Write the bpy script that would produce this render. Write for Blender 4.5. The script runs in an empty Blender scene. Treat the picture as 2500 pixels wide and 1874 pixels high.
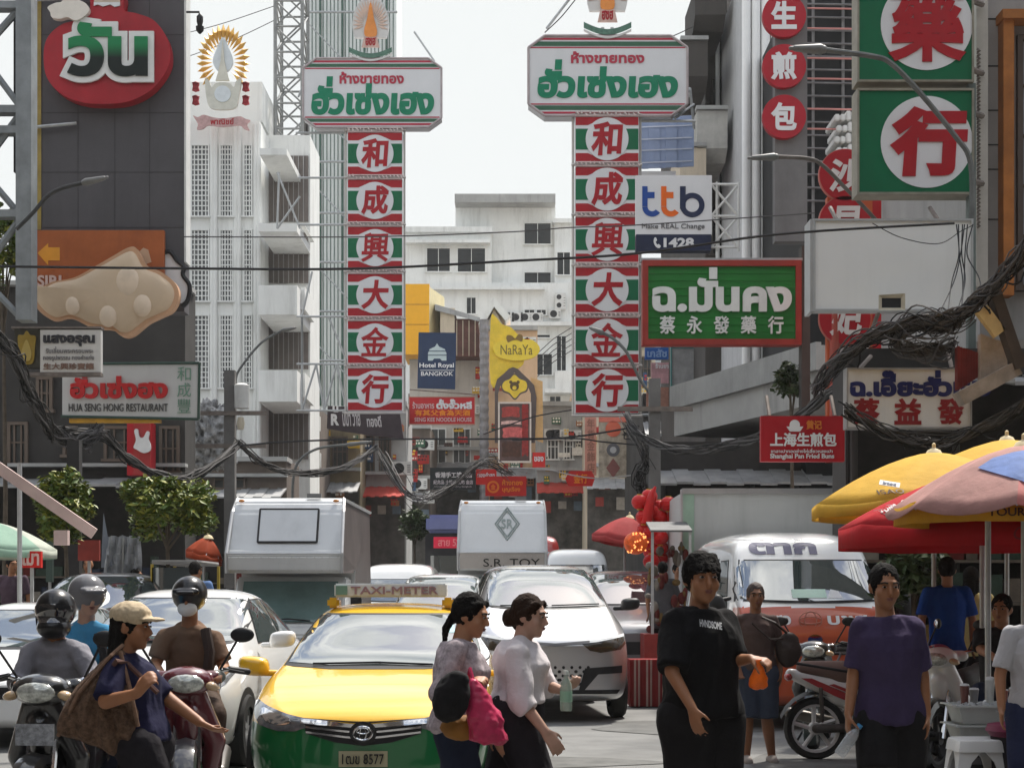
import bpy, bmesh, math, random
import numpy as np
from mathutils import Vector, Matrix, Euler, geometry, noise
from mathutils.bvhtree import BVHTree
from math import pi, sin, cos, radians as R
random.seed(7)
SC = bpy.context.scene
COL = SC.collection
# ---------------------------------------------------------------- camera, world, sun, exposure
F, CX, HY, CH = 4000.0, 1250.0, 1460.0, 1.5          # focal length in photo pixels, horizon row, eye height
cd = bpy.data.cameras.new('camera')
cam = bpy.data.objects.new('camera', cd); COL.objects.link(cam)
cam.location = (0, 0, CH); cam.rotation_euler = (pi/2, 0, 0)
cd.sensor_width = 36; cd.lens = 36*F/2500; cd.shift_y = (HY-937)/2500
cd.clip_start = 0.1; cd.clip_end = 3000
SC.camera = cam
SUN_EL, SUN_AZ = R(58), R(28)                          # sun ahead and to the right, high
W_ = bpy.data.worlds.new('World'); SC.world = W_; W_.use_nodes = True
nt = W_.node_tree; bg = nt.nodes['Background']; bg.inputs[1].default_value = 0.12
sky = nt.nodes.new('ShaderNodeTexSky'); sky.sky_type = 'NISHITA'; sky.sun_disc = False
sky.sun_elevation = SUN_EL; sky.sun_rotation = SUN_AZ; sky.air_density = 1.2; sky.dust_density = 2.0
tc = nt.nodes.new('ShaderNodeTexCoord')
mp = nt.nodes.new('ShaderNodeMapping'); mp.inputs['Scale'].default_value = (1.5, 1.5, 2.8)
nz = nt.nodes.new('ShaderNodeTexNoise'); nz.inputs['Scale'].default_value = 3.2
nz.inputs['Detail'].default_value = 8; nz.inputs['Roughness'].default_value = 0.58; nz.inputs['Distortion'].default_value = 0.35
rp = nt.nodes.new('ShaderNodeValToRGB')
rp.color_ramp.elements[0].position = 0.44; rp.color_ramp.elements[1].position = 0.56
sp = nt.nodes.new('ShaderNodeSeparateXYZ')
hz = nt.nodes.new('ShaderNodeMapRange'); hz.inputs[1].default_value = 0.36; hz.inputs[2].default_value = 0.55
hz.inputs[3].default_value = 1.0; hz.inputs[4].default_value = 0.0
mxm = nt.nodes.new('ShaderNodeMath'); mxm.operation = 'MAXIMUM'
rp2 = nt.nodes.new('ShaderNodeValToRGB')               # light and grey inside the cloud cover
rp2.color_ramp.elements[0].position = 0.25; rp2.color_ramp.elements[0].color = (5.2, 5.5, 5.8, 1)
rp2.color_ramp.elements[1].position = 0.7; rp2.color_ramp.elements[1].color = (12.5, 12.4, 12.0, 1)
nz2 = nt.nodes.new('ShaderNodeTexNoise'); nz2.inputs['Scale'].default_value = 4.0; nz2.inputs['Detail'].default_value = 7
hm = nt.nodes.new('ShaderNodeMix'); hm.data_type = 'RGBA'; hm.inputs[7].default_value = (4.55, 4.7, 4.7, 1)
mix = nt.nodes.new('ShaderNodeMix'); mix.data_type = 'RGBA'
L_ = nt.links.new
L_(tc.outputs['Generated'], mp.inputs[0]); L_(mp.outputs[0], nz.inputs[0]); L_(nz.outputs['Fac'], rp.inputs[0])
L_(tc.outputs['Generated'], sp.inputs[0]); L_(sp.outputs['Z'], hz.inputs[0])
L_(rp.outputs[0], mxm.inputs[0]); L_(hz.outputs[0], mxm.inputs[1])
L_(mp.outputs[0], nz2.inputs[0]); L_(nz2.outputs['Fac'], rp2.inputs[0])
L_(hz.outputs[0], hm.inputs[0]); L_(rp2.outputs[0], hm.inputs[6])
L_(mxm.outputs[0], mix.inputs[0]); L_(sky.outputs[0], mix.inputs[6]); L_(hm.outputs[2], mix.inputs[7])
L_(mix.outputs[2], bg.inputs[0])
sd = bpy.data.lights.new('sun', 'SUN'); sd.energy = 4.0; sd.angle = R(9); sd.color = (1, 0.95, 0.87)
sun = bpy.data.objects.new('sun', sd); COL.objects.link(sun)
sv = Vector((sin(SUN_AZ)*cos(SUN_EL), cos(SUN_AZ)*cos(SUN_EL), sin(SUN_EL)))
sun.rotation_euler = sv.to_track_quat('Z', 'Y').to_euler()
SC.view_settings.view_transform = 'Standard'; SC.view_settings.look = 'None'
SC.view_settings.exposure = 0.72; SC.view_settings.gamma = 1.0; SC.view_settings.use_curve_mapping = False
SC.cycles.max_bounces = 6; SC.cycles.transparent_max_bounces = 8
SC.cycles.use_denoising = True

def wx(px, d): return (px-CX)*d/F
def wz(py, d): return CH+(HY-py)*d/F
def P(px, py, d): return Vector((wx(px, d), d, wz(py, d)))
def S(d): return d/F

# ---------------------------------------------------------------- materials
MATS = {}
def srgb(h):
    c = [int(h[i:i+2], 16)/255 for i in (0, 2, 4)]
    return tuple((x/12.92 if x <= .04045 else ((x+.055)/1.055)**2.4) for x in c)
def mat(name, col, rough=.6, metal=0, var=.12, scale=3.0, streak=0, bump=0, bscale=40, coat=0, spec=.25, emit=0, trans=0, alpha=1, dirt=None, ior=None):
    """Principled material whose colour is broken up by noise in object space; streak adds rain-streak grime."""
    if name in MATS: return MATS[name]
    if isinstance(col, str): col = srgb(col)
    m = bpy.data.materials.new(name); m.use_nodes = True; t = m.node_tree; b = t.nodes['Principled BSDF']
    b.inputs['Roughness'].default_value = rough; b.inputs['Metallic'].default_value = metal
    b.inputs['Specular IOR Level'].default_value = spec
    b.inputs['Coat Weight'].default_value = coat; b.inputs['Coat Roughness'].default_value = .04
    if ior: b.inputs['IOR'].default_value = ior
    if trans: b.inputs['Transmission Weight'].default_value = trans
    if alpha < 1: b.inputs['Alpha'].default_value = alpha
    if emit:
        b.inputs['Emission Color'].default_value = (*col, 1); b.inputs['Emission Strength'].default_value = emit
    l = t.links.new
    tcn = t.nodes.new('ShaderNodeTexCoord')
    src = None
    if var:
        n = t.nodes.new('ShaderNodeTexNoise'); n.inputs['Scale'].default_value = scale; n.inputs['Detail'].default_value = 6
        n.inputs['Roughness'].default_value = .65
        l(tcn.outputs['Object'], n.inputs[0])
        r = t.nodes.new('ShaderNodeValToRGB')
        r.color_ramp.elements[0].position = .3; r.color_ramp.elements[1].position = .7
        r.color_ramp.elements[0].color = (*[c*(1-var) for c in col], 1)
        r.color_ramp.elements[1].color = (*[min(1, c*(1+var*.6)) for c in col], 1)
        l(n.outputs['Fac'], r.inputs[0]); src = r.outputs[0]
    if streak:
        mpn = t.nodes.new('ShaderNodeMapping'); mpn.inputs['Scale'].default_value = (1.3, 1.3, .16)
        l(tcn.outputs['Object'], mpn.inputs[0])
        n2 = t.nodes.new('ShaderNodeTexNoise'); n2.inputs['Scale'].default_value = 1.6; n2.inputs['Detail'].default_value = 9
        n2.inputs['Roughness'].default_value = .7
        l(mpn.outputs[0], n2.inputs[0])
        r2 = t.nodes.new('ShaderNodeValToRGB'); r2.color_ramp.elements[0].position = .5; r2.color_ramp.elements[1].position = .78
        r2.color_ramp.elements[0].color = (0, 0, 0, 1); r2.color_ramp.elements[1].color = (streak, streak, streak, 1)
        l(n2.outputs['Fac'], r2.inputs[0])
        mx = t.nodes.new('ShaderNodeMix'); mx.data_type = 'RGBA'
        dcol = srgb(dirt) if dirt else tuple(c*.32+.01 for c in col)
        mx.inputs[7].default_value = (*dcol, 1)
        if src: l(src, mx.inputs[6])
        else: mx.inputs[6].default_value = (*col, 1)
        l(r2.outputs[0], mx.inputs[0]); src = mx.outputs[2]
    if src: l(src, b.inputs['Base Color'])
    else: b.inputs['Base Color'].default_value = (*col, 1)
    if bump:
        n3 = t.nodes.new('ShaderNodeTexNoise'); n3.inputs['Scale'].default_value = bscale; n3.inputs['Detail'].default_value = 5
        l(tcn.outputs['Object'], n3.inputs[0])
        bp = t.nodes.new('ShaderNodeBump'); bp.inputs['Strength'].default_value = bump; bp.inputs['Distance'].default_value = .02
        l(n3.outputs['Fac'], bp.inputs['Height']); l(bp.outputs[0], b.inputs['Normal'])
    MATS[name] = m
    return m

# ---------------------------------------------------------------- mesh building
class MB:
    def __init__(s): s.v = []; s.f = []; s.mi = []; s.cur = 0
    def add(s, vs, fs, m=None):
        o = len(s.v); s.v += [tuple(v) for v in vs]
        s.f += [tuple(i+o for i in f) for f in fs]; s.mi += [s.cur if m is None else m]*len(fs); return s
    def box(s, x0, x1, y0, y1, z0, z1, m=None):
        return s.add([(x0,y0,z0),(x1,y0,z0),(x1,y1,z0),(x0,y1,z0),(x0,y0,z1),(x1,y0,z1),(x1,y1,z1),(x0,y1,z1)],
                     [(0,3,2,1),(4,5,6,7),(0,1,5,4),(1,2,6,5),(2,3,7,6),(3,0,4,7)], m)
    def bbox(s, c, sz, M=None, m=None):
        a, b, c_ = [k/2 for k in sz]
        M = M or Matrix(); T = Matrix.Translation(c) @ M
        vs = [T @ Vector(p) for p in [(-a,-b,-c_),(a,-b,-c_),(a,b,-c_),(-a,b,-c_),(-a,-b,c_),(a,-b,c_),(a,b,c_),(-a,b,c_)]]
        return s.add(vs, [(0,3,2,1),(4,5,6,7),(0,1,5,4),(1,2,6,5),(2,3,7,6),(3,0,4,7)], m)
    def prism(s, poly, y0, y1, m=None):                  # polygon in XZ pushed along Y
        n = len(poly)
        return s.add([(x, y0, z) for x, z in poly]+[(x, y1, z) for x, z in poly],
                     [tuple(range(n)), tuple(range(2*n-1, n-1, -1))]+[(i, i+n, (i+1) % n+n, (i+1) % n) for i in range(n)], m)
    def prismx(s, poly, x0, x1, m=None):                 # polygon in YZ pushed along X
        n = len(poly)
        return s.add([(x0, y, z) for y, z in poly]+[(x1, y, z) for y, z in poly],
                     [tuple(range(n)), tuple(range(2*n-1, n-1, -1))]+[(i, i+n, (i+1) % n+n, (i+1) % n) for i in range(n)], m)
    def prismz(s, poly, z0, z1, m=None):
        n = len(poly)
        return s.add([(x, y, z0) for x, y in poly]+[(x, y, z1) for x, y in poly],
                     [tuple(range(n)), tuple(range(2*n-1, n-1, -1))]+[(i, i+n, (i+1) % n+n, (i+1) % n) for i in range(n)], m)
    def rings(s, rings, m=None, cap=True, closed=True):
        n = len(rings[0]); fs = []
        for k in range(len(rings)-1):
            for i in range(n if closed else n-1):
                j = (i+1) % n
                fs.append((k*n+i, k*n+j, (k+1)*n+j, (k+1)*n+i))
        if cap:
            fs.append(tuple(range(n-1, -1, -1))); fs.append(tuple((len(rings)-1)*n+i for i in range(n)))
        return s.add([p for r in rings for p in r], fs, m)
    def tube(s, pts, r, n=8, m=None, cap=True):
        pts = [Vector(p) for p in pts]; rg = []
        rr = r if isinstance(r, (list, tuple)) else [r]*len(pts)
        up = None
        for i, p in enumerate(pts):
            t = (pts[min(i+1, len(pts)-1)]-pts[max(i-1, 0)])
            if t.length < 1e-9: t = Vector((0, 0, 1))
            t.normalize()
            if up is None: up = Vector((0, 0, 1)) if abs(t.z) < .9 else Vector((1, 0, 0))
            a = t.cross(up)
            if a.length < 1e-6: a = t.cross(Vector((1, .3, 0)))
            a.normalize(); b = a.cross(t); up = b
            rg.append([p+a*(rr[i]*cos(2*pi*k/n))+b*(rr[i]*sin(2*pi*k/n)) for k in range(n)])
        return s.rings(rg, m, cap)
    def lathe(s, prof, n=24, c=(0,0,0), M=None, m=None, cap=True):   # prof: (radius, z)
        T = Matrix.Translation(c) @ (M.to_4x4() if M else Matrix())
        rg = [[T @ Vector((r*cos(2*pi*k/n), r*sin(2*pi*k/n), z)) for k in range(n)] for r, z in prof]
        return s.rings(rg, m, cap)
    def ell(s, c, r, M=None, n=14, k=10, m=None):
        T = Matrix.Translation(c) @ (M.to_4x4() if M else Matrix())
        rg = []
        for j in range(k+1):
            a = -pi/2+pi*j/k; q = max(cos(a), .02)
            rg.append([T @ Vector((r[0]*q*cos(2*pi*i/n), r[1]*q*sin(2*pi*i/n), r[2]*sin(a))) for i in range(n)])
        return s.rings(rg, m)
    def cap(s, a, b, ra, rb, n=12, m=None):              # tapered capsule
        a, b = Vector(a), Vector(b); d = b-a; L = d.length
        if L < 1e-6: return s.ell(a, (ra, ra, ra))
        Mx = d.to_track_quat('Z', 'Y').to_matrix()
        prof = [(max(ra*cos(t), ra*.05), ra*sin(t)) for t in (-1.5, -1.1, -.7, -.35)]+[(ra, 0), (rb, L)]+[(max(rb*cos(t), rb*.05), L+rb*sin(t)) for t in (.35, .7, 1.1, 1.5)]
        return s.lathe(prof, n, a, Mx, m)
    def cone(s, a, b, ra, rb, n=14, m=None):              # tapered limb cover with a flat hem at b
        a, b = Vector(a), Vector(b); d = b-a; L = d.length; Mx = d.to_track_quat('Z', 'Y').to_matrix()
        return s.lathe([(max(ra*cos(t), ra*.05), ra*sin(t)) for t in (-1.5, -1.1, -.7, -.35)]+[(ra, 0), (rb, L)], n, a, Mx, m)
    def disc(s, c, r, y0, y1, n=48, m=None):             # disc facing -Y
        return s.prism([(c[0]+r*cos(2*pi*i/n), c[1]+r*sin(2*pi*i/n)) for i in range(n)], y0, y1, m)
    def mesh(s, name):
        me = bpy.data.meshes.new(name); me.from_pydata(s.v, [], s.f); me.update()
        me.polygons.foreach_set('material_index', s.mi)
        return me
    def build(s, name, mats, parent=None, smooth=False, loc=None, rot=None, norm=True, bevel=0):
        me = s.mesh(name)
        if norm:
            b = bmesh.new(); b.from_mesh(me); bmesh.ops.recalc_face_normals(b, faces=b.faces[:])
            if bevel: bmesh.ops.bevel(b, geom=b.edges[:], offset=bevel, segments=2, affect='EDGES', clamp_overlap=True)
            b.to_mesh(me); b.free()
        return link(name, me, mats, parent, smooth, loc, rot)

def link(name, me, mats, parent=None, smooth=False, loc=None, rot=None):
    for m in (mats if isinstance(mats, (list, tuple)) else [mats]): me.materials.append(m)
    if smooth:
        me.polygons.foreach_set('use_smooth', [True]*len(me.polygons))
        if smooth != 'all': me.set_sharp_from_angle(angle=R(40))
    o = bpy.data.objects.new(name, me); COL.objects.link(o)
    if parent: o.parent = parent
    if loc is not None: o.location = loc
    if rot is not None: o.rotation_euler = rot
    return o
def thing(name, label, cat, loc=(0,0,0), rz=0, group=None):
    o = bpy.data.objects.new(name, None); COL.objects.link(o); o.location = loc; o.rotation_euler = (0,0,rz)
    o.empty_display_size = .1
    return tag(o, label, cat, group)
def tag(o, label=None, cat=None, group=None, kind=None):
    if label: o['label'] = label
    if cat: o['category'] = cat
    if group: o['group'] = group
    if kind: o['kind'] = kind
    return o
KIDS = None
def copy_tree(o, parent=None):
    c = o.copy(); COL.objects.link(c)
    if parent is not None: c.parent = parent
    for ch in list(o.children): copy_tree(ch, c)
    return c
def evaluated(me, mods, mats=None):
    """Mesh data run through modifiers."""
    o = bpy.data.objects.new('temp', me); COL.objects.link(o)
    for typ, kw in mods:
        md = o.modifiers.new(typ, typ)
        for k, v in kw.items(): setattr(md, k, v)
    dg = bpy.context.evaluated_depsgraph_get(); dg.update()
    out = bpy.data.meshes.new_from_object(o.evaluated_get(dg), depsgraph=dg)
    bpy.data.objects.remove(o); bpy.data.meshes.remove(me)
    return out
TEXS = {}
def clouds(sz, depth=2):
    if sz not in TEXS:
        t = bpy.data.textures.new('fold', 'CLOUDS'); t.noise_scale = sz; t.noise_depth = depth; TEXS[sz] = t
    return TEXS[sz]
def remesh(mb, vox, smooth=4, folds=0, fsize=.1):
    mods = [('REMESH', dict(mode='VOXEL', voxel_size=vox, use_smooth_shade=True)), ('SMOOTH', dict(factor=.5, iterations=smooth))]
    if folds and fsize > .1:                             # hanging cloth: creases that run mostly downwards
        me = evaluated(mb.mesh('solid'), mods); sd_ = random.uniform(0, 50)
        for v, n in [(v, v.normal.copy()) for v in me.vertices]:
            p = v.co; a = noise.noise(Vector((p.x*7+sd_, p.y*7, p.z*2.4+p.x*1.5))); b = noise.noise(Vector((p.x*15, p.y*15+sd_, p.z*5-p.x*4))); c = noise.noise(Vector((p.x*5, p.y*5, p.z*9+sd_)))
            v.co = p+n*folds*(.75*(.35-abs(a)*1.6)+.35*(.3-abs(b)*1.3)+.35*c)
        return me
    if folds: mods.append(('DISPLACE', dict(texture=clouds(fsize), strength=folds, mid_level=.5)))
    return evaluated(mb.mesh('solid'), mods)

# ---------------------------------------------------------------- lettering
def _loops(me):
    adj = {}
    for e in me.edges:
        a, b = e.vertices; adj.setdefault(a, []).append(b); adj.setdefault(b, []).append(a)
    seen = set(); out = []
    for st in range(len(me.vertices)):
        if st in seen or len(adj.get(st, [])) < 2: continue
        lp = [st]; seen.add(st); prev = st
        nx = [k for k in adj[st] if k == st+1] or adj[st]
        cur = nx[0]
        while cur not in seen:
            lp.append(cur); seen.add(cur)
            c2 = [k for k in adj[cur] if k not in seen]
            if not c2: break
            cur = c2[0]
        out.append([(me.vertices[i].co.x, me.vertices[i].co.y) for i in lp])
    return out
def _area(p): return .5*sum(p[i][0]*p[(i+1) % len(p)][1]-p[(i+1) % len(p)][0]*p[i][1] for i in range(len(p)))
def _raw(s):
    c = bpy.data.curves.new('lettering', 'FONT'); c.body = s; c.size = 1; c.fill_mode = 'NONE'; c.resolution_u = 3
    o = bpy.data.objects.new('lettering', c); COL.objects.link(o)
    dg = bpy.context.evaluated_depsgraph_get(); dg.update()
    me = bpy.data.meshes.new_from_object(o.evaluated_get(dg), depsgraph=dg)
    lp = _loops(me); bpy.data.objects.remove(o); bpy.data.curves.remove(c); bpy.data.meshes.remove(me)
    return lp
ABOVE = '\u0e31\u0e34\u0e35\u0e36\u0e37'; TONE = '\u0e48\u0e49\u0e4a\u0e4b\u0e4c'
def _bb(lps):
    xs = [p[0] for l in lps for p in l]; ys = [p[1] for l in lps for p in l]
    return min(xs), max(xs), min(ys), max(ys)
def text_loops(s):
    base = ''; extra = []
    for i, ch in enumerate(s):
        if ch in TONE and base and base[-1] in ABOVE: extra.append((len(base), ch))
        else: base += ch
    lps = _raw(base)
    for k, ch in extra:
        x1 = _bb(_raw(base[:k]))[1]
        t = _raw(ch); a = _bb(t); dx = x1-a[1]-.02
        lps += [[(p[0]+dx, p[1]+.21) for p in l] for l in t]
    return lps
def offset_loop(p, d):
    n = len(p); out = []
    for i in range(n):
        a, b, c = Vector(p[i-1]), Vector(p[i]), Vector(p[(i+1) % n])
        e1, e2 = b-a, c-b
        if e1.length < 1e-9 or e2.length < 1e-9: out.append(p[i]); continue
        n1 = Vector((e1.y, -e1.x)).normalized(); n2 = Vector((e2.y, -e2.x)).normalized()
        m = n1+n2
        if m.length < .3: m = n1
        m.normalize(); k = 1/max(m.dot(n1), .5)
        q = b+m*d*k; out.append((q.x, q.y))
    return out
def fill(lps, ys, thick, mb, m=None, mapf=None):
    """Fill closed loops (non-zero winding) as a sheet of given thickness whose face looks towards -Y."""
    vs = []; es = []; seg = []
    for l in lps:
        n = len(l)
        if n < 3: continue
        o = len(vs); vs += [Vector(p) for p in l]; es += [(o+i, o+(i+1) % n) for i in range(n)]
        seg += [(*l[i], *l[(i+1) % n]) for i in range(n)]
    if not vs: return
    r = geometry.delaunay_2d_cdt(vs, es, [], 0, 1e-6)
    ov, of = r[0], r[2]
    A = np.array(seg); keep = []
    for f in of:
        cx = sum(ov[i].x for i in f)/len(f); cy = sum(ov[i].y for i in f)/len(f)
        up = (A[:, 1] <= cy) & (A[:, 3] > cy); dn = (A[:, 1] > cy) & (A[:, 3] <= cy)
        side = (A[:, 2]-A[:, 0])*(cy-A[:, 1])-(cx-A[:, 0])*(A[:, 3]-A[:, 1])
        if int((up & (side > 0)).sum())-int((dn & (side < 0)).sum()) > 0: keep.append(f)
    ed = {}
    for f in keep:
        for i in range(len(f)):
            e = (f[i], f[(i+1) % len(f)])
            if (e[1], e[0]) in ed: del ed[(e[1], e[0])]
            else: ed[e] = 1
    mp_ = mapf or (lambda x, y, q: (x, q, y))
    n = len(ov)
    V = [mp_(p.x, p.y, ys) for p in ov]
    FF = [tuple(f) for f in keep]
    if thick:
        V += [mp_(p.x, p.y, ys+thick) for p in ov]
        FF += [(a, a+n, b+n, b) for a, b in ed]
    mb.add(V, FF, m)
def _inside(p, l):
    r = False; x, y = p; n = len(l); j = n-1
    for i in range(n):
        if (l[i][1] > y) != (l[j][1] > y) and x < (l[j][0]-l[i][0])*(y-l[i][1])/(l[j][1]-l[i][1])+l[i][0]: r = not r
        j = i
    return r
GC = {}
def glyphs(s, bold=0, shear=0):
    key = (s, bold, shear)
    if key in GC: return GC[key]
    lps = []
    for l in text_loops(s):
        q = []
        for p in l:
            if not q or abs(p[0]-q[-1][0])+abs(p[1]-q[-1][1]) > 1e-4: q.append(p)
        if len(q) > 2 and abs(_area(q)) > 1e-5: lps.append(q)
    out = []
    for i, l in enumerate(lps):
        dep = sum(1 for j, k in enumerate(lps) if j != i and abs(_area(k)) > abs(_area(l)) and all(_inside(p, k) for p in l[::2]))
        if (_area(l) > 0) == bool(dep % 2): l = l[::-1]
        out.append(l)
    lps = out
    if bold: lps = [offset_loop(l, bold) for l in lps]
    if shear: lps = [[(p[0]+p[1]*shear, p[1]) for p in l] for l in lps]
    GC[key] = lps
    return lps
def text_mb(s, x0, x1, z0, z1, y, thick=.01, bold=.03, shear=0, keep=False, mb=None, m=None, vert=False, outline=0):
    """Lettering fitted to the box x0..x1, z0..z1 on a face at y looking to -Y."""
    mb = mb or MB()
    if vert:
        h = (z1-z0)/len(s)
        for i, ch in enumerate(s): text_mb(ch, x0, x1, z1-(i+1)*h+h*.06, z1-i*h-h*.06, y, thick, bold, shear, keep, mb, m)
        return mb
    lps = glyphs(s, bold, shear)
    if not lps: return mb
    a, b, c, d = _bb(lps); sx = (x1-x0)/(b-a); sz = (z1-z0)/(d-c)
    if keep: sx = sz = min(sx, sz)
    ox = (x0+x1)/2-sx*(a+b)/2; oz = (z0+z1)/2-sz*(c+d)/2
    lps = [[(p[0]*sx+ox, p[1]*sz+oz) for p in l] for l in lps]
    if outline: lps = [offset_loop(l, outline) for l in lps]; lps = [l for l in lps if _area(l) > 0]
    fill(lps, y, thick, mb, m)
    return mb
def spline(pts, n=6, closed=True):
    """Catmull-Rom through 2-D or 3-D points."""
    p = [Vector(q) for q in pts]; N = len(p); out = []
    rng = range(N if closed else N-1)
    for i in rng:
        g = (lambda k: p[k % N]) if closed else (lambda k: p[max(0, min(N-1, k))])
        a, b, c, d = g(i-1), g(i), g(i+1), g(i+2)
        for k in range(n):
            t = k/n
            out.append(tuple(.5*((2*b)+(c-a)*t+(2*a-5*b+4*c-d)*t*t+(3*b-a-3*c+d)*t**3)))
    if not closed: out.append(tuple(p[-1]))
    return out
# ================================================================ setting: ground, buildings
asphalt = mat('asphalt', (.17, .17, .165), .85, var=.28, scale=1.3, bump=.25, bscale=90)
pave = mat('pavement', (.24, .23, .21), .9, var=.3, scale=2)
def W2(o): return Vector(o.location)
def buildw(mb, name, mats, parent, smooth=False, bevel=0):
    """Build from world coordinates under a thing that already has its place."""
    L = W2(parent); p = parent.parent
    while p: L = L+W2(p); p = p.parent
    mb.v = [(v[0]-L.x, v[1]-L.y, v[2]-L.z) for v in mb.v]
    return mb.build(name, mats, parent, smooth, bevel=bevel)
def pbx(mb, px0, px1, py0, py1, d, d1, m=None):           # box seen at px0..px1, py0..py1 when its face stands at depth d
    return mb.box(wx(px0, d), wx(px1, d), d, d1, wz(py1, d) if py1 is not None else 0, wz(py0, d), m)
g = MB(); g.add([(-300, -70, 0), (300, -70, 0), (300, 600, 0), (-300, 600, 0)], [(0,1,2,3)])
tag(g.build('road', asphalt, norm=False), kind='structure')
for x0, x1, nm in ((-14, -6.4, 'pavement_west'), (5.6, 12, 'pavement_east')):
    k = MB(); k.box(x0, x1, -10, 130, 0.004, .14); tag(k.build(nm, pave, bevel=.02), kind='structure')
# road patches and worn seams
for i, (x, y, sx, sy, a) in enumerate([(1.2, 9.5, 1.6, 2.6, .1), (2.6, 14, .9, 3.6, -.1), (0.2, 15, 2.2, 1.1, .2), (2.0, 19, 2, 2, 0)]):
    k = MB(); pts = [(x+sx*.5*cos(t)*(1+.15*sin(5*t+i)), y+sy*.5*sin(t)*(1+.12*cos(3*t)), .004+.001*i) for t in [2*pi*j/26 for j in range(26)]]
    k.add(pts, [tuple(range(26))]); tag(k.build('road_patch', mat('asphalt patch', (.125, .125, .12), .9, var=.3, scale=3), norm=False), kind='structure')
# manhole and drain line
white = lambda: mat('white plaster', (.74, .75, .73), .85, var=.1, scale=.6, streak=.5, dirt='8f8e88')
dim = lambda: mat('grey render', (.36, .36, .35), .9, var=.2, scale=.8, streak=.6)
darkglass = lambda: mat('dark window glass', (.02, .023, .025), .12, var=.3, scale=1.5)
steel = lambda: mat('galvanised steel', (.42, .43, .43), .5, .55, var=.2, scale=6)
rust = lambda: mat('weathered steel', (.2, .17, .15), .7, .3, var=.4, scale=5)
black = lambda: mat('black plastic', (.018, .018, .02), .5, var=.2, scale=6)
concrete = lambda: mat('stained concrete', (.30, .29, .275), .9, var=.25, scale=.9, streak=.75)
def window(parent, px0, px1, py0, py1, d, frame=None, pane=None, nx=2, nz=1, fw=.06, proud=.07, bars=.03, name='window'):
    fm = frame or white(); pm = pane or darkglass()
    x0, x1, z0, z1 = wx(px0, d), wx(px1, d), wz(py1, d), wz(py0, d)
    m = MB(); y0 = d-proud
    m.box(x0, x1, y0, d+.02, z1-fw, z1); m.box(x0-.05, x1+.05, y0-.05, d+.02, z0-fw, z0)
    m.box(x0, x0+fw, y0+.002, d+.02, z0, z1-fw); m.box(x1-fw, x1, y0+.002, d+.02, z0, z1-fw)
    for i in range(1, nx): x = x0+(x1-x0)*i/nx; m.box(x-bars/2, x+bars/2, y0+.02, d-.008, z0, z1-fw)
    for i in range(1, nz): z = z0+(z1-z0)*i/nz; m.box(x0+fw, x1-fw, y0+.025, d-.007, z-bars/2, z+bars/2)
    w = buildw(m, name, fm, parent)
    p = MB(); p.box(x0+fw, x1-fw, d-.006, d+.01, z0, z1-fw)
    q = p.build('pane', pm); q.parent = w
    L = W2(parent)
    for v in q.data.vertices: v.co -= L
    return w
def aircon(parent, px, py, d, w=.85, h=.6, fans=1):
    x, z = wx(px, d), wz(py, d); m = MB()
    m.box(x-w/2, x+w/2, d-.38, d-.03, z-h/2, z+h/2)
    a = buildw(m, 'air_conditioner', mat('air conditioner casing', (.62, .62, .6), .6, var=.1, scale=4), parent, bevel=.012)
    f = MB()
    for i in range(fans):
        c = (x-w*.14, z+(0 if fans == 1 else (i-.5)*h*.5)); r = min(h, w)*(.4 if fans == 1 else .23)
        f.disc(c, r, d-.392, d-.379, 20)
    for k in range(4): f.box(x+w*.28, x+w*.45, d-.39, d-.379, z-h*.3+k*h*.16, z-h*.3+k*h*.16+.03)
    o = f.build('fan_grille', black()); o.parent = a
    L = W2(parent)
    for v in o.data.vertices: v.co -= L
    return a
def house(label, px0, px1, py0, d, depth, m, name='shophouse', cat='building', group=None, base=None):
    t = thing(name, label, cat, (wx((px0+px1)/2, d), d, 0), group=group)
    w = MB(); w.box(wx(px0, d), wx(px1, d), d, d+depth, 0, wz(py0, d)); buildw(w, 'wall', m, t)
    return t
def ledge(t, px0, px1, py0, py1, d, out, m, name='ledge'):
    k = MB(); pbx(k, px0, px1, py0, py1, d-out, d+.05); return buildw(k, name, m, t)
def awning(t, px0, px1, py0, py1, d, out, m):            # sloping sheet over a shop front
    x0, x1, z0, z1 = wx(px0, d), wx(px1, d), wz(py1, d), wz(py0, d)
    k = MB(); n = 12
    for i in range(n):
        a, b = x0+(x1-x0)*i/n, x0+(x1-x0)*(i+1)/n; h = .03 if i % 2 else 0
        k.prismx([(d, z1+h), (d-out, z0+h), (d-out, z0+h-.05), (d, z1+h-.06)], a, b)
    return buildw(k, 'awning', m, t)
def shopfront(t, px0, px1, py0, d, m=None):               # dark slab painted as the shade inside an open shop
    k = MB(); pbx(k, px0, px1, py0, None, d-.03, d+.02); a = buildw(k, 'shop_shade_panel', m or mat('painted shop shade', (.02, .018, .017), .9, var=.6, scale=3), t)
    return a

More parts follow.
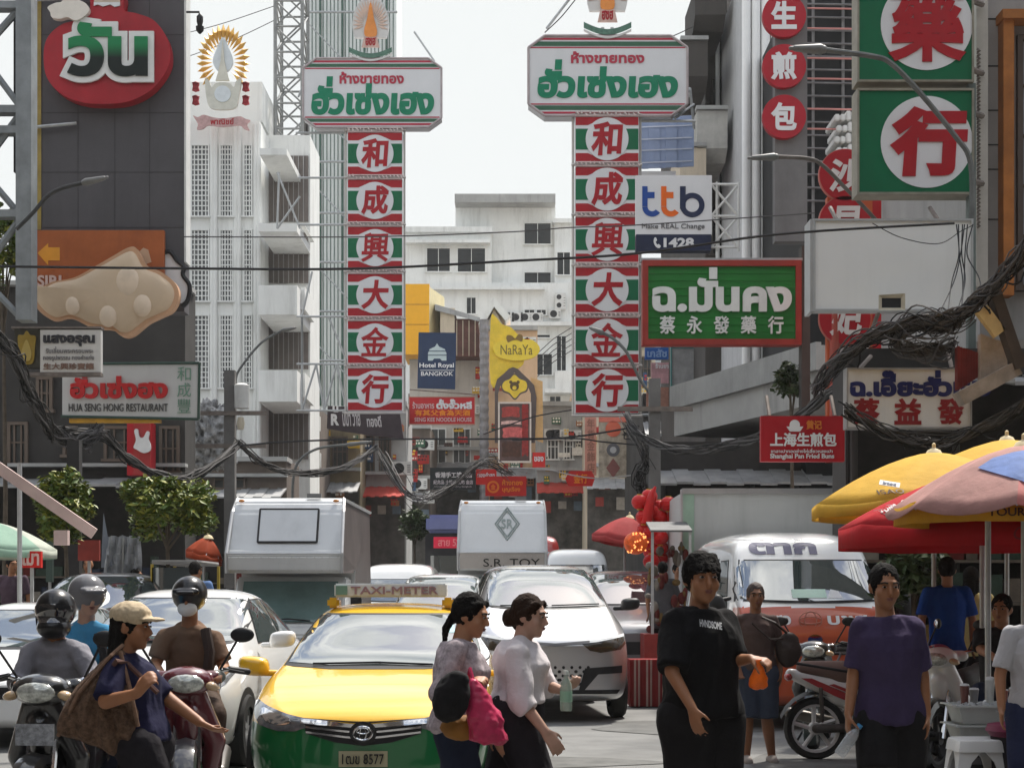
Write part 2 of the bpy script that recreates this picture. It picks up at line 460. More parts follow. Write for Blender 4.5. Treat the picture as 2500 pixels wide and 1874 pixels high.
# ---- left: white bank building with ribbed front and balconies
t = thing('white_office_building', 'white ribbed building with three columns of grid windows under a gold crest', 'building', (wx(600, 55), 55, 0))
D = 55
w = MB(); pbx(w, 440, 634, 296, None, D, D+6); pbx(w, 440, 640, 200, 296, D+1.5, D+6); pbx(w, 634, 757, 330, None, D+2.2, D+5)
buildw(w, 'wall', white(), t)
for px in (451, 522, 580, 628):
    k = MB(); r = 8*S(D)
    for q in (-.5, .5): k.lathe([(r*.75, 0), (r*.75, wz(305, D))], 10, (wx(px, D)+q*r, D-.02, 0))
    buildw(k, 'pilaster', white(), t, True)
pane = mat('mesh screen pane', (.16, .165, .17), .5, var=.35, scale=3)
for a, b in ((466, 512), (536, 571), (594, 617)):
    for y0, y1 in ((353, 528), (560, 735), (768, 947)):
        window(t, a, b, y0, y1, D, white(), pane, 5 if b-a > 30 else 3, 14, .05, .08, .035)
for y0, y1 in ((545, 565), (696, 768), (903, 980)):
    k = MB(); pbx(k, 631, 725, y0, y1, D-1.4, D+2.2); k.box(wx(725, D-1.4), wx(757, D+1), D-.4, D+2.2, wz(y1-8, D), wz(y0+10, D))
    buildw(k, 'balcony', white(), t)
k = MB(); pbx(k, 634, 700, 362, 378, D-1.4, D+2.2); buildw(k, 'canopy', white(), t)
for y0, y1 in ((380, 540), (568, 690), (775, 900), (985, 1120)):
    k = MB(); pbx(k, 640, 752, y0, y1, D+2.1, D+2.3); a = buildw(k, 'balcony_door', mat('brown shutter', (.2, .175, .16), .8, var=.3, scale=1, streak=.6), t)
    f = MB()
    for i in range(9): x = 642+i*12.2; pbx(f, x, x+1.8, y0, y1, D+2.02, D+2.1)
    buildw(f, 'shutter_bars', mat('aluminium bars', (.36, .35, .34), .6, .3), t)
# stacked crates and canopy at the foot of the white building
# ---- scaffold tower with green slats, and the lattice mast next to it
t = thing('slatted_tower', 'pale tower block screened by vertical green and white slats', 'tower block', (wx(860, 70), 70, 0))
k = MB(); pbx(k, 752, 968, -140, None, 70, 73.5); buildw(k, 'wall', mat('pale cladding', (.80, .83, .81), .7, var=.06, scale=.4, streak=.2), t)
k = MB(); n = 24
for i in range(n):
    px = 752+216*i/n; big = i % 6 == 3
    pbx(k, px, px+(1.7 if not big else 5), -140, 990, 69.9 if big else 69.95, 70)
tag(buildw(k, 'green_slats', mat('green slats', (.075, .13, .105), .6, var=.3, scale=1), t))
k = MB()
for y in (30, 150, 272, 395, 520, 640, 760, 880):
    k.tube([(wx(748, 69.4), 69.4, wz(y, 69.4)), (wx(970, 69.4), 69.4, wz(y, 69.4))], .05, 6)
for j in range(5):
    y = 60+j*190
    k.tube([(wx(755, 69.4), 69.4, wz(y, 69.4)), (wx(860, 69.4), 69.4, wz(y+110, 69.4)), (wx(965, 69.4), 69.4, wz(y+205, 69.4))], .03, 5)
buildw(k, 'scaffold_tubes', steel(), t)

def lattice(parent, name, x0, x1, y0, y1, z0, z1, n, r, m, taper=1.0):
    k = MB(); cx, cy = (x0+x1)/2, (y0+y1)/2
    def cor(i, f):
        s = 1+(taper-1)*f; xx = (x0, x1, x1, x0)[i]; yy = (y0, y0, y1, y1)[i]
        return Vector((cx+(xx-cx)*s, cy+(yy-cy)*s, z0+(z1-z0)*f))
    for i in range(4): k.tube([cor(i, 0), cor(i, 1)], r, 6)
    for j in range(n):
        a, b = j/n, (j+1)/n
        for i in range(4):
            i2 = (i+1) % 4
            k.tube([cor(i, b), cor(i2, b)], r*.6, 5)
            k.tube([cor(i, a), cor(i2, b)] if (j+i) % 2 else [cor(i2, a), cor(i, b)], r*.5, 5)
            if i == 0: k.tube([cor(i2, a), cor(i, b)] if (j+i) % 2 else [cor(i, a), cor(i2, b)], r*.5, 5)
    return buildw(k, name, m, parent)
t = thing('lattice_mast', 'tall grey steel lattice mast between white building and slatted tower', 'mast', (wx(705, 58), 58, 0))
lattice(t, 'truss', wx(672, 58), wx(738, 58), 58, 59.6, 0, wz(-60, 58), 26, .07, mat('grey truss paint', (.27, .275, .27), .6, .2, var=.3, scale=2))
k = MB()
for i in range(7):
    x = wx(742+i*2.5, 58.3); k.tube([(x, 58.3, 0), (x+.05*sin(i), 58.3, wz(230+i*20, 58.3))], .04, 5)
buildw(k, 'feeder_cables', mat('grey cable', (.19, .18, .17), .7, var=.3, scale=3), t)

# ---- centre: big white block that closes the view
D = 115
t = thing('white_apartment_block', 'big white flat roofed block with dark windows closing the street', 'building', (wx(1200, D), D, 0))
w = MB()
pbx(w, 1112, 1356, 482, None, D+1.2, D+20); pbx(w, 985, 1200, 560, None, D, D+20); pbx(w, 1200, 1408, 690, None, D+.05, D+20); pbx(w, 1354, 1408, 540, 690, D+.6, D+20)
buildw(w, 'wall', white(), t)
k = MB(); pbx(k, 1110, 1356, 473, 494, D-.4, D+22); buildw(k, 'roof_slab', dim(), t)
k = MB(); pbx(k, 983, 1202, 553, 566, D-.35, D+18); pbx(k, 990, 1196, 585, 592, D-.8, D+.1); pbx(k, 1350, 1410, 533, 543, D+.2, D+20); pbx(k, 1195, 1408, 785, 794, D-.6, D+.2); pbx(k, 1330, 1408, 948, 958, D-1.4, D+.2); pbx(k, 990, 1330, 700, 706, D-.5, D+.2); buildw(k, 'ledge', white(), t)
for a, b, y0, y1, dd in ((1040, 1101, 604, 663, D), (1115, 1187, 604, 664, D), (1278, 1347, 543, 596, D+1.2), (1278, 1347, 663, 698, D+1.2), (1358, 1394, 614, 671, D+.6), (1137, 1164, 724, 766, D), (1278, 1307, 754, 768, D+.05), (1308, 1335, 754, 768, D+.05), (1302, 1350, 862, 915, D+.05), (1357, 1384, 818, 905, D+.05), (1340, 1371, 965, 997, D+.05), (1272, 1345, 815, 824, D+.05), (1290, 1320, 960, 1000, D+.05)):
    window(t, a, b, y0, y1, dd, white(), None, 2, 1, .08, .12, .04)
k = MB(); pbx(k, 1355, 1408, 905, 950, D-1.3, D+.1); buildw(k, 'balcony', white(), t)
for px, py, f in ((1368, 737, 2), (1242, 776, 1), (1263, 776, 1), (1285, 776, 1), (1312, 776, 1), (1355, 768, 1), (1232, 776, 1)): aircon(t, px, py, D, .8 if f == 1 else .75, .62 if f == 1 else 1.15, f)
for px in (1062, 1108):
    m = MB(); m.lathe([(1, 0), (1, wz(545, D-.1)-wz(561, D)), (.3, wz(545, D-.1)-wz(561, D)+.05)], 14, (wx(px, D+3), D+3, wz(561, D)))
    tag(buildw(m, 'water_tank', mat('green tank', (.05, .22, .13), .5, var=.3, scale=2), t))
k = MB()
for i in range(6): x = wx(1180+i*24, D+4); k.tube([(x, D+4, wz(490, D)), (x, D+4, wz(440+(i*37) % 45, D))], .035, 5)
buildw(k, 'aerial', steel(), t)
k = MB()
for i in range(5):
    z = wz(830+i*14, D-.5); k.tube([(wx(1300, D), D-.2, z-1.2), (wx(1350, D), D-1, z), (wx(1405, D), D-.2, z+1.1)], .03, 5)
buildw(k, 'conduit', black(), t)
# ---- left side street fronts, near to far (under the billboards and behind the trees)
brown = mat('brown wall', (.16, .13, .11), .9, var=.3, scale=.8, streak=.6)
blackish = mat('sooty wall', (.045, .042, .04), .9, var=.4, scale=.7, streak=.5)  # near-black wall tone; on the right-hand shops it carries their deep shade
cream = mat('cream wall', (.55, .47, .36), .85, var=.15, scale=.8, streak=.6)
peach = mat('peach wall', (.62, .42, .27), .85, var=.12, scale=.8, streak=.4)
gold = mat('yellow wall', (.72, .47, .06), .8, var=.18, scale=.8, streak=.3)
ochre = mat('ochre wall', (.27, .22, .14), .9, var=.3, scale=.8, streak=.8, dirt='24201a')
tin = mat('zinc sheet', (.34, .34, .34), .55, .3, var=.3, scale=1.2, streak=.6)
redcl = mat('red awning cloth', (.42, .05, .035), .7, var=.2, scale=2)
goods = [mat('shop goods '+c, c, .7, var=.3, scale=6) for c in ('5a1d18', '5f564c', '23293a', '6d5428', '2f3d33', '7d776e')]
def clutter(t, px0, px1, py0, py1, d, n, seed, name='shelf_goods'):
    """Stock crowded on rows of shelves against the back of a shop."""
    rg = random.Random(seed); k = MB(); sc = S(d); rows = 4
    for r in range(rows):
        z = max(.25, .35+r*.55); x = wx(px0, d); X1 = wx(px1, d)
        k.box(x, X1, d-.4, d-.02, z-.04, z-.005, 1)
        while x < X1-.2:
            w = rg.uniform(.12, .4); h = rg.uniform(.15, .45)
            if rg.random() < .85: k.bbox((x+w*.46, d-.2, z+h/2), (w*.86, rg.uniform(.15, .3), h), Matrix.Rotation(rg.uniform(-.12, .12), 4, 'Z'), rg.randrange(6))
            x += w
    o = buildw(k, name, goods, t); tag(o, kind='stuff'); return o
def dress(t, px0, px1, py0, py1, d, seed, n=9):
    """Boards, blinds and air conditioners fixed to an old shop front."""
    rg = random.Random(seed+50)
    for i in range(n):
        px, py = rg.uniform(px0+8, px1-8), rg.uniform(py0, py1); w, h = rg.uniform(9, 34), rg.uniform(8, 22)
        if rg.random() < .3: w, h = h*.6, w
        if rg.random() < .2: aircon(t, px, py, d, .8, .55); continue
        c = rg.choice(('a01c18', 'b8352a', 'c9a23a', '8a3a30', '2f4a6a', 'c8c2b4', '39604a', 'a9724a', 'b03028', 'd8d2c8', '5a4038'))
        k = MB(); o_ = rg.uniform(.08, .7); pbx(k, px-w/2, px+w/2, py-h/2, py+h/2, d-o_, d-o_+.08); k.box(wx(px, d)-.03, wx(px, d)+.03, d-o_+.08, d+.02, wz(py, d)-.03, wz(py, d)+.03)
        sb = buildw(k, 'signboard', mat('board paint '+c, c, .6, var=.3, scale=2, streak=.4), t)
        c2 = rg.choice(('e0dcd0', '2a2420', 'd8b040', 'c03028')); m2 = mat('board mark '+c2, c2, .6); k = MB(); x0, x1, zc = wx(px-w*.4, d), wx(px+w*.4, d), wz(py, d)
        for j in range(2 if h > 12 else 1):
            x = x0
            while x < x1: q = rg.uniform(.05, .14); z = zc+(j-.4)*.16*(h > 12); k.box(x, min(x+q, x1), d-o_-.006, d-o_+.01, z-.045, z+.045); x += q+.05
        o2 = k.build('board_marks', m2, None); o2.parent = sb; L = W2(t)
        for v_ in o2.data.vertices: v_.co -= L
    for i in range(3):
        px = px0+(px1-px0)*(.2+.3*i); k = MB(); pbx(k, px-10, px+10, py1-2, py1+rg.uniform(14, 30), d-.25, d-.2); buildw(k, 'blind', mat('blind '+str(i), ((.3, .05, .04), (.33, .3, .26), (.12, .16, .2))[i], .8, var=.3), t)
specs = [  # label, px0, px1, py0, d, depth, wall, shop opening top, windows
 ('sooty three storey shophouse under the grey billboard', -330, 452, 690, 37, 1.2, blackish, 1190, [(90, 130, 920, 1000), (155, 190, 1040, 1110), (255, 330, 1040, 1120), (390, 440, 1040, 1150), (20, 70, 1030, 1130)]),
 ('dark shophouse with zinc canopy below white ribbed building', 440, 700, 1120, 52, 3, brown, 1215, [(520, 600, 1150, 1190)]),
 ('narrow weathered shophouse with ochre shutters beside lattice mast', 690, 770, 985, 61, 9, brown, 1180, [(700, 735, 1010, 1110), (738, 762, 1010, 1110)]),
 ('ochre shuttered shophouse under the dark purple shop sign', 755, 880, 1010, 66, 4, ochre, 1200, [(768, 800, 1065, 1140), (810, 850, 1065, 1140)]),
 ('grey shutter shophouse behind the far end of the dark purple sign', 872, 992, 985, 68.5, 4, dim(), 1210, [(885, 915, 1060, 1150), (925, 955, 1060, 1150)]),
 ('dark brown corner shophouse left of the black gift shop sign', 985, 1050, 1040, 84, 20, brown, 1220, [(1000, 1040, 1090, 1150)]),
 ('silver grey house behind the navy hotel banner', 1000, 1190, 872, 92, 20, mat('silver plaster', (.5, .47, .43), .8, var=.15, scale=.6, streak=.5), 1150, [(1030, 1090, 1045, 1130), (1105, 1150, 1045, 1130)]),
 ('orange house with a gable behind the yellow flower shaped shop sign', 1192, 1312, 800, 88, 20, peach, 1165, []),
 ('grey old house with small awnings between orange house and tall sign', 1310, 1436, 985, 84, 24, dim(), 1200, [(1335, 1365, 1060, 1120), (1375, 1400, 1060, 1120)]),
 ('cream house covered in hanging signs under the tall right sign', 1430, 1600, 840, 80, 24, cream, 1190, [(1560, 1590, 870, 930), (1470, 1545, 1100, 1150)]),
]
for i, (lab, a, b, y0, d, dep, m, sy, wins) in enumerate(specs):
    t = house(lab, a, b, y0, d, dep, m)
    for q in wins: window(t, *q, d, None if i in (6, 8) else mat('old timber frame', (.13, .1, .08), .8), mat('dusty glass', (.06, .062, .06), .3, var=.5, scale=2), 3, 2, .07, .09, .04)
    shopfront(t, a+4, b-4, sy, d, mat('painted far shop shade', (.085, .078, .07), .9, var=.7, scale=1.5) if d > 60 else None)
    awning(t, a, b, sy-22, sy+6, d, 1.5, redcl if i in (4, 8) else tin)
    clutter(t, a+8, b-8, sy+20, sy+150, d-.04, 40, i)
    if d > 55: dress(t, a, b, y0+30, sy+25, d, i, 18 if d > 78 else 9)
    k = MB(); pbx(k, a-1, b+1, y0-6, y0+5, d-.25, d+1); pbx(k, a, b, sy-60, sy-52, d-.3, d+.02); buildw(k, 'cornice', dim(), t)
# lean-to roofs at the orange house and silver house
t = thing('tiled_lean_to', 'white sloping lean-to roof over a brown open attic behind navy banner', 'roof shed', (wx(1140, 90), 90, 0))
k = MB(); D = 90; k.add([P(1062, 742, D), P(1172, 775, D), P(1172, 785, D), P(1062, 757, D), P(1062, 742, D+4), P(1172, 775, D+4), P(1172, 785, D+4), P(1062, 757, D+4)], [(0,1,2,3), (4,7,6,5), (0,4,5,1), (1,5,6,2), (2,6,7,3), (3,7,4,0)]); buildw(k, 'roof', tin, t)
k = MB(); pbx(k, 1110, 1170, 778, 870, D+.4, D+4); buildw(k, 'attic_wall', mat('dark red brick', (.13, .06, .05), .9, var=.4, scale=2), t)
k = MB(); pbx(k, 1075, 1110, 752, 872, D+.2, D+4); buildw(k, 'side_wall', cream, t)
for i in range(4):
    k = MB(); x = 1114+i*15; pbx(k, x, x+2, 782, 868, D+.3, D+.39); buildw(k, 'post', cream, t)
t = thing('corrugated_pole', 'thick corrugated grey riser standing between silver and orange houses', 'riser', (wx(1180, 87), 87, 0))
k = MB(); rr = 12*S(87); z1 = wz(770, 87); prof = []
for i in range(70): prof += [(rr*(1 if i % 2 else .86), z1*i/70)]
k.lathe(prof, 12, (wx(1182, 87), 87, 0)); buildw(k, 'shaft', mat('dark zinc', (.24, .23, .24), .6, .3, var=.3), t)
t = thing('gable_house', 'pale gabled roof end peeking over the yellow flower shaped sign', 'roof gable', (wx(1208, 89), 89, 0))
k = MB(); D = 87.6; k.prism([(wx(1168, D), wz(790, D)), (wx(1204, D), wz(726, D)), (wx(1246, D), wz(770, D)), (wx(1234, D), wz(782, D)), (wx(1206, D), wz(748, D)), (wx(1182, D), wz(790, D))], D, D+3); buildw(k, 'barge_board', white(), t)
k = MB(); k.prism([(wx(1186, D), wz(800, D)), (wx(1206, D), wz(750, D)), (wx(1232, D), wz(800, D))], D+.3, D+3); buildw(k, 'gable_wall', cream, t)

# ---- far left: steel truss frame and dark corner building
t = thing('billboard_truss', 'heavy grey steel truss frame at the far left edge', 'steel frame', (wx(40, 27), 27, 0))
D = 27; k = MB()
pbx(k, 38, 76, -60, 780, D, D+.35); pbx(k, -70, -40, -60, 780, D, D+.35)
for y in (10, 265, 315, 520): pbx(k, -40, 38, y-9, y+9, D+.05, D+.3)
def strut(k, a, b, r, d): k.tube([P(*a, d), P(*b, d)], r, 6)
for a, b in (((40, 30), (-40, 120)), ((-40, 140), (45, 255)), ((45, 285), (-40, 400)), ((-40, 420), (45, 520)), ((45, 540), (-40, 660)), ((-40, 680), (45, 770))): strut(k, a, b, .06, D+.16)
buildw(k, 'truss', mat('grey steel paint', (.24, .26, .27), .55, .3, var=.3, scale=2, streak=.4), t)
k = MB(); pbx(k, 33, 62, 30, 245, D+.4, D+.6); pbx(k, 33, 62, 290, 420, D+.4, D+.6); buildw(k, 'dark_web', black(), t)

# ---- right side
fcol = mat('dark concrete', (.075, .068, .062), .9, var=.25, scale=.7, streak=.6)
block = mat('breeze blocks', (.42, .41, .38), .9, var=.2, scale=2, streak=.5)
t = thing('concrete_flats', 'dark concrete flats with jutting block balconies beside the white ribbed tower', 'building', (wx(1770, 47), 47, 0))
D = 47
k = MB(); pbx(k, 1722, 1832, -60, None, D, D+14); buildw(k, 'wall', fcol, t)
k = MB(); pbx(k, 1775, 1800, -60, 640, D-.35, D+.1); pbx(k, 1808, 1826, -60, 640, D-.25, D+.1); buildw(k, 'pilaster', mat('brown grey concrete', (.125, .115, .105), .9, var=.2, streak=.5), t)
for i, (a, b, y0, y1, m) in enumerate(((1697, 1772, -40, 36, fcol), (1664, 1728, 92, 186, fcol), (1702, 1776, 262, 362, block), (1660, 1724, 352, 440, cream))):
    k = MB(); d0 = D-2.6; x0, x1 = wx(a, d0), wx(b, d0)
    k.prismx([(d0, wz(y1, d0)), (d0, wz(y0+8, d0)), (d0+2.6, wz(y0, d0)+.0), (d0+2.6, wz(y1+26, d0)), (d0+.5, wz(y1+26, d0))], x0, x1)
    buildw(k, 'balcony', m, t)
    k = MB(); pbx(k, a-2, b+2, y0-5, y0+4, d0-.08, d0+.3); buildw(k, 'coping', dim(), t)
for y0, y1 in ((40, 90), (190, 258), (380, 470), (500, 620)): window(t, 1735, 1770, y0, y1, D, fcol, None, 2, 2)
k = MB(); k.tube([P(1752, -60, D-.15), P(1752, 640, D-.15)], .06, 8); buildw(k, 'drain_pipe', white(), t)
t = thing('white_ribbed_tower', 'tower with tall white vertical ribs behind the red disc sign', 'tower block', (wx(1855, 42), 42, 0))
D = 42; k = MB(); pbx(k, 1815, 1985, -80, None, D+.5, D+12); buildw(k, 'wall', mat('pale grey wall', (.5, .5, .5), .8, var=.1, streak=.3), t)
for i in range(7):
    k = MB(); px = 1822+i*23.5; k.lathe([(11*S(D), wz(930, D)), (11*S(D), wz(-80, D))], 14, (wx(px, D+.35), D+.35, 0)); buildw(k, 'rib', mat('glossy white paint', (.84, .84, .83), .45, var=.04, streak=.12), t, True)
t = thing('black_louvre_building', 'black louvred building with thin metal rails behind the green signs', 'building', (wx(2040, 36), 36, 0))
D = 36; k = MB(); pbx(k, 1968, 2420, -90, None, D, D+8); buildw(k, 'wall', mat('black facade', (.012, .012, .013), .7, var=.5, scale=1), t)
k = MB()
for i in range(16): y = 10+i*32; k.tube([P(1968, y, D-.12), P(2130, y+3, D-.12)], .022, 5)
for px in (1985, 2058): k.tube([P(px, -60, D-.06), P(px, 600, D-.06)], .035, 5)
buildw(k, 'rails', mat('dull alloy', (.2, .19, .19), .5, .4, var=.3), t)
k = MB(); pbx(k, 2070, 2400, 505, 560, D-1.5, D-.02); buildw(k, 'ledge', mat('red fascia', (.3, .03, .03), .7, var=.3), t)
for i in range(5):
    k = MB(); pbx(k, 2232+i*28, 2252+i*28, 200, 222, D-.9, D-.6); buildw(k, 'vent_pipe', mat('pale pipe', (.5, .55, .46), .6), t)
k = MB(); D = 33
for i in range(4):
    for j in range(5): pbx(k, 2038+j*14+(i % 2)*5, 2051+j*14+(i % 2)*5, 270+i*27+(8 if j < 2 else 0), 294+i*27, D, D+1)
tt = thing('white_block_stack', 'stack of white masonry blocks left of the lower green sign', 'masonry', (wx(2070, 33), 33, 0)); buildw(k, 'masonry', mat('white masonry', (.68, .68, .66), .8, var=.15, scale=3, streak=.4), tt, bevel=.02)
t = thing('corner_shophouse', 'grey concrete shophouse with orange timber trim at the right edge', 'building', (wx(2440, 22), 22, 0))
D = 22.5
k = MB(); pbx(k, 2392, 2850, -90, 830, D, D+6); buildw(k, 'wall', mat('grey block wall', (.30, .29, .28), .85, var=.15, scale=1, streak=.45), t)
k = MB()
for y in (45, 160, 268, 352, 412, 534, 690): pbx(k, 2392, 2452, y, y+2.5, D-.012, D+.01)
buildw(k, 'joint_lines', black(), t)
k = MB(); pbx(k, 2384, 2412, -90, 700, D-.35, D+.02); buildw(k, 'pilaster', mat('pale column', (.45, .42, .38), .8, var=.12, streak=.4), t)
k = MB(); pbx(k, 2450, 2476, 40, 720, D-.25, D+.02); pbx(k, 2448, 2700, 22, 44, D-.32, D+.02); buildw(k, 'timber_trim', mat('orange timber', (.36, .13, .03), .6, var=.3, scale=3, streak=.3), t)
window(t, 2480, 2640, 90, 700, D, mat('dark frame', (.08, .06, .05), .6), mat('bright window glass', (.25, .27, .3), .08, var=.3), 3, 5, .07, .1)
k = MB()
for i in range(46): y = 120+i*9.5; k.tube([P(2386, y, D-.42), P(2392, y+4, D-.45), P(2386, y+8, D-.42)], .018, 5)
buildw(k, 'bracket_chain', rust(), t)
# sagging rusty balcony with red planks on the corner shophouse
k = MB(); D = 18.4
for i in range(9): pbx(k, 2338+i*6.2, 2343.5+i*6.2, 845+i*2, 950-i*4, D, D+.12, 0)
for i in range(12): pbx(k, 2394+i*5.5, 2399+i*5.5, 815+i*2, 935-i*3, D-.1, D+.02, 1)
tt = thing('plank_balcony', 'ramshackle balcony of red and pale planks with a tilted beam', 'balcony', (wx(2400, 18.4), 18.4, 0))
buildw(k, 'planks', [mat('red plank', (.16, .02, .015), .8, var=.4, scale=5), mat('bleached plank', (.36, .29, .23), .8, var=.35, scale=5)], tt)
k = MB(); a, b = P(2340, 975, D-.2), P(2480, 900, D-.2); dv = (b-a); k.bbox((a+b)/2, (dv.length, .25, .16), Matrix.Rotation(-math.atan2(dv.z, dv.x), 4, 'Y')); buildw(k, 'beam', mat('grey beam', (.28, .24, .21), .9, var=.4, scale=4), tt)
k = MB(); a, b = P(2420, 700, D-.3), P(2488, 900, D-.3); dv = (b-a); k.bbox((a+b)/2, (dv.length, .2, .12), Matrix.Rotation(-math.atan2(dv.z, dv.x), 4, 'Y')); buildw(k, 'strut', mat('dark timber', (.06, .045, .035), .9, var=.3), tt)
k = MB(); a, b = P(2395, 755, D-.35), P(2440, 815, D-.35); dv = (b-a); k.bbox((a+b)/2, (dv.length, .1, .14), Matrix.Rotation(-math.atan2(dv.z, dv.x), 4, 'Y')); buildw(k, 'yellow_board', mat('faded yellow board', (.5, .36, .16), .8, var=.3), tt)
# street level of the right side: dark shops, deep shade put into their wall colour
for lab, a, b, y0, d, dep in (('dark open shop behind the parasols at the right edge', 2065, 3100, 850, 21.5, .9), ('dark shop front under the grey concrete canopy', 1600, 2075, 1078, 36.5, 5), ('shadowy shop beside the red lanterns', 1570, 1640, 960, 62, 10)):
    t = house(lab, a, b, y0, d, dep, blackish)
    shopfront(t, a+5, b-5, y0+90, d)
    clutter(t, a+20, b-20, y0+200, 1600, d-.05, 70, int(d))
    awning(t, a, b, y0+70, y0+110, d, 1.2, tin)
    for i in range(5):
        k = MB(); px = a+20+i*(b-a-40)/4; k.tube([(wx(px, d-.2), d-.2, 0), (wx(px, d-.2), d-.2, wz(y0+90, d))], .05, 8); buildw(k, 'post', blackish, t)
# grey slanting canopy
t = thing('concrete_canopy', 'big grey concrete canopy slanting over the shops below the green sign', 'canopy', (wx(1850, 36), 36, 0))
a, b = P(1646, 954, 40), P(2005, 838, 33); k = MB()
zt, zb = 6.6, 5.45; n = Vector((b.y-a.y, -(b.x-a.x), 0)).normalized()*-1.0
if n.y < 0: n = -n
q = [(a.x, a.y), (b.x, b.y), (b.x+n.x*2.2, b.y+n.y*2.2), (a.x+n.x*2.2, a.y+n.y*2.2)]
k.prismz(q, zb, zt); buildw(k, 'fascia', mat('canopy concrete', (.36, .355, .34), .85, var=.15, scale=.8, streak=.7), t)
q2 = [(q[0][0]-n.x*.12, q[0][1]-n.y*.12), (q[1][0]-n.x*.12, q[1][1]-n.y*.12), (q[1][0], q[1][1]), (q[0][0], q[0][1])]
k = MB(); k.prismz(q2, zt-.5, zt+.06); buildw(k, 'coping', mat('coping concrete', (.31, .31, .30), .9, var=.2, scale=1, streak=.5), t)
# distant buildings beyond to fill the gaps
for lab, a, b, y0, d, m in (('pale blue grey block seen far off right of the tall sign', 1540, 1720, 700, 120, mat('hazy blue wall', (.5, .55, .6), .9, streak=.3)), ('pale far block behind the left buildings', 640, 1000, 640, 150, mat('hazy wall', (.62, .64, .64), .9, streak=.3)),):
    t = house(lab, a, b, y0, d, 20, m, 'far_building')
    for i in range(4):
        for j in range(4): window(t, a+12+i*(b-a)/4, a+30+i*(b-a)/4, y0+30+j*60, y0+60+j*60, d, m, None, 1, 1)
# ================================================================ signs
RED = lambda: mat('sign red', (.36, .008, .016), .5, var=.12, scale=2, streak=.2)
GREEN = lambda: mat('sign green', (.0, .125, .05), .5, var=.12, scale=2, streak=.2)
WHITE = lambda: mat('sign white', (.66, .66, .67), .5, var=.05, scale=1, streak=.12, dirt='9a9a98')
PINKRED = lambda: mat('sign crimson', (.42, .03, .06), .5, var=.1)
class Sign:
    def __init__(s, name, label, cat, px0, py0, px1, py1, d, depth=.25, group=None, rz=0):
        s.px, s.py, s.d = (px0+px1)/2, (py0+py1)/2, d; s.b = (px0, py0, px1, py1); s.depth = depth
        s.t = thing(name, label, cat, P(s.px, s.py, d), rz, group=group); s.y = 0.0; s.k = S(d)
    def X(s, px): return (px-s.px)*s.k
    def Z(s, py): return (s.py-py)*s.k
    def rect(s, name, m, px0=None, py0=None, px1=None, py1=None, y=None, th=None, par=None, bevel=0):
        if px0 is None: px0, py0, px1, py1 = s.b
        y = s.y if y is None else y
        k = MB(); k.box(s.X(px0), s.X(px1), y, y+(s.depth if th is None else th), s.Z(py1), s.Z(py0))
        return k.build(name, m, par or s.t, bevel=bevel)
    def poly(s, name, m, pts, y=-.01, th=.012, par=None):
        k = MB(); k.prism([(s.X(a), s.Z(b)) for a, b in pts], y, y+th); return k.build(name, m, par or s.t)
    def disc(s, name, m, px, py, r, y=-.02, th=.015, par=None, rx=None):
        k = MB(); k.prism([(s.X(px)+(rx or r)*s.k*cos(2*pi*i/56), s.Z(py)+r*s.k*sin(2*pi*i/56)) for i in range(56)], y, y+th); return k.build(name, m, par or s.t)
    def text(s, txt, m, px0, py0, px1, py1, y=-.02, th=.015, bold=.03, shear=0, keep=False, par=None, vert=False, outline=0, name='lettering'):
        k = text_mb(txt, s.X(px0), s.X(px1), s.Z(py1), s.Z(py0), y, th, bold, shear, keep, None, None, vert, outline)
        return k.build(name, m, par or s.t, norm=False)
    def frame(s, m, w=3, y=-.04, th=None, name='frame'):
        a, b, c, d = s.b; k = MB(); th = th or s.depth+.05
        k.box(s.X(a-w), s.X(c+w), y, y+th, s.Z(b), s.Z(b-w)); k.box(s.X(a-w), s.X(c+w), y, y+th, s.Z(d+w), s.Z(d))
        k.box(s.X(a-w), s.X(a), y+.001, y+th-.001, s.Z(d), s.Z(b)); k.box(s.X(c), s.X(c+w), y+.001, y+th-.001, s.Z(d), s.Z(b))
        return k.build(name, m, s.t)
    def bars(s, name, m, segs, r=.03, y=.1, par=None):
        k = MB()
        for a, b in segs: k.tube([(s.X(a[0]), a[2] if len(a) > 2 else y, s.Z(a[1])), (s.X(b[0]), b[2] if len(b) > 2 else y, s.Z(b[1]))], r, 6)
        return k.build(name, m, par or s.t)

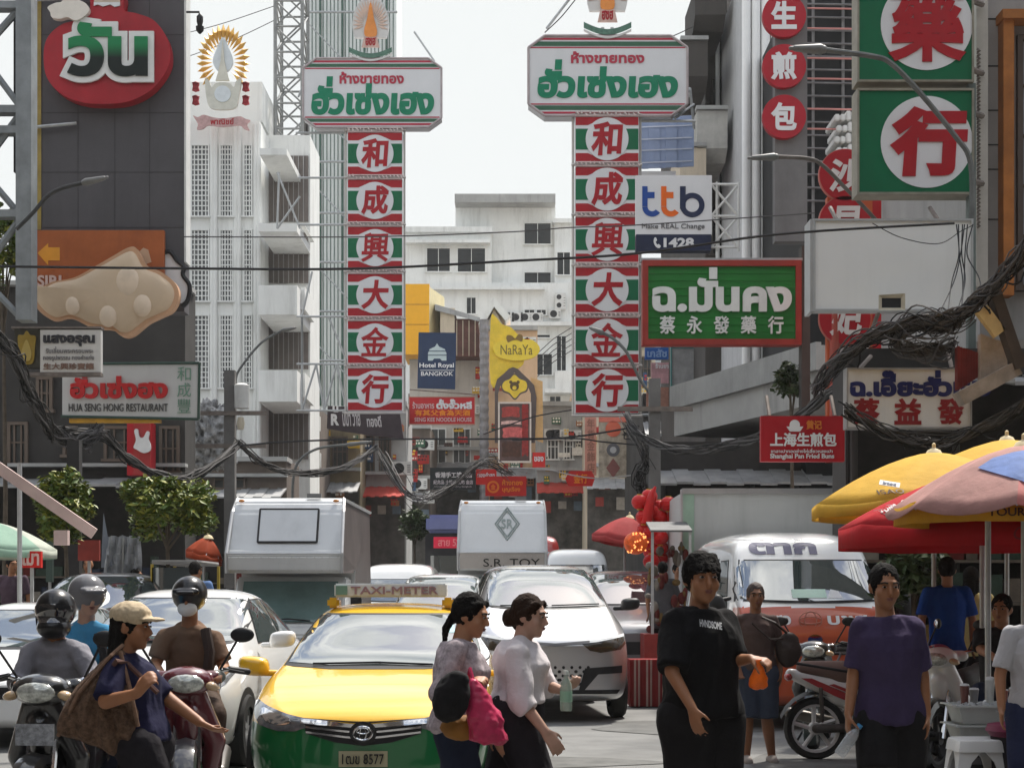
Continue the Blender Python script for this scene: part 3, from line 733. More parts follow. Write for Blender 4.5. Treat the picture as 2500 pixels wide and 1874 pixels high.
def crest(s, cx, y0, y1, half, full=True):
    """Gold shop crest: flame inside a fan of rays over a lettered base and ribbon."""
    H = y1-y0; k = MB()
    cy = y0+H*.46
    pts = [(cx+half*.86*sin(a), cy-H*.47*cos(a)*(1 if abs(a) < 1.4 else .9)) for a in [(-2.1+4.2*i/40) for i in range(41)]]
    s.poly('crest_fan', mat('crest white', (.62, .60, .58), .6, var=.1, scale=3), pts, .0, .12)
    k = MB()
    for i in range(21):
        a = -1.75+3.5*i/20; r0, r1 = half*.34, half*.82
        c0 = (cx+r0*sin(a), cy-r0*1.15*cos(a)); c1 = (cx+r1*sin(a), cy-H*.43*cos(a)); px, pz = -cos(a)*half*.035, sin(a)*half*.035
        mid = ((c0[0]+c1[0])/2, (c0[1]+c1[1])/2)
        k.prism([(s.X(p[0]), s.Z(p[1])) for p in (c0, (mid[0]+px*1.6, mid[1]-pz*1.6), c1, (mid[0]-px*1.6, mid[1]+pz*1.6))], -.02, 0)
    k.build('crest_rays', mat('crest ray', (.62, .45, .36), .6, var=.1), s.t)
    fl = spline([(cx, cy-H*.36), (cx+half*.16, cy-H*.1), (cx+half*.3, cy+H*.1), (cx+half*.22, cy+H*.2), (cx-half*.22, cy+H*.2), (cx-half*.3, cy+H*.1), (cx-half*.16, cy-H*.1)], 5)
    s.poly('crest_flame', mat('crest orange', (.75, .27, .06), .5, var=.2, scale=3), fl, -.05, .03)
    s.poly('crest_base', mat('crest pink', (.62, .42, .36), .6, var=.2, scale=6), [(cx-half*.3, cy+H*.2), (cx+half*.3, cy+H*.2), (cx+half*.42, cy+H*.38), (cx-half*.42, cy+H*.38)], -.045, .04)
    s.text('ฮซฮ', RED(), cx-half*.24, cy+H*.22, cx+half*.24, cy+H*.35, -.056, .01, .04)
    rb = [(cx-half+2*half*i/20, y1-H*.16+H*.1*math.sin(pi*i/20)) for i in range(21)]; rb2 = [(a, b+H*.075) for a, b in rb]
    s.poly('crest_ribbon', mat('ribbon green grey', (.10, .2, .15), .6, var=.4, scale=8), rb+rb2[::-1], -.06, .05)
    rb3 = [(a, b+H*.02) for a, b in rb2]; rb4 = [(a, b+H*.03) for a, b in rb3]
    s.poly('crest_ribbon_edge', mat('crest white', (.62, .60, .58)), rb3+rb4[::-1], -.055, .05)
    s.bars('crest_post', steel(), [((cx-half*.2, y1-H*.1), (cx-half*.2, y1+6)), ((cx+half*.2, y1-H*.1), (cx+half*.2, y1+6))], .05, .05)

def gold_shop_sign(label, d, oct_, stripes, small, big, col, cy0, pitch, ch, crestbox):
    x0, y0, x1, y1 = oct_
    s = Sign('gold_shop_sign', label, 'shop sign', x0, y0, x1, y1, d, .5, 'tall gold shop signs')
    cut = 40 if d < 45 else 32
    pts = [(x0+cut, y0), (x1-cut, y0), (x1, y0+cut*.72), (x1, y1-cut*.72), (x1-cut, y1), (x0+cut, y1), (x0, y1-cut*.72), (x0, y0+cut*.72)]
    s.poly('head_panel', WHITE(), pts, 0, .5)
    k = MB()
    for i in range(8):
        a, b = pts[i], pts[(i+1) % 8]
        k.tube([(s.X(a[0]), -.01, s.Z(a[1])), (s.X(b[0]), -.01, s.Z(b[1]))], .035, 6)
    k.build('head_frame', mat('pink grey trim', (.42, .36, .36), .5, .2, var=.2), s.t)
    for j, (fy, h, m) in enumerate(stripes):
        for top in (1, 0):
            ya = y0+fy if top else y1-fy-h; yb = ya+h
            def ed(y):
                e = min(y-y0, y1-y); return cut*(1-min(1, e/(cut*.72)))+5
            s.poly('stripe', m, [(x0+ed(ya), ya), (x1-ed(ya), ya), (x1-ed(yb), yb), (x0+ed(yb), yb)], -.008, .008)
    s.text('ห้างขายทอง', PINKRED(), *small, bold=.035)
    s.text('ฮั่วเซ่งเฮง', mat('lettering green', (.0, .19, .095), .5, var=.12), *big, bold=.05, shear=.06)
    a, b = col; w = b-a; cx = (a+b)/2
    for i, chh in enumerate('和成興大金行'):
        c = cy0+pitch*i; h = pitch*.9; ta, tb = c-h/2, c+h/2
        k = MB(); k.box(s.X(a), s.X(b), 0, .42, s.Z(tb), s.Z(ta)); tile = k.build('tile', WHITE(), s.t)
        for (za, zb, m) in ((ta+h*.01, ta+h*.19, RED()), (tb-h*.19, tb-h*.01, RED())):
            up = za < c; q = h*.035
            pts = [(a+1.5, za), (b-1.5, za), (b-1.5, zb), (b-w*.2, zb), (cx+w*.18, zb-(zb-za)*.4), (cx-w*.18, zb-(zb-za)*.4), (a+w*.2, zb), (a+1.5, zb)] if up else \
                  [(a+1.5, zb), (b-1.5, zb), (b-1.5, za), (b-w*.2, za), (cx+w*.18, za+(zb-za)*.4), (cx-w*.18, za+(zb-za)*.4), (a+w*.2, za), (a+1.5, za)]
            s.poly('red_band', m, pts, -.008, .008, tile)
        s.poly('green_band', GREEN(), [(a+1.5, c-h*.23), (b-1.5, c-h*.23), (b-1.5, c+h*.23), (a+1.5, c+h*.23)], -.008, .008, tile)
        s.disc('disc', WHITE(), cx, c, w*.335, -.03, .025, tile)
        s.text(chh, RED(), cx-w*.25, c-w*.27, cx+w*.25, c+w*.26, -.045, .012, .02 if chh in '興金' else .035, .08, par=tile)
        # glass tube lettering in the joint between two tiles
        k = MB(); rg = random.Random(i*7+int(d)); yy = ta-pitch*.05
        for j in range(15):
            x = a+4+(w-8)*j/14; z = yy+rg.uniform(-3, 3); r = .022
            k.tube([(s.X(x), -.05, s.Z(z-3)), (s.X(x+rg.uniform(0, 6)), -.06, s.Z(z+3))], r, 5)
        k.tube([(s.X(a), -.03, s.Z(yy-4.5)), (s.X(b), -.03, s.Z(yy-4.5))], .02, 5); k.tube([(s.X(a), -.03, s.Z(yy+4.5)), (s.X(b), -.03, s.Z(yy+4.5))], .02, 5)
        tag(k.build('neon_tubes', mat('unlit neon tube', (.62, .5, .48), .3, var=.2), s.t))
    top, bot = cy0-pitch*.5, cy0+pitch*5.5
    k = MB(); k.box(s.X(a+3), s.X(b-3), .04, .38, s.Z(bot-8), s.Z(y1)); k.build('spine', mat('sign backing red', (.25, .05, .05), .7, var=.3), s.t)
    s.bars('edge_rail', mat('pale rail', (.5, .47, .44), .5, .3), [((a-5, top, .1), (a-5, bot, .1)), ((b+4, top, .1), (b+4, bot, .1))]+[((a-9, top+pitch*i, .02), (b+8, top+pitch*i, .02)) for i in range(7)], .035)
    crest(s, *crestbox)
    return s
s1 = gold_shop_sign('tall gold shop sign left of the street centre with complete flame crest and red stripes', 50, (740, 143, 1078, 311), [(5, 5, PINKRED()), (13, 8, mat('dark green stripe', (.04, .12, .07), .5)), (23, 3, PINKRED())],
    (829, 176, 986, 205), (760, 187, 1060, 281), (848, 983), 375, 115, 0, (905, -8, 141, 52))
s1.bars('bracket', mat('grey white bracket', (.45, .46, .46), .5, .3, var=.2), [((640+80, 320, .2), (848, 320, .2)), ((725, 430, .2), (848, 430, .2)), ((725, 545, .2), (848, 545, .2)), ((722, 770, .2), (848, 770, .2)), ((722, 886, .2), (848, 886, .2)), ((722, 1000, .2), (848, 1000, .2)),
    ((735, 880, .2), (735, 1000, .2)), ((735, 770, .2), (735, 886, .2)), ((790, 886, .2), (790, 1000, .2)), ((735, 1000, .2), (770, 886, .2)), ((770, 886, .2), (790, 1000, .2)), ((790, 1000, .2), (820, 886, .2)), ((820, 886, .2), (845, 1000, .2)), ((800, 770, .2), (848, 886, .2)), ((735, 886, .2), (735, 770, .2)), ((735, 770, .2), (760, 660, .2)), ((655+15, 400, 1), (665, 540, 1)), ((665, 540, 1), (722, 460, 1)), ((665, 400, 1), (722, 540, 1)), ((725, 230, .3), (760, 150, .3)), ((1010, 70, .3), (1060, 145, .2))], .035)
s2 = gold_shop_sign('tall gold shop sign right of the street centre whose crest is cut by the frame', 40, (1290, 88, 1678, 283), [(5, 5, PINKRED()), (14, 11, mat('dark green stripe', (.04, .12, .07), .5)), (27, 3, PINKRED())],
    (1394, 126, 1573, 155), (1312, 146, 1655, 240), (1404, 1560), 340, 122.6, 0, (1483, -92, 84, 58))
s2.bars('bracket', steel(), [((1560, 290, .2), (1700, 290, .2)), ((1640, 283, .2), (1690, 200, .5)), ((1650, 283, .2), (1700, 240, .5)), ((1660, 270, .3), (1690, 210, .6)), ((1690, 200, .5), (1700, 300, .5)), ((1540, 1010, .2), (1600, 1010, .2)), ((1335, 60, .3), (1420, -50, .3))], .035)

# --- bank sign with lattice arm
s = Sign('bank_sign', 'white bank sign with blue and orange curved letters above a navy phone number strip', 'sign', 1553, 428, 1740, 610, 37, .3)
s.rect('panel', WHITE(), 1553, 428, 1738, 572, th=.3); s.rect('number_strip', mat('navy strip', (.012, .018, .05), .4, var=.2), 1553, 572, 1736, 612, th=.3)
def ring_arc(cx, cz, r, w, a0, a1, n=24):
    return [(cx+r*cos(a0+(a1-a0)*i/n), cz-r*sin(a0+(a1-a0)*i/n)) for i in range(n+1)]+[(cx+(r-w)*cos(a1+(a0-a1)*i/n), cz-(r-w)*sin(a1+(a0-a1)*i/n)) for i in range(n+1)]
for nm, m, x in (('letter_t', mat('bank blue', (.012, .06, .28), .4), 1568), ('letter_t', mat('bank orange', (.72, .13, .012), .4), 1614)):
    o = s.poly(nm, m, [(x, 455), (x+13, 455), (x+13, 469), (x+30, 469), (x+30, 484), (x+13, 484), (x+13, 504), (x, 504)], -.012, .012)
    s.poly('letter_hook', m, ring_arc(x+24, 505, 24, 13, pi, 2*pi-.65), -.0125, .0115, o)
mm = mat('bank navy', (.012, .02, .06), .4)
o = s.poly('letter_b', mm, [(1660, 455), (1674, 455), (1674, 510), (1660, 510)], -.012, .012); s.poly('bowl', mm, ring_arc(1690, 501, 30, 13, 0, 2*pi, 40), -.0125, .0115, o)
s.text('Make REAL Change', mat('grey lettering', (.12, .12, .13)), 1567, 546, 1720, 562, bold=.0)
s.text('1428', WHITE(), 1620, 581, 1694, 604, bold=.04)
s.poly('phone_symbol', WHITE(), spline([(1597, 582), (1601, 580), (1604, 587), (1601, 590), (1604, 597), (1608, 596), (1613, 601), (1609, 606), (1601, 602), (1596, 592)], 4), -.012, .012)
s.bars('lattice_arm', mat('white arm', (.6, .6, .58), .5, .2), [((1738, 446), (1805, 446)), ((1738, 524), (1805, 524)), ((1738, 600), (1805, 600)), ((1738, 446), (1805, 524)), ((1805, 446), (1738, 524)), ((1738, 524), (1805, 600)), ((1805, 524), (1738, 600)), ((1752, 440), (1752, 610)), ((1805, 440), (1805, 610))], .03, .15)
s = Sign('blue_banner', 'pale blue banner with faint white lines behind the right gold shop sign', 'banner', 1556, 280, 1694, 415, 41.5, .06)
k = MB(); n = 10
for i in range(n):
    a, b = 1556+138*i/n, 1556+138*(i+1)/n
    k.prism([(s.X(a), s.Z(285-3*i/n)), (s.X(b), s.Z(285-3*(i+1)/n)), (s.X(b), s.Z(412-(6*(i+1)/n))), (s.X(a), s.Z(412-6*i/n))], 0.02*sin(i*2), .05+.02*sin(i*2))
k.build('cloth', mat('blue banner cloth', (.26, .33, .50), .7, var=.12, scale=1.2), s.t)
for y in (309, 339, 366, 396): s.poly('print_line', mat('banner print', (.5, .55, .66)), [(1562, y+1), (1690, y-4), (1690, y-1), (1562, y+4)], -.035, .01)
s = Sign('grey_backed_banner', 'narrow white banner edge under the pale blue banner', 'banner', 1560, 418, 1650, 470, 41.6, .05); s.rect('cloth', WHITE())

# --- green pharmacy sign in red frame
s = Sign('pharmacy_sign', 'green boarded sign in a red frame with white raised Thai and Chinese letters', 'sign', 1582, 650, 1942, 828, 30, .22)
g1 = mat('bright sign green', (.015, .17, .025), .5, var=.18, scale=1.5, streak=.2)
k = MB()
for i in range(20):
    a, b = 650+178*i/20, 650+178*(i+1)/20; k.box(s.X(1582), s.X(1942), 0 if i % 2 else .012, .2, s.Z(b), s.Z(a))
k.build('boards', g1, s.t); s.frame(mat('red sign frame', (.30, .035, .025), .5, var=.2, scale=3, streak=.3), 14, -.05, .3)
k = MB(); k.box(s.X(1565), s.X(1959), -.02, .24, s.Z(636), s.Z(630)); k.build('top_flashing', steel(), s.t)
ww = mat('raised white letter', (.68, .69, .66), .5, var=.1, streak=.2)
s.text('ฉ.มั่นคง', ww, 1592, 654, 1932, 762, -.06, .06, .045)
for ch, x in zip('蔡永發藥行', (1610, 1676, 1742, 1808, 1874)): s.text(ch, ww, x, 772, x+38, 815, -.05, .05, .018)
k = MB(); k.box(s.X(1957), s.X(1978), .0, .3, s.Z(1100), s.Z(600)); k.build('post', fcol, s.t)
# --- three red discs on a grey slab
s = Sign('red_disc_sign', 'grey slab sign with three red discs bearing white Chinese characters', 'sign', 1893, -40, 1972, 588, 33, .3)
s.poly('slab', mat('sign slab grey', (.15, .145, .145), .7, var=.1, streak=.3), [(1893, -60), (1972, -60), (1972, 588), (1893, 588)], .05, .3)
for ch, y in zip('生煎包', (42, 165, 288)):
    o = s.disc('disc', mat('disc red', (.36, .01, .022), .5, var=.1, streak=.2), 1913, y, 53, -.1, .14)
    s.text(ch, WHITE(), 1880, y-34, 1943, y+34, -.12, .02, .04, par=o)
s.bars('neon_bars', mat('neon pink', (.5, .2, .18), .4), [((1965, y), (2095, y+2)) for y in (16, 65, 138, 188, 262, 311)], .018, .1)
# --- green squares with white discs
for ch, y0, y1, lab in (('藥', -55, 196, 'upper green square sign with a white disc and red character, cut by the frame'), ('行', 222, 470, 'lower green square sign with a white disc and red character')):
    s = Sign('green_square_sign', lab, 'sign', 2097, y0, 2372, y1, 21.7, .2, 'green square disc signs')
    s.rect('panel', GREEN()); s.frame(mat('dull sign frame', (.27, .25, .2), .6, .2, var=.3), 5, -.03, .36)
    cy = 60 if y0 < 0 else 347; o = s.disc('disc', WHITE(), 2262, cy, 112, -.012, .012)
    if y0 < 0: s.text(ch, RED(), 2168, cy-96, 2358, cy+92, -.03, .018, .028, par=o)
    else: s.text(ch, RED(), 2172, cy-86, 2362, cy+84, -.03, .018, .055, .05, par=o)
    s.bars('bracket', rust(), [((2377, y0+40, .2), (2420, y0+40, .4)), ((2377, y1-40, .2), (2420, y1-40, .4))], .04)
t = thing('sign_post', 'grey green steel post beside the green square signs', 'post', (wx(2376, 21.7), 21.75, 0)); k = MB(); k.box(-.05, .05, 0, .12, 0, wz(200, 21.7)); k.build('post', mat('grey green post', (.14, .17, .16), .6, .2, var=.2, streak=.4), t)
# --- round red signs hidden behind, with orange vertical board
s = Sign('vertical_board_sign', 'orange and red vertical board sign with round red medallions half hidden behind blank billboard', 'sign', 2010, 380, 2165, 1130, 29, .3)
s.rect('board', mat('orange board', (.48, .10, .035), .5, var=.2, scale=2, streak=.3), 2020, 480, 2130, 1128, 0, .2)
s.rect('red_edge', RED(), 2128, 470, 2166, 1115, .02, .25); s.rect('red_foot', RED(), 2020, 1085, 2166, 1128, -.02, .2)
k = MB(); k.lathe([(.09, s.Z(1110)), (.09, s.Z(560))], 12, (s.X(2036), -.06, 0)); k.build('red_column', mat('column red', (.36, .07, .05), .4, var=.2), s.t, True)
for ch, y in (('沙', 431), ('貝', 545), ('妃', 780)):
    o = s.disc('medallion', RED(), 2060, y, 62, -.12, .1); s.disc('medallion_rim', mat('medallion rim', (.45, .15, .12)), 2060, y, 64, -.1, .07, o)
    s.text(ch, mat('cream letter', (.66, .6, .58)), 2022, y-38, 2100, y+42, -.14, .02, .035, .1, par=o)
s.poly('white_script', WHITE(), [(2050, 850), (2075, 846), (2120, 836), (2124, 848), (2090, 862), (2060, 872), (2050, 868)], -.03, .02)
# --- blank billboard with speaker
s = Sign('blank_billboard', 'blank white billboard panel on the right with sagging wires in front', 'billboard', 1990, 540, 2370, 755, 20.6, .12)
s.rect('panel', mat('blank billboard white', (.72, .73, .72), .6, var=.05, scale=.8, streak=.12)); s.frame(mat('billboard edge', (.42, .43, .43), .5, .3), 5, -.03, .2)
k = MB(); k.box(s.X(1978), s.X(1988), 0, .4, s.Z(760), s.Z(535)); k.build('side_return', mat('billboard edge', (.42, .43, .43)), s.t)
s.bars('hanger', rust(), [((2050, 540, .1), (2050, 480, .6)), ((2300, 540, .1), (2300, 480, .6)), ((2150, 755, .1), (2150, 800, .6))], .03)
s = Sign('horn_speaker', 'beige square horn loudspeaker below the blank billboard', 'loudspeaker', 2145, 718, 2212, 757, 20.2, .2)
k = MB(); x0, x1, z0, z1 = s.X(2145), s.X(2210), s.Z(757), s.Z(720); a = .2; r_o = [(x0, 0, z0), (x1, 0, z0), (x1, 0, z1+.02), (x0, 0, z1)]; r_i = [(x0*.74, .03, z0*.66), (x1*.74, .03, z0*.66), (x1*.74, .03, z1*.66), (x0*.74, .03, z1*.66)]; r_b = [(x0*.25, .24, z0*.3), (x1*.25, .24, z0*.3), (x1*.25, .24, z1*.3), (x0*.25, .24, z1*.3)]; r_ib = [(x0*.2, .2, z0*.25), (x1*.2, .2, z0*.25), (x1*.2, .2, z1*.25), (x0*.2, .2, z1*.25)]
k.rings([r_b, r_o, r_i, r_ib]); k.build('horn', mat('beige horn', (.5, .46, .36), .6, var=.2, scale=6), s.t)
k = MB(); k.rings([[(p[0]*.97, p[1]+.004, p[2]*.97) for p in r_i], [(p[0], p[1]-.004, p[2]) for p in r_ib]], cap=True); k.build('horn_throat', black(), s.t)
k = MB(); k.lathe([(.035, 0), (.03, .05), (.005, .07)], 14, (0, .12, 0), Matrix.Rotation(pi/2, 3, 'X')); k.build('horn_centre', mat('horn centre', (.35, .28, .2), .5), s.t)
# --- blue and red lettering sign
s = Sign('blue_red_sign', 'white sign with dark blue Thai letters over three red Chinese characters', 'sign', 2070, 902, 2368, 1042, 19, .14)
s.rect('panel', mat('aged sign white', (.60, .58, .55), .6, var=.1, scale=1.2, streak=.25)); s.frame(mat('zinc edge', (.33, .32, .31), .5, .4, var=.3), 4, -.02, .2)
s.text('ฉ.เอี๊ยะฮั่วเฮง', mat('ink blue', (.012, .015, .09), .5, var=.2), 2075, 904, 2420, 968, -.012, .012, .055)
for ch, x in zip('蔡益發', (2082, 2183, 2288)): s.text(ch, mat('brush red', (.22, .01, .012), .5, var=.2), x, 972, x+66, 1036, -.012, .012, .035)
s.bars('hanger', rust(), [((2100, 900, .1), (2140, 860, .3)), ((2330, 900, .1), (2330, 840, .3))], .025)
s = Sign('red_bun_shop_sign', 'red sign with white Chinese characters and a small white bun emblem', 'sign', 1858, 1015, 2062, 1126, 20.9, .12)
s.rect('panel', RED())
em = s.disc('bun_emblem', WHITE(), 1940, 1037, 12.5, -.012, .012)
s.poly('bun_band', WHITE(), [(1920, 1041), (1961, 1041), (1953, 1053), (1928, 1053)], -.013, .012, em)
s.text('黄记', mat('amber letter', (.6, .18, .03)), 1968, 1026, 2006, 1048)
s.text('上海生煎包', WHITE(), 1880, 1056, 2042, 1090, bold=.03)
s.text('ซาลาเปาทอดซ่างไห่เสี่ยวหลงเปา', mat('sign white', (.66, .66, .67)), 1882, 1094, 2032, 1105, bold=.01)
s.text('Shanghai Pan Fried Buns', WHITE(), 1880, 1107, 2036, 1122, bold=.02)
s.bars('hanger', rust(), [((1880, 1015, .05), (1880, 960, .3)), ((2040, 1015, .05), (2040, 960, .3))], .025)

# ---------------- left
s = Sign('bottle_billboard', 'dark grey tall billboard with a red flask shape and a peach cloud', 'billboard', 85, -60, 452, 790, 30, .5)
s.rect('panel', mat('billboard dark grey', (.085, .08, .086), .7, var=.12, scale=1, streak=.3), 100, -60, 450, 760, 0, .45)
k = MB()
for y in (85, 275, 420, 555): k.box(s.X(100), s.X(450), -.006, .0, s.Z(y+.8), s.Z(y))
for x in (190, 280, 365): k.box(s.X(x), s.X(x+.8), -.006, .0, s.Z(760), s.Z(-60))
k.build('panel_seams', mat('seam grey', (.05, .047, .05), .8), s.t)
s.rect('yellow_edge', mat('dull yellow edge', (.30, .22, .06), .6, var=.3), 86, 0, 101, 560, -.02, .3); s.rect('white_edge', mat('pale trim', (.6, .6, .58), .6), 450, -60, 455, 640, -.02, .4)
flask = spline([(233, 0), (234, 38), (200, 62), (160, 75), (128, 105), (118, 145), (125, 200), (158, 240), (210, 262), (275, 266), (330, 258), (380, 230), (415, 185), (424, 148), (415, 105), (385, 65), (345, 48), (311, 38), (309, 0)], 6)
fl = s.poly('flask', mat('flask red', (.36, .018, .028), .45, var=.2, scale=2, streak=.2), flask, -.3, .28)
s.rect('flask_cap', RED(), 230, -70, 312, 40, -.28, .26); s.rect('cap_window', mat('cap cream', (.5, .42, .33), .5, var=.2), 240, -4, 303, 28, -.31, .02)
s.poly('flask_cap_foam', WHITE(), [(240, 22), (303, 22), (303, 30), (290, 33), (280, 27), (262, 32), (250, 27), (240, 30)], -.33, .02)
cl = s.poly('cream_splash', mat('splash cream', (.72, .67, .6), .5, var=.1), spline([(132, 38), (150, 28), (165, 25), (172, 14), (190, 10), (207, 20), (225, 30), (232, 45), (222, 58), (200, 70), (180, 62), (160, 66), (142, 62), (138, 50)], 5), -.42, .14)
k = text_mb('วัน', s.X(178), s.X(372), s.Z(203), s.Z(72), -.37, .05, .045, outline=14*s.k); k.build('lettering_backing', mat('letter backing white', (.7, .7, .68), .5), s.t, norm=False)
gm = mat('lettering green to black', (.02, .2, .07), .5, var=0)
nt_ = gm.node_tree; cn = nt_.nodes.new('ShaderNodeTexCoord'); sx = nt_.nodes.new('ShaderNodeSeparateXYZ'); mr = nt_.nodes.new('ShaderNodeMapRange'); cr = nt_.nodes.new('ShaderNodeValToRGB')
nt_.links.new(cn.outputs['Generated'], sx.inputs[0]); nt_.links.new(sx.outputs['Z'], cr.inputs[0]); cr.color_ramp.elements[0].color = (.006, .012, .01, 1); cr.color_ramp.elements[0].position = .34; cr.color_ramp.elements[1].color = (.012, .2, .07, 1); cr.color_ramp.elements[1].position = .6
nt_.links.new(cr.outputs[0], nt_.nodes['Principled BSDF'].inputs['Base Color'])
s.text('วัน', gm, 178, 72, 372, 203, -.4, .03, .045)
# letters of a moulded cloud panel below
cloud = spline([(75, 708), (110, 716), (148, 700), (200, 690), (255, 660), (290, 640), (330, 618), (350, 622), (372, 660), (410, 678), (442, 705), (450, 735), (436, 768), (405, 785), (375, 800), (340, 828), (315, 832), (290, 815), (260, 812), (232, 806), (200, 790), (180, 786), (150, 792), (125, 780), (105, 758), (90, 730)], 6)
cp = s.poly('cloud', mat('cloud rim', (.55, .33, .2), .5, var=.15), cloud, -.5, .2)
cm = mat('cloud peach', (.56, .43, .30), .5, var=.1, scale=1.5); k = MB(); cx_, cy_ = 270, 730
inner = [(cx_+(a-cx_)*.94, cy_+(b-cy_)*.9) for a, b in cloud]
n_ = len(inner); rgs = [[(s.X(cx_+(a-cx_)*f), -.5-h, s.Z(cy_+(b-cy_)*f)) for a, b in inner] for f, h in ((1, .0), (.96, .06), (.85, .11), (.6, .15), (.2, .17))]
k.rings(rgs); k.build('cloud_cushion', cm, s.t, True)
k = MB()
for a, b, r in ((285, 785, 22), (366, 760, 22), (200, 760, 18), (330, 705, 30)): k.ell((s.X(a), -.62, s.Z(b)), (r*s.k, .08, r*s.k*1.25))
k.build('cloud_puffs', mat('cloud puff', (.66, .53, .40), .5), s.t, True)
s.poly('cloud_back', WHITE(), spline([(396, 625), (415, 620), (430, 635), (448, 650), (452, 675), (462, 700), (455, 730), (440, 740), (420, 700), (402, 680)], 5), -.1, .05)
k = MB(); k.tube([(s.X(a), -.12, s.Z(b)) for a, b in spline([(398, 622), (418, 618), (436, 640), (452, 655), (450, 675), (466, 700), (462, 735), (448, 752)], 4, False)], .045, 6); k.build('cloud_outline', black(), s.t)
s.bars('stay', steel(), [((85, 315, -.1), (190, 305, -.1)), ((85, 5, -.1), (230, 0, -.1))], .03)
k = MB(); k.tube([P(455, 30, 29.8)-s.t.location, P(486, 30, 29.8)-s.t.location, P(487, 45, 29.8)-s.t.location], .02, 6); cb = k.build('camera_arm', black(), s.t)
k = MB(); k.lathe([(.02, .1), (.06, .05), (.06, -.04), (.04, -.12), (.075, -.13), (.07, -.2), (.02, -.26)], 12, P(488, 48, 29.8)-s.t.location); k.build('camera_dome', black(), s.t, True)
# orange sign behind cloud
s = Sign('orange_sign', 'orange sign with yellow arrow half hidden behind the peach cloud', 'sign', 78, 562, 402, 720, 29.75, .12)
s.rect('panel', mat('sign orange', (.36, .10, .03), .5, var=.2, scale=2, streak=.3), 78, 562, 400, 720, 0, .12)
s.poly('arrow', mat('arrow amber', (.66, .28, .03), .5), [(92, 618), (118, 594), (118, 604), (146, 604), (146, 636), (118, 636), (118, 648)])
s.text('SIRI', mat('faded white letter', (.6, .45, .4)), 92, 672, 150, 700)
s.poly('pale_patch', mat('faded peach', (.5, .33, .22)), [(335, 620), (350, 605), (362, 610), (370, 640), (340, 650)])
# amulet shop sign
s = Sign('amulet_shop_sign', 'small white Thai sign with a gold amulet picture on olive ground', 'sign', 35, 805, 246, 905, 28, .14)
s.rect('panel', mat('aged sign white', (.60, .58, .55)), 98, 805, 246, 908); s.rect('picture', mat('olive ground', (.045, .042, .03), .5, var=.3), 35, 800, 98, 898, -.003, .14)
s.poly('amulet', mat('old gold', (.36, .25, .05), .4, .3, var=.3), spline([(45, 820), (58, 818), (66, 808), (75, 818), (88, 822), (86, 850), (82, 884), (66, 890), (50, 884), (46, 850)], 4), -.03, .025)
s.poly('amulet_figure', mat('pale gold', (.5, .38, .12), .4, .3), spline([(66, 830), (72, 840), (78, 862), (74, 880), (58, 880), (54, 862), (60, 840)], 4), -.045, .015)
ink = mat('sign ink', (.03, .03, .035), .6)
s.text('แสงอรุณ', ink, 106, 817, 232, 845, bold=.05); s.text('รับเลี่ยมพระกรอบพระ', mat('grey ink', (.2, .19, .19)), 112, 846, 228, 862, bold=.01); s.text('ทองรูปพรรณ ทองคำแท่ง', mat('grey ink', (.2, .19, .19)), 106, 866, 230, 882, bold=.01)
s.text('生大興珍寶鑲', mat('brown ink', (.2, .12, .09)), 106, 886, 230, 902, bold=.02)
k = MB(); k.box(s.X(28), s.X(248), -.02, .18, s.Z(802), s.Z(797)); k.box(s.X(60), s.X(246), -.02, .18, s.Z(917), s.Z(909)); k.build('frame', rust(), s.t)
# restaurant sign
s = Sign('restaurant_sign', 'long white restaurant sign with bold red Thai letters and thin green Chinese characters', 'sign', 152, 888, 484, 1020, 33, .2)
s.poly('panel', mat('restaurant sign white', (.50, .50, .49), .5, var=.06, scale=1, streak=.12), [(152, 890), (486, 888), (484, 1021), (152, 1014)], 0, .2)
k = MB()
for a, b in (((150, 888), (487, 886)), ((487, 886), (485, 1023)), ((485, 1023), (150, 1016))): k.tube([(s.X(a[0]), -.01, s.Z(a[1])), (s.X(b[0]), -.01, s.Z(b[1]))], .03, 6)
k.build('frame', mat('dark green edge', (.03, .06, .045), .5), s.t)
s.text('ฮั่วเซ่งฮง', mat('vivid red letter', (.46, .018, .02), .5), 172, 906, 410, 973, -.05, .05, .045)
s.text('HUA SENG HONG RESTAURANT', mat('charcoal letter', (.06, .06, .06)), 168, 985, 410, 1004, bold=.005)
s.text('和成豐', mat('pale green letter', (.16, .30, .22)), 433, 893, 466, 1010, bold=-.008, vert=True)
s.rect('yellow_fascia', mat('amber strip', (.5, .27, .03), .5, var=.3), 168, 1021, 390, 1031, .02, .15)
# red rabbit shop sign
s = Sign('red_rabbit_sign', 'red vertical sign with a white rabbit-eared cutout under the restaurant sign', 'sign', 310, 1030, 368, 1160, 36, .5)
s.rect('panel', RED()); s.rect('front_face', mat('dull red face', (.33, .03, .03), .5, var=.2), 326, 1030, 368, 1160, -.01, .01)
s.poly('white_cutout', mat('cutout silver', (.6, .6, .6), .4, var=.15), spline([(330, 1052), (338, 1048), (342, 1066), (352, 1068), (360, 1054), (366, 1056), (364, 1072), (369, 1085), (368, 1100), (352, 1106), (336, 1098), (328, 1092), (334, 1075)], 4), -.09, .07)
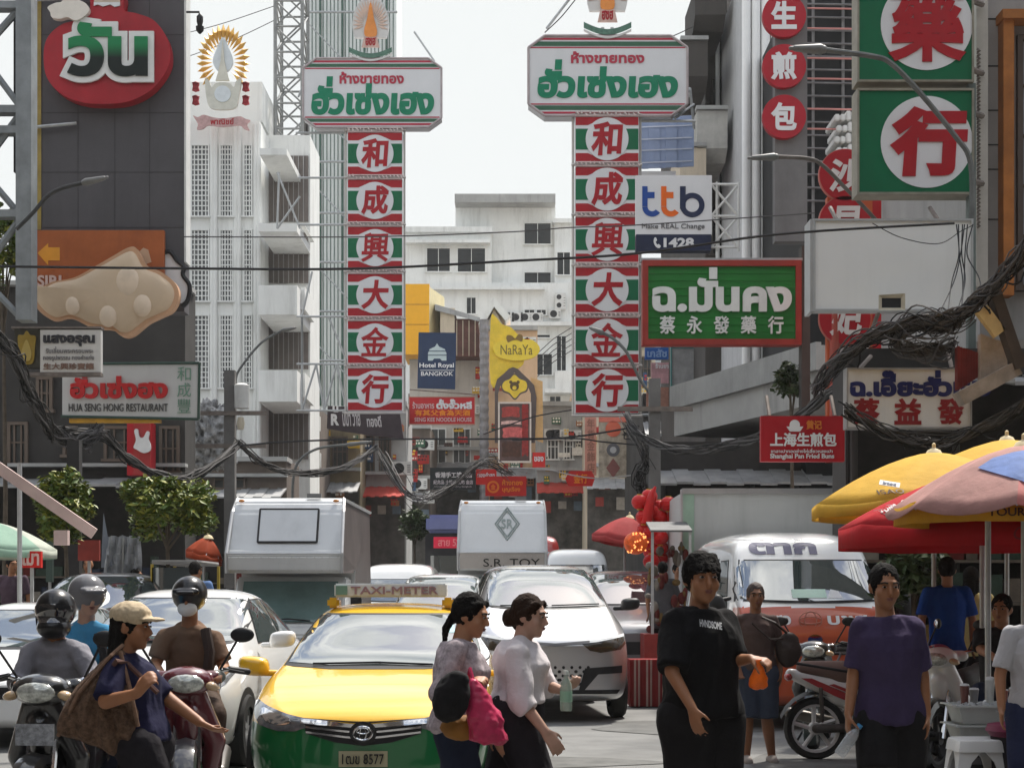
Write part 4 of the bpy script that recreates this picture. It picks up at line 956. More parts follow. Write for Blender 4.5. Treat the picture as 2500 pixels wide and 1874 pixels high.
# gold crest on the white building
s = Sign('royal_crest', 'gold rayed crest with a pale spire and red side ornaments on the white ribbed building', 'emblem', 470, 55, 612, 300, 54.3, .15)
gold_l = mat('gilded ray', (.72, .45, .12), .4, .3, var=.2, scale=4)
k = MB(); cx, cy = 545, 150
for i in range(23):
    a = -2.25+4.5*i/22; r0 = 26; rx, ry = 66, 92
    c0 = (cx+r0*sin(a), cy-r0*1.5*cos(a)); c1 = (cx+rx*sin(a), cy-ry*cos(a)); px, py = cos(a)*6.5, sin(a)*6.5
    mid = (c0[0]*.35+c1[0]*.65, c0[1]*.35+c1[1]*.65)
    k.rings([[(s.X(c0[0]), .02, s.Z(c0[1]))]*4, [(s.X(mid[0]+px), .02, s.Z(mid[1]+py)), (s.X(mid[0]), -.12, s.Z(mid[1])), (s.X(mid[0]-px), .02, s.Z(mid[1]-py)), (s.X(mid[0]), .1, s.Z(mid[1]))], [(s.X(c1[0]), .02, s.Z(c1[1]))]*4], cap=False)
k.build('rays', gold_l, s.t)
s.poly('halo', mat('crest ice', (.62, .66, .68), .4), spline([(545, 92), (560, 120), (570, 150), (560, 172), (545, 180), (530, 172), (520, 150), (530, 120)], 5), -.05, .1)
s.poly('spire', mat('pale spire', (.6, .58, .5), .5), [(545, 100), (549, 150), (556, 180), (562, 200), (528, 200), (534, 180), (541, 150)], -.14, .1)
s.poly('throne', mat('throne cream', (.58, .57, .50), .5, var=.15), spline([(502, 195), (512, 200), (518, 215), (530, 205), (560, 205), (572, 215), (578, 200), (590, 196), (584, 240), (576, 265), (545, 270), (515, 265), (505, 240)], 4), -.1, .12)
s.disc('throne_disc', mat('crest ice', (.62, .66, .68)), 545, 232, 20, -.13, .03)
rr = mat('ornament red', (.36, .03, .04), .6, var=.4, scale=8)
for px in (478, 600):
    k = MB()
    for py in (212, 245): k.rings([[(s.X(px+x_*f), y_, s.Z(py+z_*f)) for x_, z_ in ((-9, -10), (0, -13), (10, -9), (7, 0), (10, 11), (0, 14), (-9, 10), (-7, 0))] for y_, f in ((-.02, 1), (-.1, .8), (.08, .8))])
    k.build('red_ornament', rr, s.t)
s.poly('ribbon', mat('ribbon pink', (.52, .33, .32), .6, var=.3, scale=6), spline([(472, 284), (484, 288), (498, 282), (520, 288), (545, 291), (570, 288), (588, 286), (600, 292), (612, 296), (604, 306), (610, 320), (596, 316), (585, 308), (545, 312), (510, 308), (498, 316), (482, 318), (484, 304)], 3), -.08, .06)
s.text('พาณิชย์', RED(), 515, 291, 572, 306, -.09, .01, .02)
# dark purple sign
s = Sign('purple_shop_sign', 'dark purple slanting shop sign with scattered white letters under the left gold sign', 'sign', 795, 985, 985, 1070, 62, .25)
s.poly('panel', mat('aubergine panel', (.045, .032, .04), .6, var=.3), [(800, 990), (975, 1000), (985, 1070), (905, 1062), (798, 1045)], 0, .25)
s.text('R', WHITE(), 808, 1010, 828, 1038, bold=.05); s.text('น', WHITE(), 812, 990, 826, 1006, bold=.05)
s.text('มีนา วาย', mat('soft white', (.5, .48, .5)), 835, 998, 880, 1040, bold=.02, shear=-.3); s.text('ทองดี', mat('soft white', (.5, .48, .5)), 895, 1014, 932, 1042, bold=.03, shear=-.2)
# yellow lightbox
s = Sign('yellow_box_sign', 'plain orange yellow box sign behind the left gold shop sign', 'sign', 990, 693, 1048, 830, 90, 2.2)
k = MB(); k.box(s.X(985), s.X(1048), 0, 4.0, s.Z(865), s.Z(693)); k.build('box', mat('orange yellow panel', (.82, .40, .015), .5, var=.06), s.t)
k = MB(); k.prismz([(s.X(1048), 0.02), (s.X(1078), 3.0), (s.X(1078), 3.9), (s.X(1048), 3.9)], s.Z(830), s.Z(700)); k.build('side', mat('pale cream panel', (.72, .62, .36), .5), s.t)
k = MB(); k.box(s.X(986), s.X(1047), -.012, 0, s.Z(744), s.Z(742)); k.box(s.X(986), s.X(1047), -.012, 0, s.Z(793), s.Z(791)); k.build('seam', mat('seam amber', (.45, .2, .02)), s.t)
s = Sign('navy_hotel_banner', 'navy hotel banner with a pale palace emblem', 'banner', 1020, 811, 1114, 950, 78, .1)
s.poly('cloth', mat('navy cloth', (.012, .028, .075), .6, var=.15, scale=2), [(1022, 811), (1114, 812), (1111, 950), (1019, 947)], 0, .1)
pal = mat('emblem silver', (.42, .5, .52), .5)
s.poly('emblem', pal, [(1045, 880), (1045, 862), (1049, 852), (1062, 846), (1067, 838), (1072, 846), (1086, 852), (1090, 862), (1090, 880), (1079, 880), (1074, 875), (1060, 875), (1056, 880)], -.012, .012)
for y in (856, 866): s.poly('emblem_line', mat('navy cloth', (.012, .028, .075)), [(1045, y), (1090, y), (1090, y+2), (1045, y+2)], -.022, .01)
s.text('Hotel Royal', WHITE(), 1024, 886, 1108, 900, bold=.02); s.text('BANGKOK', WHITE(), 1028, 907, 1106, 917, bold=.01)
s.poly('rule', WHITE(), [(1026, 903), (1108, 903), (1108, 904.2), (1026, 904.2)], -.012, .012)
s = Sign('red_restaurant_banner', 'red banner with orange Chinese row below the navy hotel banner', 'banner', 1000, 970, 1158, 1034, 70, .12)
s.rect('panel', mat('banner red', (.5, .02, .025), .5, var=.1)); s.frame(mat('frayed edge', (.45, .2, .15), .6), 2, -.02, .16)
s.text('ร้านอาหาร', mat('pink letter', (.62, .45, .45)), 1007, 980, 1060, 997, bold=.02); s.text('ตั้งจั๊วหลี', WHITE(), 1065, 974, 1152, 998, bold=.05)
s.text('有其父食為天酒', mat('hot orange letter', (.8, .25, .02)), 1012, 1000, 1148, 1015, bold=.03); s.text('SENG KEE NOODLE HOUSE', mat('pink letter', (.62, .45, .45)), 1012, 1019, 1152, 1029, bold=.02)
s.bars('hanger', rust(), [((998, 960), (998, 1040)), ((1000, 950), (1160, 962))], .03, .1)
# yellow flower sign
s = Sign('flower_shop_sign', 'yellow flower shaped shop sign board with an oval name board on top', 'shop sign', 1196, 780, 1318, 1080, 82, .3)
yl = mat('lemon panel', (.74, .52, .04), .5, var=.2, scale=2)
s.poly('back_board', yl, spline([(1198, 780), (1210, 772), (1225, 790), (1250, 800), (1270, 830), (1280, 880), (1262, 900), (1240, 910), (1228, 930), (1198, 935)], 4), .1, .2)
s.poly('name_board', mat('bright lemon', (.76, .56, .05), .5, var=.1), spline([(1204, 845), (1222, 832), (1245, 828), (1262, 815), (1280, 828), (1300, 830), (1316, 845), (1316, 860), (1300, 874), (1270, 880), (1240, 878), (1212, 868)], 5), -.05, .15)
olive = mat('olive letter', (.16, .12, .03))
s.text('NaRaYa', olive, 1222, 842, 1300, 866, -.062, .012, .0)
s.poly('bow', mat('brown bow', (.2, .12, .03)), spline([(1236, 824), (1240, 818), (1250, 820), (1258, 826), (1266, 816), (1276, 820), (1274, 834), (1262, 830), (1250, 832), (1240, 836)], 3), -.065, .03)
s.poly('arch', mat('brown arch', (.10, .075, .07), .6), [(1208, 1080), (1208, 945), (1214, 925), (1230, 912), (1242, 900), (1252, 896), (1264, 900), (1276, 912), (1290, 925), (1304, 940), (1310, 970), (1306, 1080), (1296, 1080), (1296, 960), (1288, 940), (1272, 925), (1256, 908), (1240, 925), (1222, 940), (1216, 960), (1216, 1080)], -.02, .2)
s.poly('quatrefoil_edge', mat('brown arch', (.10, .075, .07)), spline([(1223, 942), (1230, 928), (1244, 922), (1256, 911), (1270, 922), (1286, 928), (1290, 942), (1286, 956), (1272, 962), (1257, 976), (1242, 962), (1228, 956)], 5), -.05, .05)
s.poly('quatrefoil', yl, spline([(1226, 942), (1232, 931), (1245, 925), (1256, 915), (1269, 925), (1283, 931), (1287, 942), (1283, 953), (1270, 959), (1257, 972), (1244, 959), (1231, 953)], 5), -.065, .02)
br = mat('bear brown', (.10, .06, .02))
em = s.disc('emblem_face', br, 1256, 943, 11, -.08, .015)
for px in (1247, 1265): s.disc('emblem_ear', br, px, 933, 4, -.079, .014, em)
s.disc('emblem_muzzle', yl, 1256, 947, 5, -.09, .012, em)
s.poly('flag_board', mat('peach flag', (.62, .38, .16), .6, var=.15), [(1296, 920), (1325, 930), (1326, 1080), (1300, 1070)], .12, .1)
# poster panels
s = Sign('red_poster_panel', 'tall poster panel of red and pink pictures in a white frame under the flower sign', 'poster', 1220, 985, 1293, 1125, 81.5, .12)
s.rect('panel', mat('poster dark', (.09, .05, .045), .5, var=.6, scale=2.5)); s.frame(mat('poster frame', (.6, .52, .46), .6), 4, -.03, .2)
for a, b, y0, y1, m in ((1226, 1268, 992, 1018, 'a03a34'), (1224, 1272, 1026, 1036, 'd0a8a0'), (1228, 1275, 1042, 1068, 'c05a58'), (1274, 1290, 988, 1110, '8a1f1c'), (1226, 1270, 1078, 1115, '4a2c20')):
    s.poly('picture', mat('poster print '+m, m, .5, var=.5, scale=5), spline([(a, y0+3), ((a+b)/2, y0), (b, y0+2), (b-1, (y0+y1)/2), (b, y1), ((a+b)/2, y1-2), (a, y1), (a+1, (y0+y1)/2)], 3), -.012, .012)
# small street signs in the far centre
def small(name, label, box, d, m, lines=(), pts=None, frame=None):
    s = Sign(name, label, 'sign', *box, d, .1)
    if pts: s.poly('panel', m, pts, 0, .1)
    else: s.rect('panel', m)
    if frame: s.frame(frame, 2, -.02, .14)
    for q in lines: s.text(*q)
    return s
vr = mat('vivid sign red', (.55, .02, .015), .5, var=.1)
small('black_gift_sign', 'black sign with white Chinese lines above the second white truck', (1050, 1141, 1161, 1195), 60, mat('black sign', (.018, .024, .027), .5), [('香港手工禮品店', WHITE(), 1062, 1152, 1153, 1166), ('紀念品 土特产 礼物 金店', mat('soft white', (.5, .48, .5)), 1058, 1171, 1155, 1182), ('souvenir and gift shop bangkok', mat('soft white', (.5, .48, .5)), 1060, 1185, 1152, 1190, -.02, .015, 0)])
small('red_script_sign', 'small red sign with white script right of the black gift sign', (1162, 1145, 1212, 1182), 61, vr, [('ทองคำสุก', WHITE(), 1166, 1153, 1208, 1168)])
s = small('red_seal_sign', 'red sign with an orange round seal above the second white truck', (1185, 1162, 1285, 1210), 59, vr, [('ห้างทอง', mat('hot orange letter', (.8, .25, .02)), 1226, 1170, 1276, 1184), ('บุญเรือง', mat('hot orange letter', (.8, .25, .02)), 1226, 1188, 1270, 1202)])
o = s.disc('seal', mat('seal orange', (.75, .2, .02)), 1204, 1188, 15, -.012, .012); s.disc('seal_core', vr, 1204, 1188, 10, -.02, .01, o); s.text('金', mat('seal orange', (.75, .2, .02)), 1198, 1181, 1210, 1195, -.026, .008, par=o)
small('small_red_corner_sign', 'small square red sign hanging at the foot of the orange house', (1300, 1104, 1331, 1140), 75, vr, [('ของ', WHITE(), 1304, 1114, 1327, 1126)])
s = small('red_hexagon_sign', 'red hexagonal sign with yellow edging below the right gold sign', (1381, 1149, 1452, 1186), 62, vr, [('金行', mat('hot orange letter', (.8, .25, .02)), 1400, 1156, 1434, 1180)], [(1390, 1149), (1444, 1149), (1453, 1166), (1446, 1186), (1388, 1186), (1380, 1168)])
small('red_flat_sign', 'plain red fascia sign behind the silver van', (1285, 1153, 1286, 1154), 61, vr)
s = Sign('pink_column_banner', 'faded pink column banner with small dark marks below the right gold sign', 'banner', 1428, 1015, 1456, 1160, 72, .12)
s.rect('cloth', mat('faded pink cloth', (.48, .22, .17), .7, var=.2, scale=2)); s.text('年貨金飾店', mat('dull brown letter', (.25, .12, .09)), 1433, 1020, 1452, 1155, bold=.01, vert=True)
s = Sign('disc_and_diamond_sign', 'weathered cream panel with an orange disc, grey ring and brown diamond', 'sign', 1462, 1015, 1545, 1165, 71, .12)
s.rect('panel', mat('cluttered cream', (.42, .36, .28), .7, var=.55, scale=3)); s.disc('orange_disc', mat('coral disc', (.62, .13, .07)), 1497, 1047, 19, -.02, .02); s.disc('grey_ring', mat('charcoal ring', (.12, .12, .13)), 1497, 1098, 16, -.02, .02); s.disc('ring_core', mat('pale core', (.45, .45, .45)), 1497, 1098, 8, -.03, .01)
s.poly('diamond', mat('maroon diamond', (.24, .09, .08)), [(1497, 1118), (1514, 1142), (1497, 1166), (1480, 1142)], -.02, .02); s.rect('red_header', mat('coral header', (.6, .16, .11)), 1462, 1012, 1540, 1030, -.02, .02)
s = Sign('blue_signboard', 'blue signboard with pale letters under the green pharmacy sign', 'sign', 1575, 848, 1632, 876, 44, .15)
s.rect('panel', mat('cobalt panel', (.02, .10, .36), .5, var=.2)); s.text('เภสัช', mat('faded blue white', (.2, .32, .55)), 1580, 852, 1628, 872)
s = Sign('pink_shop_panel', 'pink shop panel glimpsed below the blue signboard', 'sign', 1590, 885, 1650, 935, 58, .1)
s.rect('panel', mat('pink panel', (.5, .28, .3), .6, var=.4, scale=3)); s.text('ร้านยา', WHITE(), 1600, 887, 1632, 899); s.rect('brown_band', mat('brown band', (.36, .18, .13), .6, var=.4, scale=3), 1578, 945, 1645, 1000, -.01, .1)
s = Sign('teal_frame_sign', 'grey hoarding framed in teal pipes below the pharmacy sign', 'hoarding', 1640, 850, 1715, 940, 50, .1)
s.rect('panel', mat('dull grey panel', (.28, .28, .28), .7, var=.3)); s.frame(mat('teal pipe', (.06, .2, .2), .4), 3)
# ================================================================ vehicles
def resample(keys, ys):
    """Monotone-ish Catmull-Rom of rows (y, ...) at the given y values."""
    out = []
    for y in ys:
        i = max(j for j in range(len(keys)) if keys[j][0] <= y+1e-9); i = min(i, len(keys)-2)
        a, b = keys[i], keys[i+1]; t = (y-a[0])/(b[0]-a[0]); row = [y]
        for c in range(1, len(a)):
            p = keys[i-1] if i else a; q = keys[i+2] if i+2 < len(keys) else b
            m0 = (b[c]-p[c])/max(b[0]-p[0], 1e-6)*(b[0]-a[0]) if i else b[c]-a[c]
            m1 = (q[c]-a[c])/max(q[0]-a[0], 1e-6)*(b[0]-a[0])
            d = b[c]-a[c]
            m0 = max(min(m0, 2.5*abs(d)), -2.5*abs(d)); m1 = max(min(m1, 2.5*abs(d)), -2.5*abs(d))
            t2, t3 = t*t, t**3
            row.append((2*t3-3*t2+1)*a[c]+(t3-2*t2+t)*m0+(-2*t3+3*t2)*b[c]+(t3-t2)*m1)
        out.append(row)
    return out
def car_shell(st, crown=.02, lv=2):
    """Lofted body: stations (y, half width, sill, belt, top, roof half width), nose at y=0 looking to -Y."""
    k = MB(); rings = []
    for y, w, zb, zl, zt, wt in st:
        h = zl-zb
        half = [(0, zb), (w*.55, zb), (w*.86, zb+.005), (w*.955, zb+h*.10), (w*.985, zb+h*.3), (w, zb+h*.55), (w*.985, zb+h*.8), (w*.955, zl-h*.03),
                (w*.93*.86+wt*.14, zl+(zt-zl)*.16), (w*.93*.45+wt*.55, zl+(zt-zl)*.55), (wt*1.0, zl+(zt-zl)*.86), (wt*.9, zt-(zt-zl)*.04-crown*.5), (wt*.62, zt-crown*.12), (wt*.3, zt+crown*.2), (0, zt+crown*.3)]
        ring = [(x, y, z) for x, z in half]+[(-x, y, z) for x, z in half[-2:0:-1]]
        rings.append(ring)
    k.rings(rings, cap=False)
    n = len(rings[0]); o = len(k.v)                        # close nose and tail with quads across the ring
    H = 15
    for base, flip in ((0, False), ((len(rings)-1)*n, True)):
        fs = []
        for i in range(H-1):
            a, b = base+i, base+i+1; c, d = base+(n-i-1) % n, base+(n-i) % n
            q = [a, b, c, d]
            q2 = []
            for v in q:
                if v not in q2: q2.append(v)
            if len(q2) > 2: fs.append(tuple(q2 if flip else q2[::-1]))
        k.f += fs; k.mi += [0]*len(fs)
    me = k.mesh('body'); b = bmesh.new(); b.from_mesh(me); bmesh.ops.recalc_face_normals(b, faces=b.faces[:]); b.to_mesh(me); b.free()
    return evaluated(me, [('SUBSURF', dict(levels=lv, render_levels=lv))])
class Skin:
    def __init__(s, me): s.b = BVHTree.FromPolygons([v.co.copy() for v in me.vertices], [tuple(p.vertices) for p in me.polygons])
    def hit(s, o, d):
        r = s.b.ray_cast(Vector(o), Vector(d))
        if r[0] is None: r = s.b.find_nearest(Vector(o)+Vector(d)*2)
        return r[0], r[1]
def patch(parent, name, sk, poly, view, m, off=.004, res=.04, th=0, sm=True, rim=None):
    """A panel laid on the body: poly is drawn in front view (x,z), side view (y,z) or top view (x,y)."""
    if rim: poly = spline(poly, rim)
    poly = [tuple(p) for p in poly]
    den = []
    for i in range(len(poly)):
        a, b = Vector(poly[i]), Vector(poly[(i+1) % len(poly)]); n = max(1, int((b-a).length/res))
        den += [tuple(a+(b-a)*j/n) for j in range(n)]
    xs = [p[0] for p in den]; zs = [p[1] for p in den]; pts = [Vector(p) for p in den]; ne = len(pts)
    x = min(xs)+res*.5
    while x < max(xs):
        z = min(zs)+res*.5
        while z < max(zs):
            if _inside((x, z), den): pts.append(Vector((x, z)))
            z += res
        x += res
    r = geometry.delaunay_2d_cdt(pts, [(i, (i+1) % ne) for i in range(ne)], [], 0, 1e-6)
    fs = [f for f in r[2] if _inside((sum(r[0][i].x for i in f)/len(f), sum(r[0][i].y for i in f)/len(f)), den)]
    V = []
    for p in r[0]:
        if view == 'front': o, d = (p.x, -1.5, p.y), (0, 1, 0)
        elif view == 'right': o, d = (3, p.x, p.y), (-1, 0, 0)
        elif view == 'left': o, d = (-3, p.x, p.y), (1, 0, 0)
        else: o, d = (p.x, p.y, 4), (0, 0, -1)
        h = None
        for q in range(14):
            h, n = sk.b.ray_cast(Vector(o), Vector(d))[:2]
            if h is not None: break
            o = (o[0]*.975, o[1], o[2]-.006) if view == 'front' else (o[0], o[1]*.99+.02, o[2]-.012)
        if h is None: h, n = sk.hit(o, d)
        if n.dot(Vector(d)) > 0: n = -n
        V.append(h+n*off)
    k = MB(); k.add(V, fs); o = k.build(name, m, parent, False)
    if sm: o.data.polygons.foreach_set('use_smooth', [True]*len(o.data.polygons))
    return o
def glass(): return mat('vehicle glass', (.045, .06, .06), .02, var=0, spec=1.0, ior=2.3, coat=0)
def paint(name, col, metal=0, rough=.3): return mat(name, col, rough, metal, var=.05, scale=1.2, coat=1)
tyre_m = lambda: mat('tyre rubber', (.02, .02, .02), .8, var=.2, scale=8)
chrome = lambda: mat('chrome', (.62, .62, .63), .12, 1, var=.05)
alloy = lambda: mat('alloy', (.45, .45, .46), .3, .9, var=.1)
def wheel(parent, x, y, r, w=.2, spokes=5, m=None):
    Mx = Matrix.Rotation(pi/2, 3, 'Y'); s = 1 if x > 0 else -1
    k = MB(); k.lathe([(r*.62, -w/2), (r*.9, -w/2), (r, -w*.32), (r, w*.32), (r*.9, w/2), (r*.62, w/2)], 28, (x, y, r), Mx, cap=False); wt = k.build('wheel', tyre_m(), parent, True)
    k = MB(); k.lathe([(r*.66, -w*.3), (r*.66, w*.38), (r*.58, w*.38), (r*.56, -w*.3)], 28, (x, y, r), Mx, cap=False); k.lathe([(r*.62, -w*.1), (r*.62, w*.02)], 24, (x, y, r), Mx, 1)
    for i in range(spokes):
        a = 2*pi*i/spokes; k.bbox((x+s*w*.3, y+cos(a)*r*.32, r+sin(a)*r*.32), (.03, r*.56, r*.16), Matrix.Rotation(a, 4, 'X'))
    k.lathe([(r*.15, -w*.2), (r*.15, w*.36)], 12, (x, y, r), Mx); k.build('rim', [m or alloy(), black()], wt)
    return wt
def mirror(parent, x, y, z, m, sx=.115, sz=.08):
    s = 1 if x > 0 else -1
    k = MB(); k.rings([[Vector((x+s*(sx*.9+cx*sx*f), y+yy, z+cz*sz*f+.008*cx)) for cx, cz in spline([(-1, -.75), (-.4, -1), (.7, -.9), (1.05, -.2), (.95, .7), (.2, .95), (-.8, .8), (-1.05, .1)], 3)] for yy, f in ((-.075, .45), (-.06, .75), (-.02, .97), (.035, 1), (.055, .94))]); k.cap((x-s*.09, y+.05, z-sz*.75), (x+s*sx*.2, y+.02, z-sz*.7), .026, .026)
    mm = k.build('wing_mirror', m, parent, True); k = MB(); k.ell((x+s*sx*.9, y+.062, z), (sx*.85, .02, sz*.8), None, 12, 6); k.build('mirror_glass', glass(), mm, True); return mm
def wiper(parent, sk, a, b, name='wiper'):
    k = MB(); pts = []
    for i in range(9):
        t = i/8; x = a[0]+(b[0]-a[0])*t; z = a[1]+(b[1]-a[1])*t; h, n = sk.hit((x, -1.5, z), (0, 1, 0)); pts.append(h+Vector((0, -.025, .012)))
    k.tube(pts, .009, 6); return k.build(name, black(), parent)
def mir(poly): return [(-x, z) for x, z in poly][::-1]

def make_car(name, label, cat, loc, rz, st, body_m, lower=None, ws=None, lights=(), grille=None, sides=(), wheels=(.8, 3.4), wr=.32, extra=None, group=None, mirrors=None, plate=None, crown=.02, light_m=None):
    t = thing(name, label, cat, loc, rz, group)
    me = car_shell(st, crown, 3 if lower else 2); sk = Skin(me)
    mats_ = [body_m]
    if lower:
        mats_.append(lower[0]); fz = lower[1]
        for p in me.polygons:
            c = p.center
            if c.z < fz(c.x, c.y): p.material_index = 1
    link('body', me, mats_, t, 'all')
    W = max(s[1] for s in st)
    if ws:
        patch(t, 'windscreen_surround', sk, [(x*1.045, z+(.018 if z > sum(q[1] for q in ws)/len(ws) else -.022)) for x, z in ws], 'front', black(), .003, .07)
        patch(t, 'windscreen', sk, ws, 'front', glass(), .007, .06)
    for pl in sides:
        for v in ('right', 'left'):
            patch(t, 'window_trim', sk, [(y+(.02 if y > sum(q[0] for q in pl)/len(pl) else -.02), z+(.015 if z > sum(q[1] for q in pl)/len(pl) else -.015)) for y, z in pl], v, black(), .003, .09)
            patch(t, 'side_window', sk, pl, v, glass(), .006, .08)
    for i, pl in enumerate(lights):
        for q in (pl, mir(pl)):
            h = patch(t, 'headlight', sk, q, 'front', light_m or mat('headlamp glass', (.13, .135, .14), .06, var=.5, scale=14, spec=1, coat=1), .006, .03)
            cx = sum(p[0] for p in q)/len(q); cz = sum(p[1] for p in q)/len(q)
            patch(h, 'headlight_lens', sk, [(cx+(x-cx)*.55, cz+(z-cz)*.55) for x, z in q], 'front', chrome(), .01, .03)
    if grille: patch(t, 'grille', sk, grille, 'front', black(), .005, .04)
    for y in wheels:
        for s in (1, -1):
            c = [(y+(wr+.05)*cos(a), wr+(wr+.05)*sin(a)) for a in [2*pi*i/28 for i in range(28)]]
            patch(t, 'wheel_arch', sk, [(p[0], max(p[1], .12)) for p in c], 'right' if s > 0 else 'left', black(), .004, .08)
            wheel(t, s*(W-.085), y, wr, .2)
    if mirrors:
        for s in (1, -1): mirror(t, s*mirrors[0], mirrors[1], mirrors[2], mirrors[3])
    if plate:
        p = patch(t, 'number_plate', sk, [(-.17, plate[0]-.055), (.17, plate[0]-.055), (.17, plate[0]+.055), (-.17, plate[0]+.055)], 'front', mat('plate', plate[2], .5, var=.05), .012, .1)
        h, n = sk.hit((0, -1.5, plate[0]), (0, 1, 0)); k = text_mb(plate[1], -.145, .145, plate[0]-.035, plate[0]+.035, h.y-.03, .012, .0); k.build('lettering', mat('plate ink', (.015, .015, .015)), p, norm=False)
    if extra: extra(t, sk)
    return t
SED = [(0, .50, .30, .60, .64, .36), (.05, .69, .23, .62, .685, .52), (.16, .80, .20, .67, .735, .62), (.36, .86, .19, .74, .81, .70), (.7, .885, .19, .82, .895, .745), (1.05, .8875, .19, .88, .965, .745), (1.22, .8875, .19, .90, 1.0, .73),
       (1.45, .8875, .19, .915, 1.10, .69), (1.8, .8875, .19, .925, 1.275, .635), (2.1, .8875, .19, .93, 1.40, .59), (2.35, .8875, .19, .94, 1.45, .575), (2.8, .8875, .19, .95, 1.465, .57), (3.4, .885, .19, .965, 1.42, .56), (3.9, .875, .2, .98, 1.23, .6), (4.25, .85, .24, .97, 1.06, .62), (4.5, .76, .3, .92, 1.0, .55), (4.62, .6, .38, .82, .88, .42)]
def sedan(L=4.62, H=1.465, W=.8875, hood=1.0):
    return [(y*L/4.62, w*W/.8875, zb, zl*(.5+.5*H/1.465)*hood if y < 1.3 else zl*(.5+.5*H/1.465), zt*H/1.465*(hood if y < 1.3 else 1), wt*W/.8875) for y, w, zb, zl, zt, wt in SED]
WS = [(-.70, 1.005), (-.35, .985), (.35, .985), (.70, 1.005), (.60, 1.32), (.55, 1.36), (-.55, 1.36), (-.60, 1.32)]
SIDE = [[(1.75, 1.0), (2.75, 1.0), (2.75, 1.37), (2.3, 1.36), (2.05, 1.27)], [(2.82, 1.0), (3.55, 1.02), (3.75, 1.1), (3.45, 1.28), (3.2, 1.34), (2.82, 1.37)]]
HL = [(.40, .60), (.42, .66), (.55, .69), (.70, .735), (.80, .77), (.835, .755), (.81, .68), (.74, .61), (.6, .575), (.48, .575)]
# --- taxi
TY, TG = paint('taxi yellow', (.80, .47, .02)), paint('taxi green', (.0, .13, .03))
def taxi_extra(t, sk):
    gz = .585
    patch(t, 'grille', sk, [(-.42, .645), (0, .615), (.42, .645), (.40, .56), (.2, .50), (0, .475), (-.2, .50), (-.40, .56)], 'front', black(), .004, .03)
    for a, b, hh in ((.655, .612, .026), (.612, .563, .014), (.578, .524, .014)):
        w = .44 if a > .64 else .40
        patch(t, 'grille_bar', sk, [(-w, a), (-.12, b+.02), (0, b+.012), (.12, b+.02), (w, a), (w, a-hh), (.12, b+.02-hh), (0, b+.012-hh), (-.12, b+.02-hh), (-w, a-hh)], 'front', chrome(), .014, .03)
    h, n = sk.hit((0, -1.5, .565), (0, 1, 0)); y = h.y-.03
    k = MB(); k.prism([(.095*cos(a), .565+.083*sin(a)) for a in [2*pi*i/32 for i in range(32)]], y, y+.04); em = k.build('emblem', mat('gloss black', (.02, .02, .02), .15, var=0), t)
    k = MB()
    def oval(cx, cz, rx, rz, w, yy):
        n = 32
        k.tube([(cx+rx*cos(2*pi*i/n), yy, cz+rz*sin(2*pi*i/n)) for i in range(n+1)], w, 6)
    oval(0, .565, .065, .047, .008, y-.004); oval(0, .565, .022, .045, .006, y-.004); oval(0, .582, .042, .02, .006, y-.004); k.build('emblem_rings', chrome(), em)
    patch(t, 'bonnet_seam', sk, [(-.82, .752), (-.6, .70), (-.42, .665), (0, .64), (.42, .665), (.6, .70), (.82, .752), (.6, .693), (.42, .657), (0, .632), (-.42, .657), (-.6, .693)], 'front', black(), .003, .04)
    wiper(t, sk, (-.5, .99), (.02, 1.0)); wiper(t, sk, (-.02, 1.0), (.42, .985))
    k = MB(); k.box(-.47, .47, 2.28, 2.46, 1.51, 1.625); s = k.build('roof_sign', mat('taxi sign white', (.74, .76, .75), .3, var=.08, scale=4), t, bevel=.012)
    k = text_mb('TAXI-METER', -.33, .40, 1.535, 1.60, 2.268, .01, .02); k.build('lettering', mat('taxi sign letters', (.34, .22, .26), .5), s, norm=False)
    k = MB(); k.box(-.455, -.36, 2.262, 2.28, 1.53, 1.605); k.build('sign_corner', mat('taxi sign green', (.18, .32, .26), .5), s)
    for x in (-.48, .48): k = MB(); k.box(x-.05, x+.05, 2.28, 2.46, 1.42, 1.508); k.build('sign_foot', TY, s, bevel=.02)
    patch(t, 'permit_sticker', sk, [(.50, 1.22), (.56, 1.22), (.55, 1.28), (.49, 1.28)], 'front', mat('sticker', (.3, .5, .52)), .009, .05)
    h, n = sk.hit((.05, -1.5, 1.1), (0, 1, 0))
    k = MB(); k.box(-.12, .12, h.y+.12, h.y+.14, 1.08, 1.12); k.build('dashboard_card', WHITE(), t)
make_car('taxi', 'yellow and green taxi with a white roof sign at the front of the traffic', 'taxi', (-1.035, 11.4, 0), R(-.5), sedan(), TY, (TG, lambda x, y: .585+.05*abs(x) if y < .6 else .66 if y < 4.2 else .7), WS, [HL], None, SIDE, mirrors=(.93, 1.62, .965, TY), extra=taxi_extra, plate=(.385, '1ฒข 8577', (.42, .38, .24)))
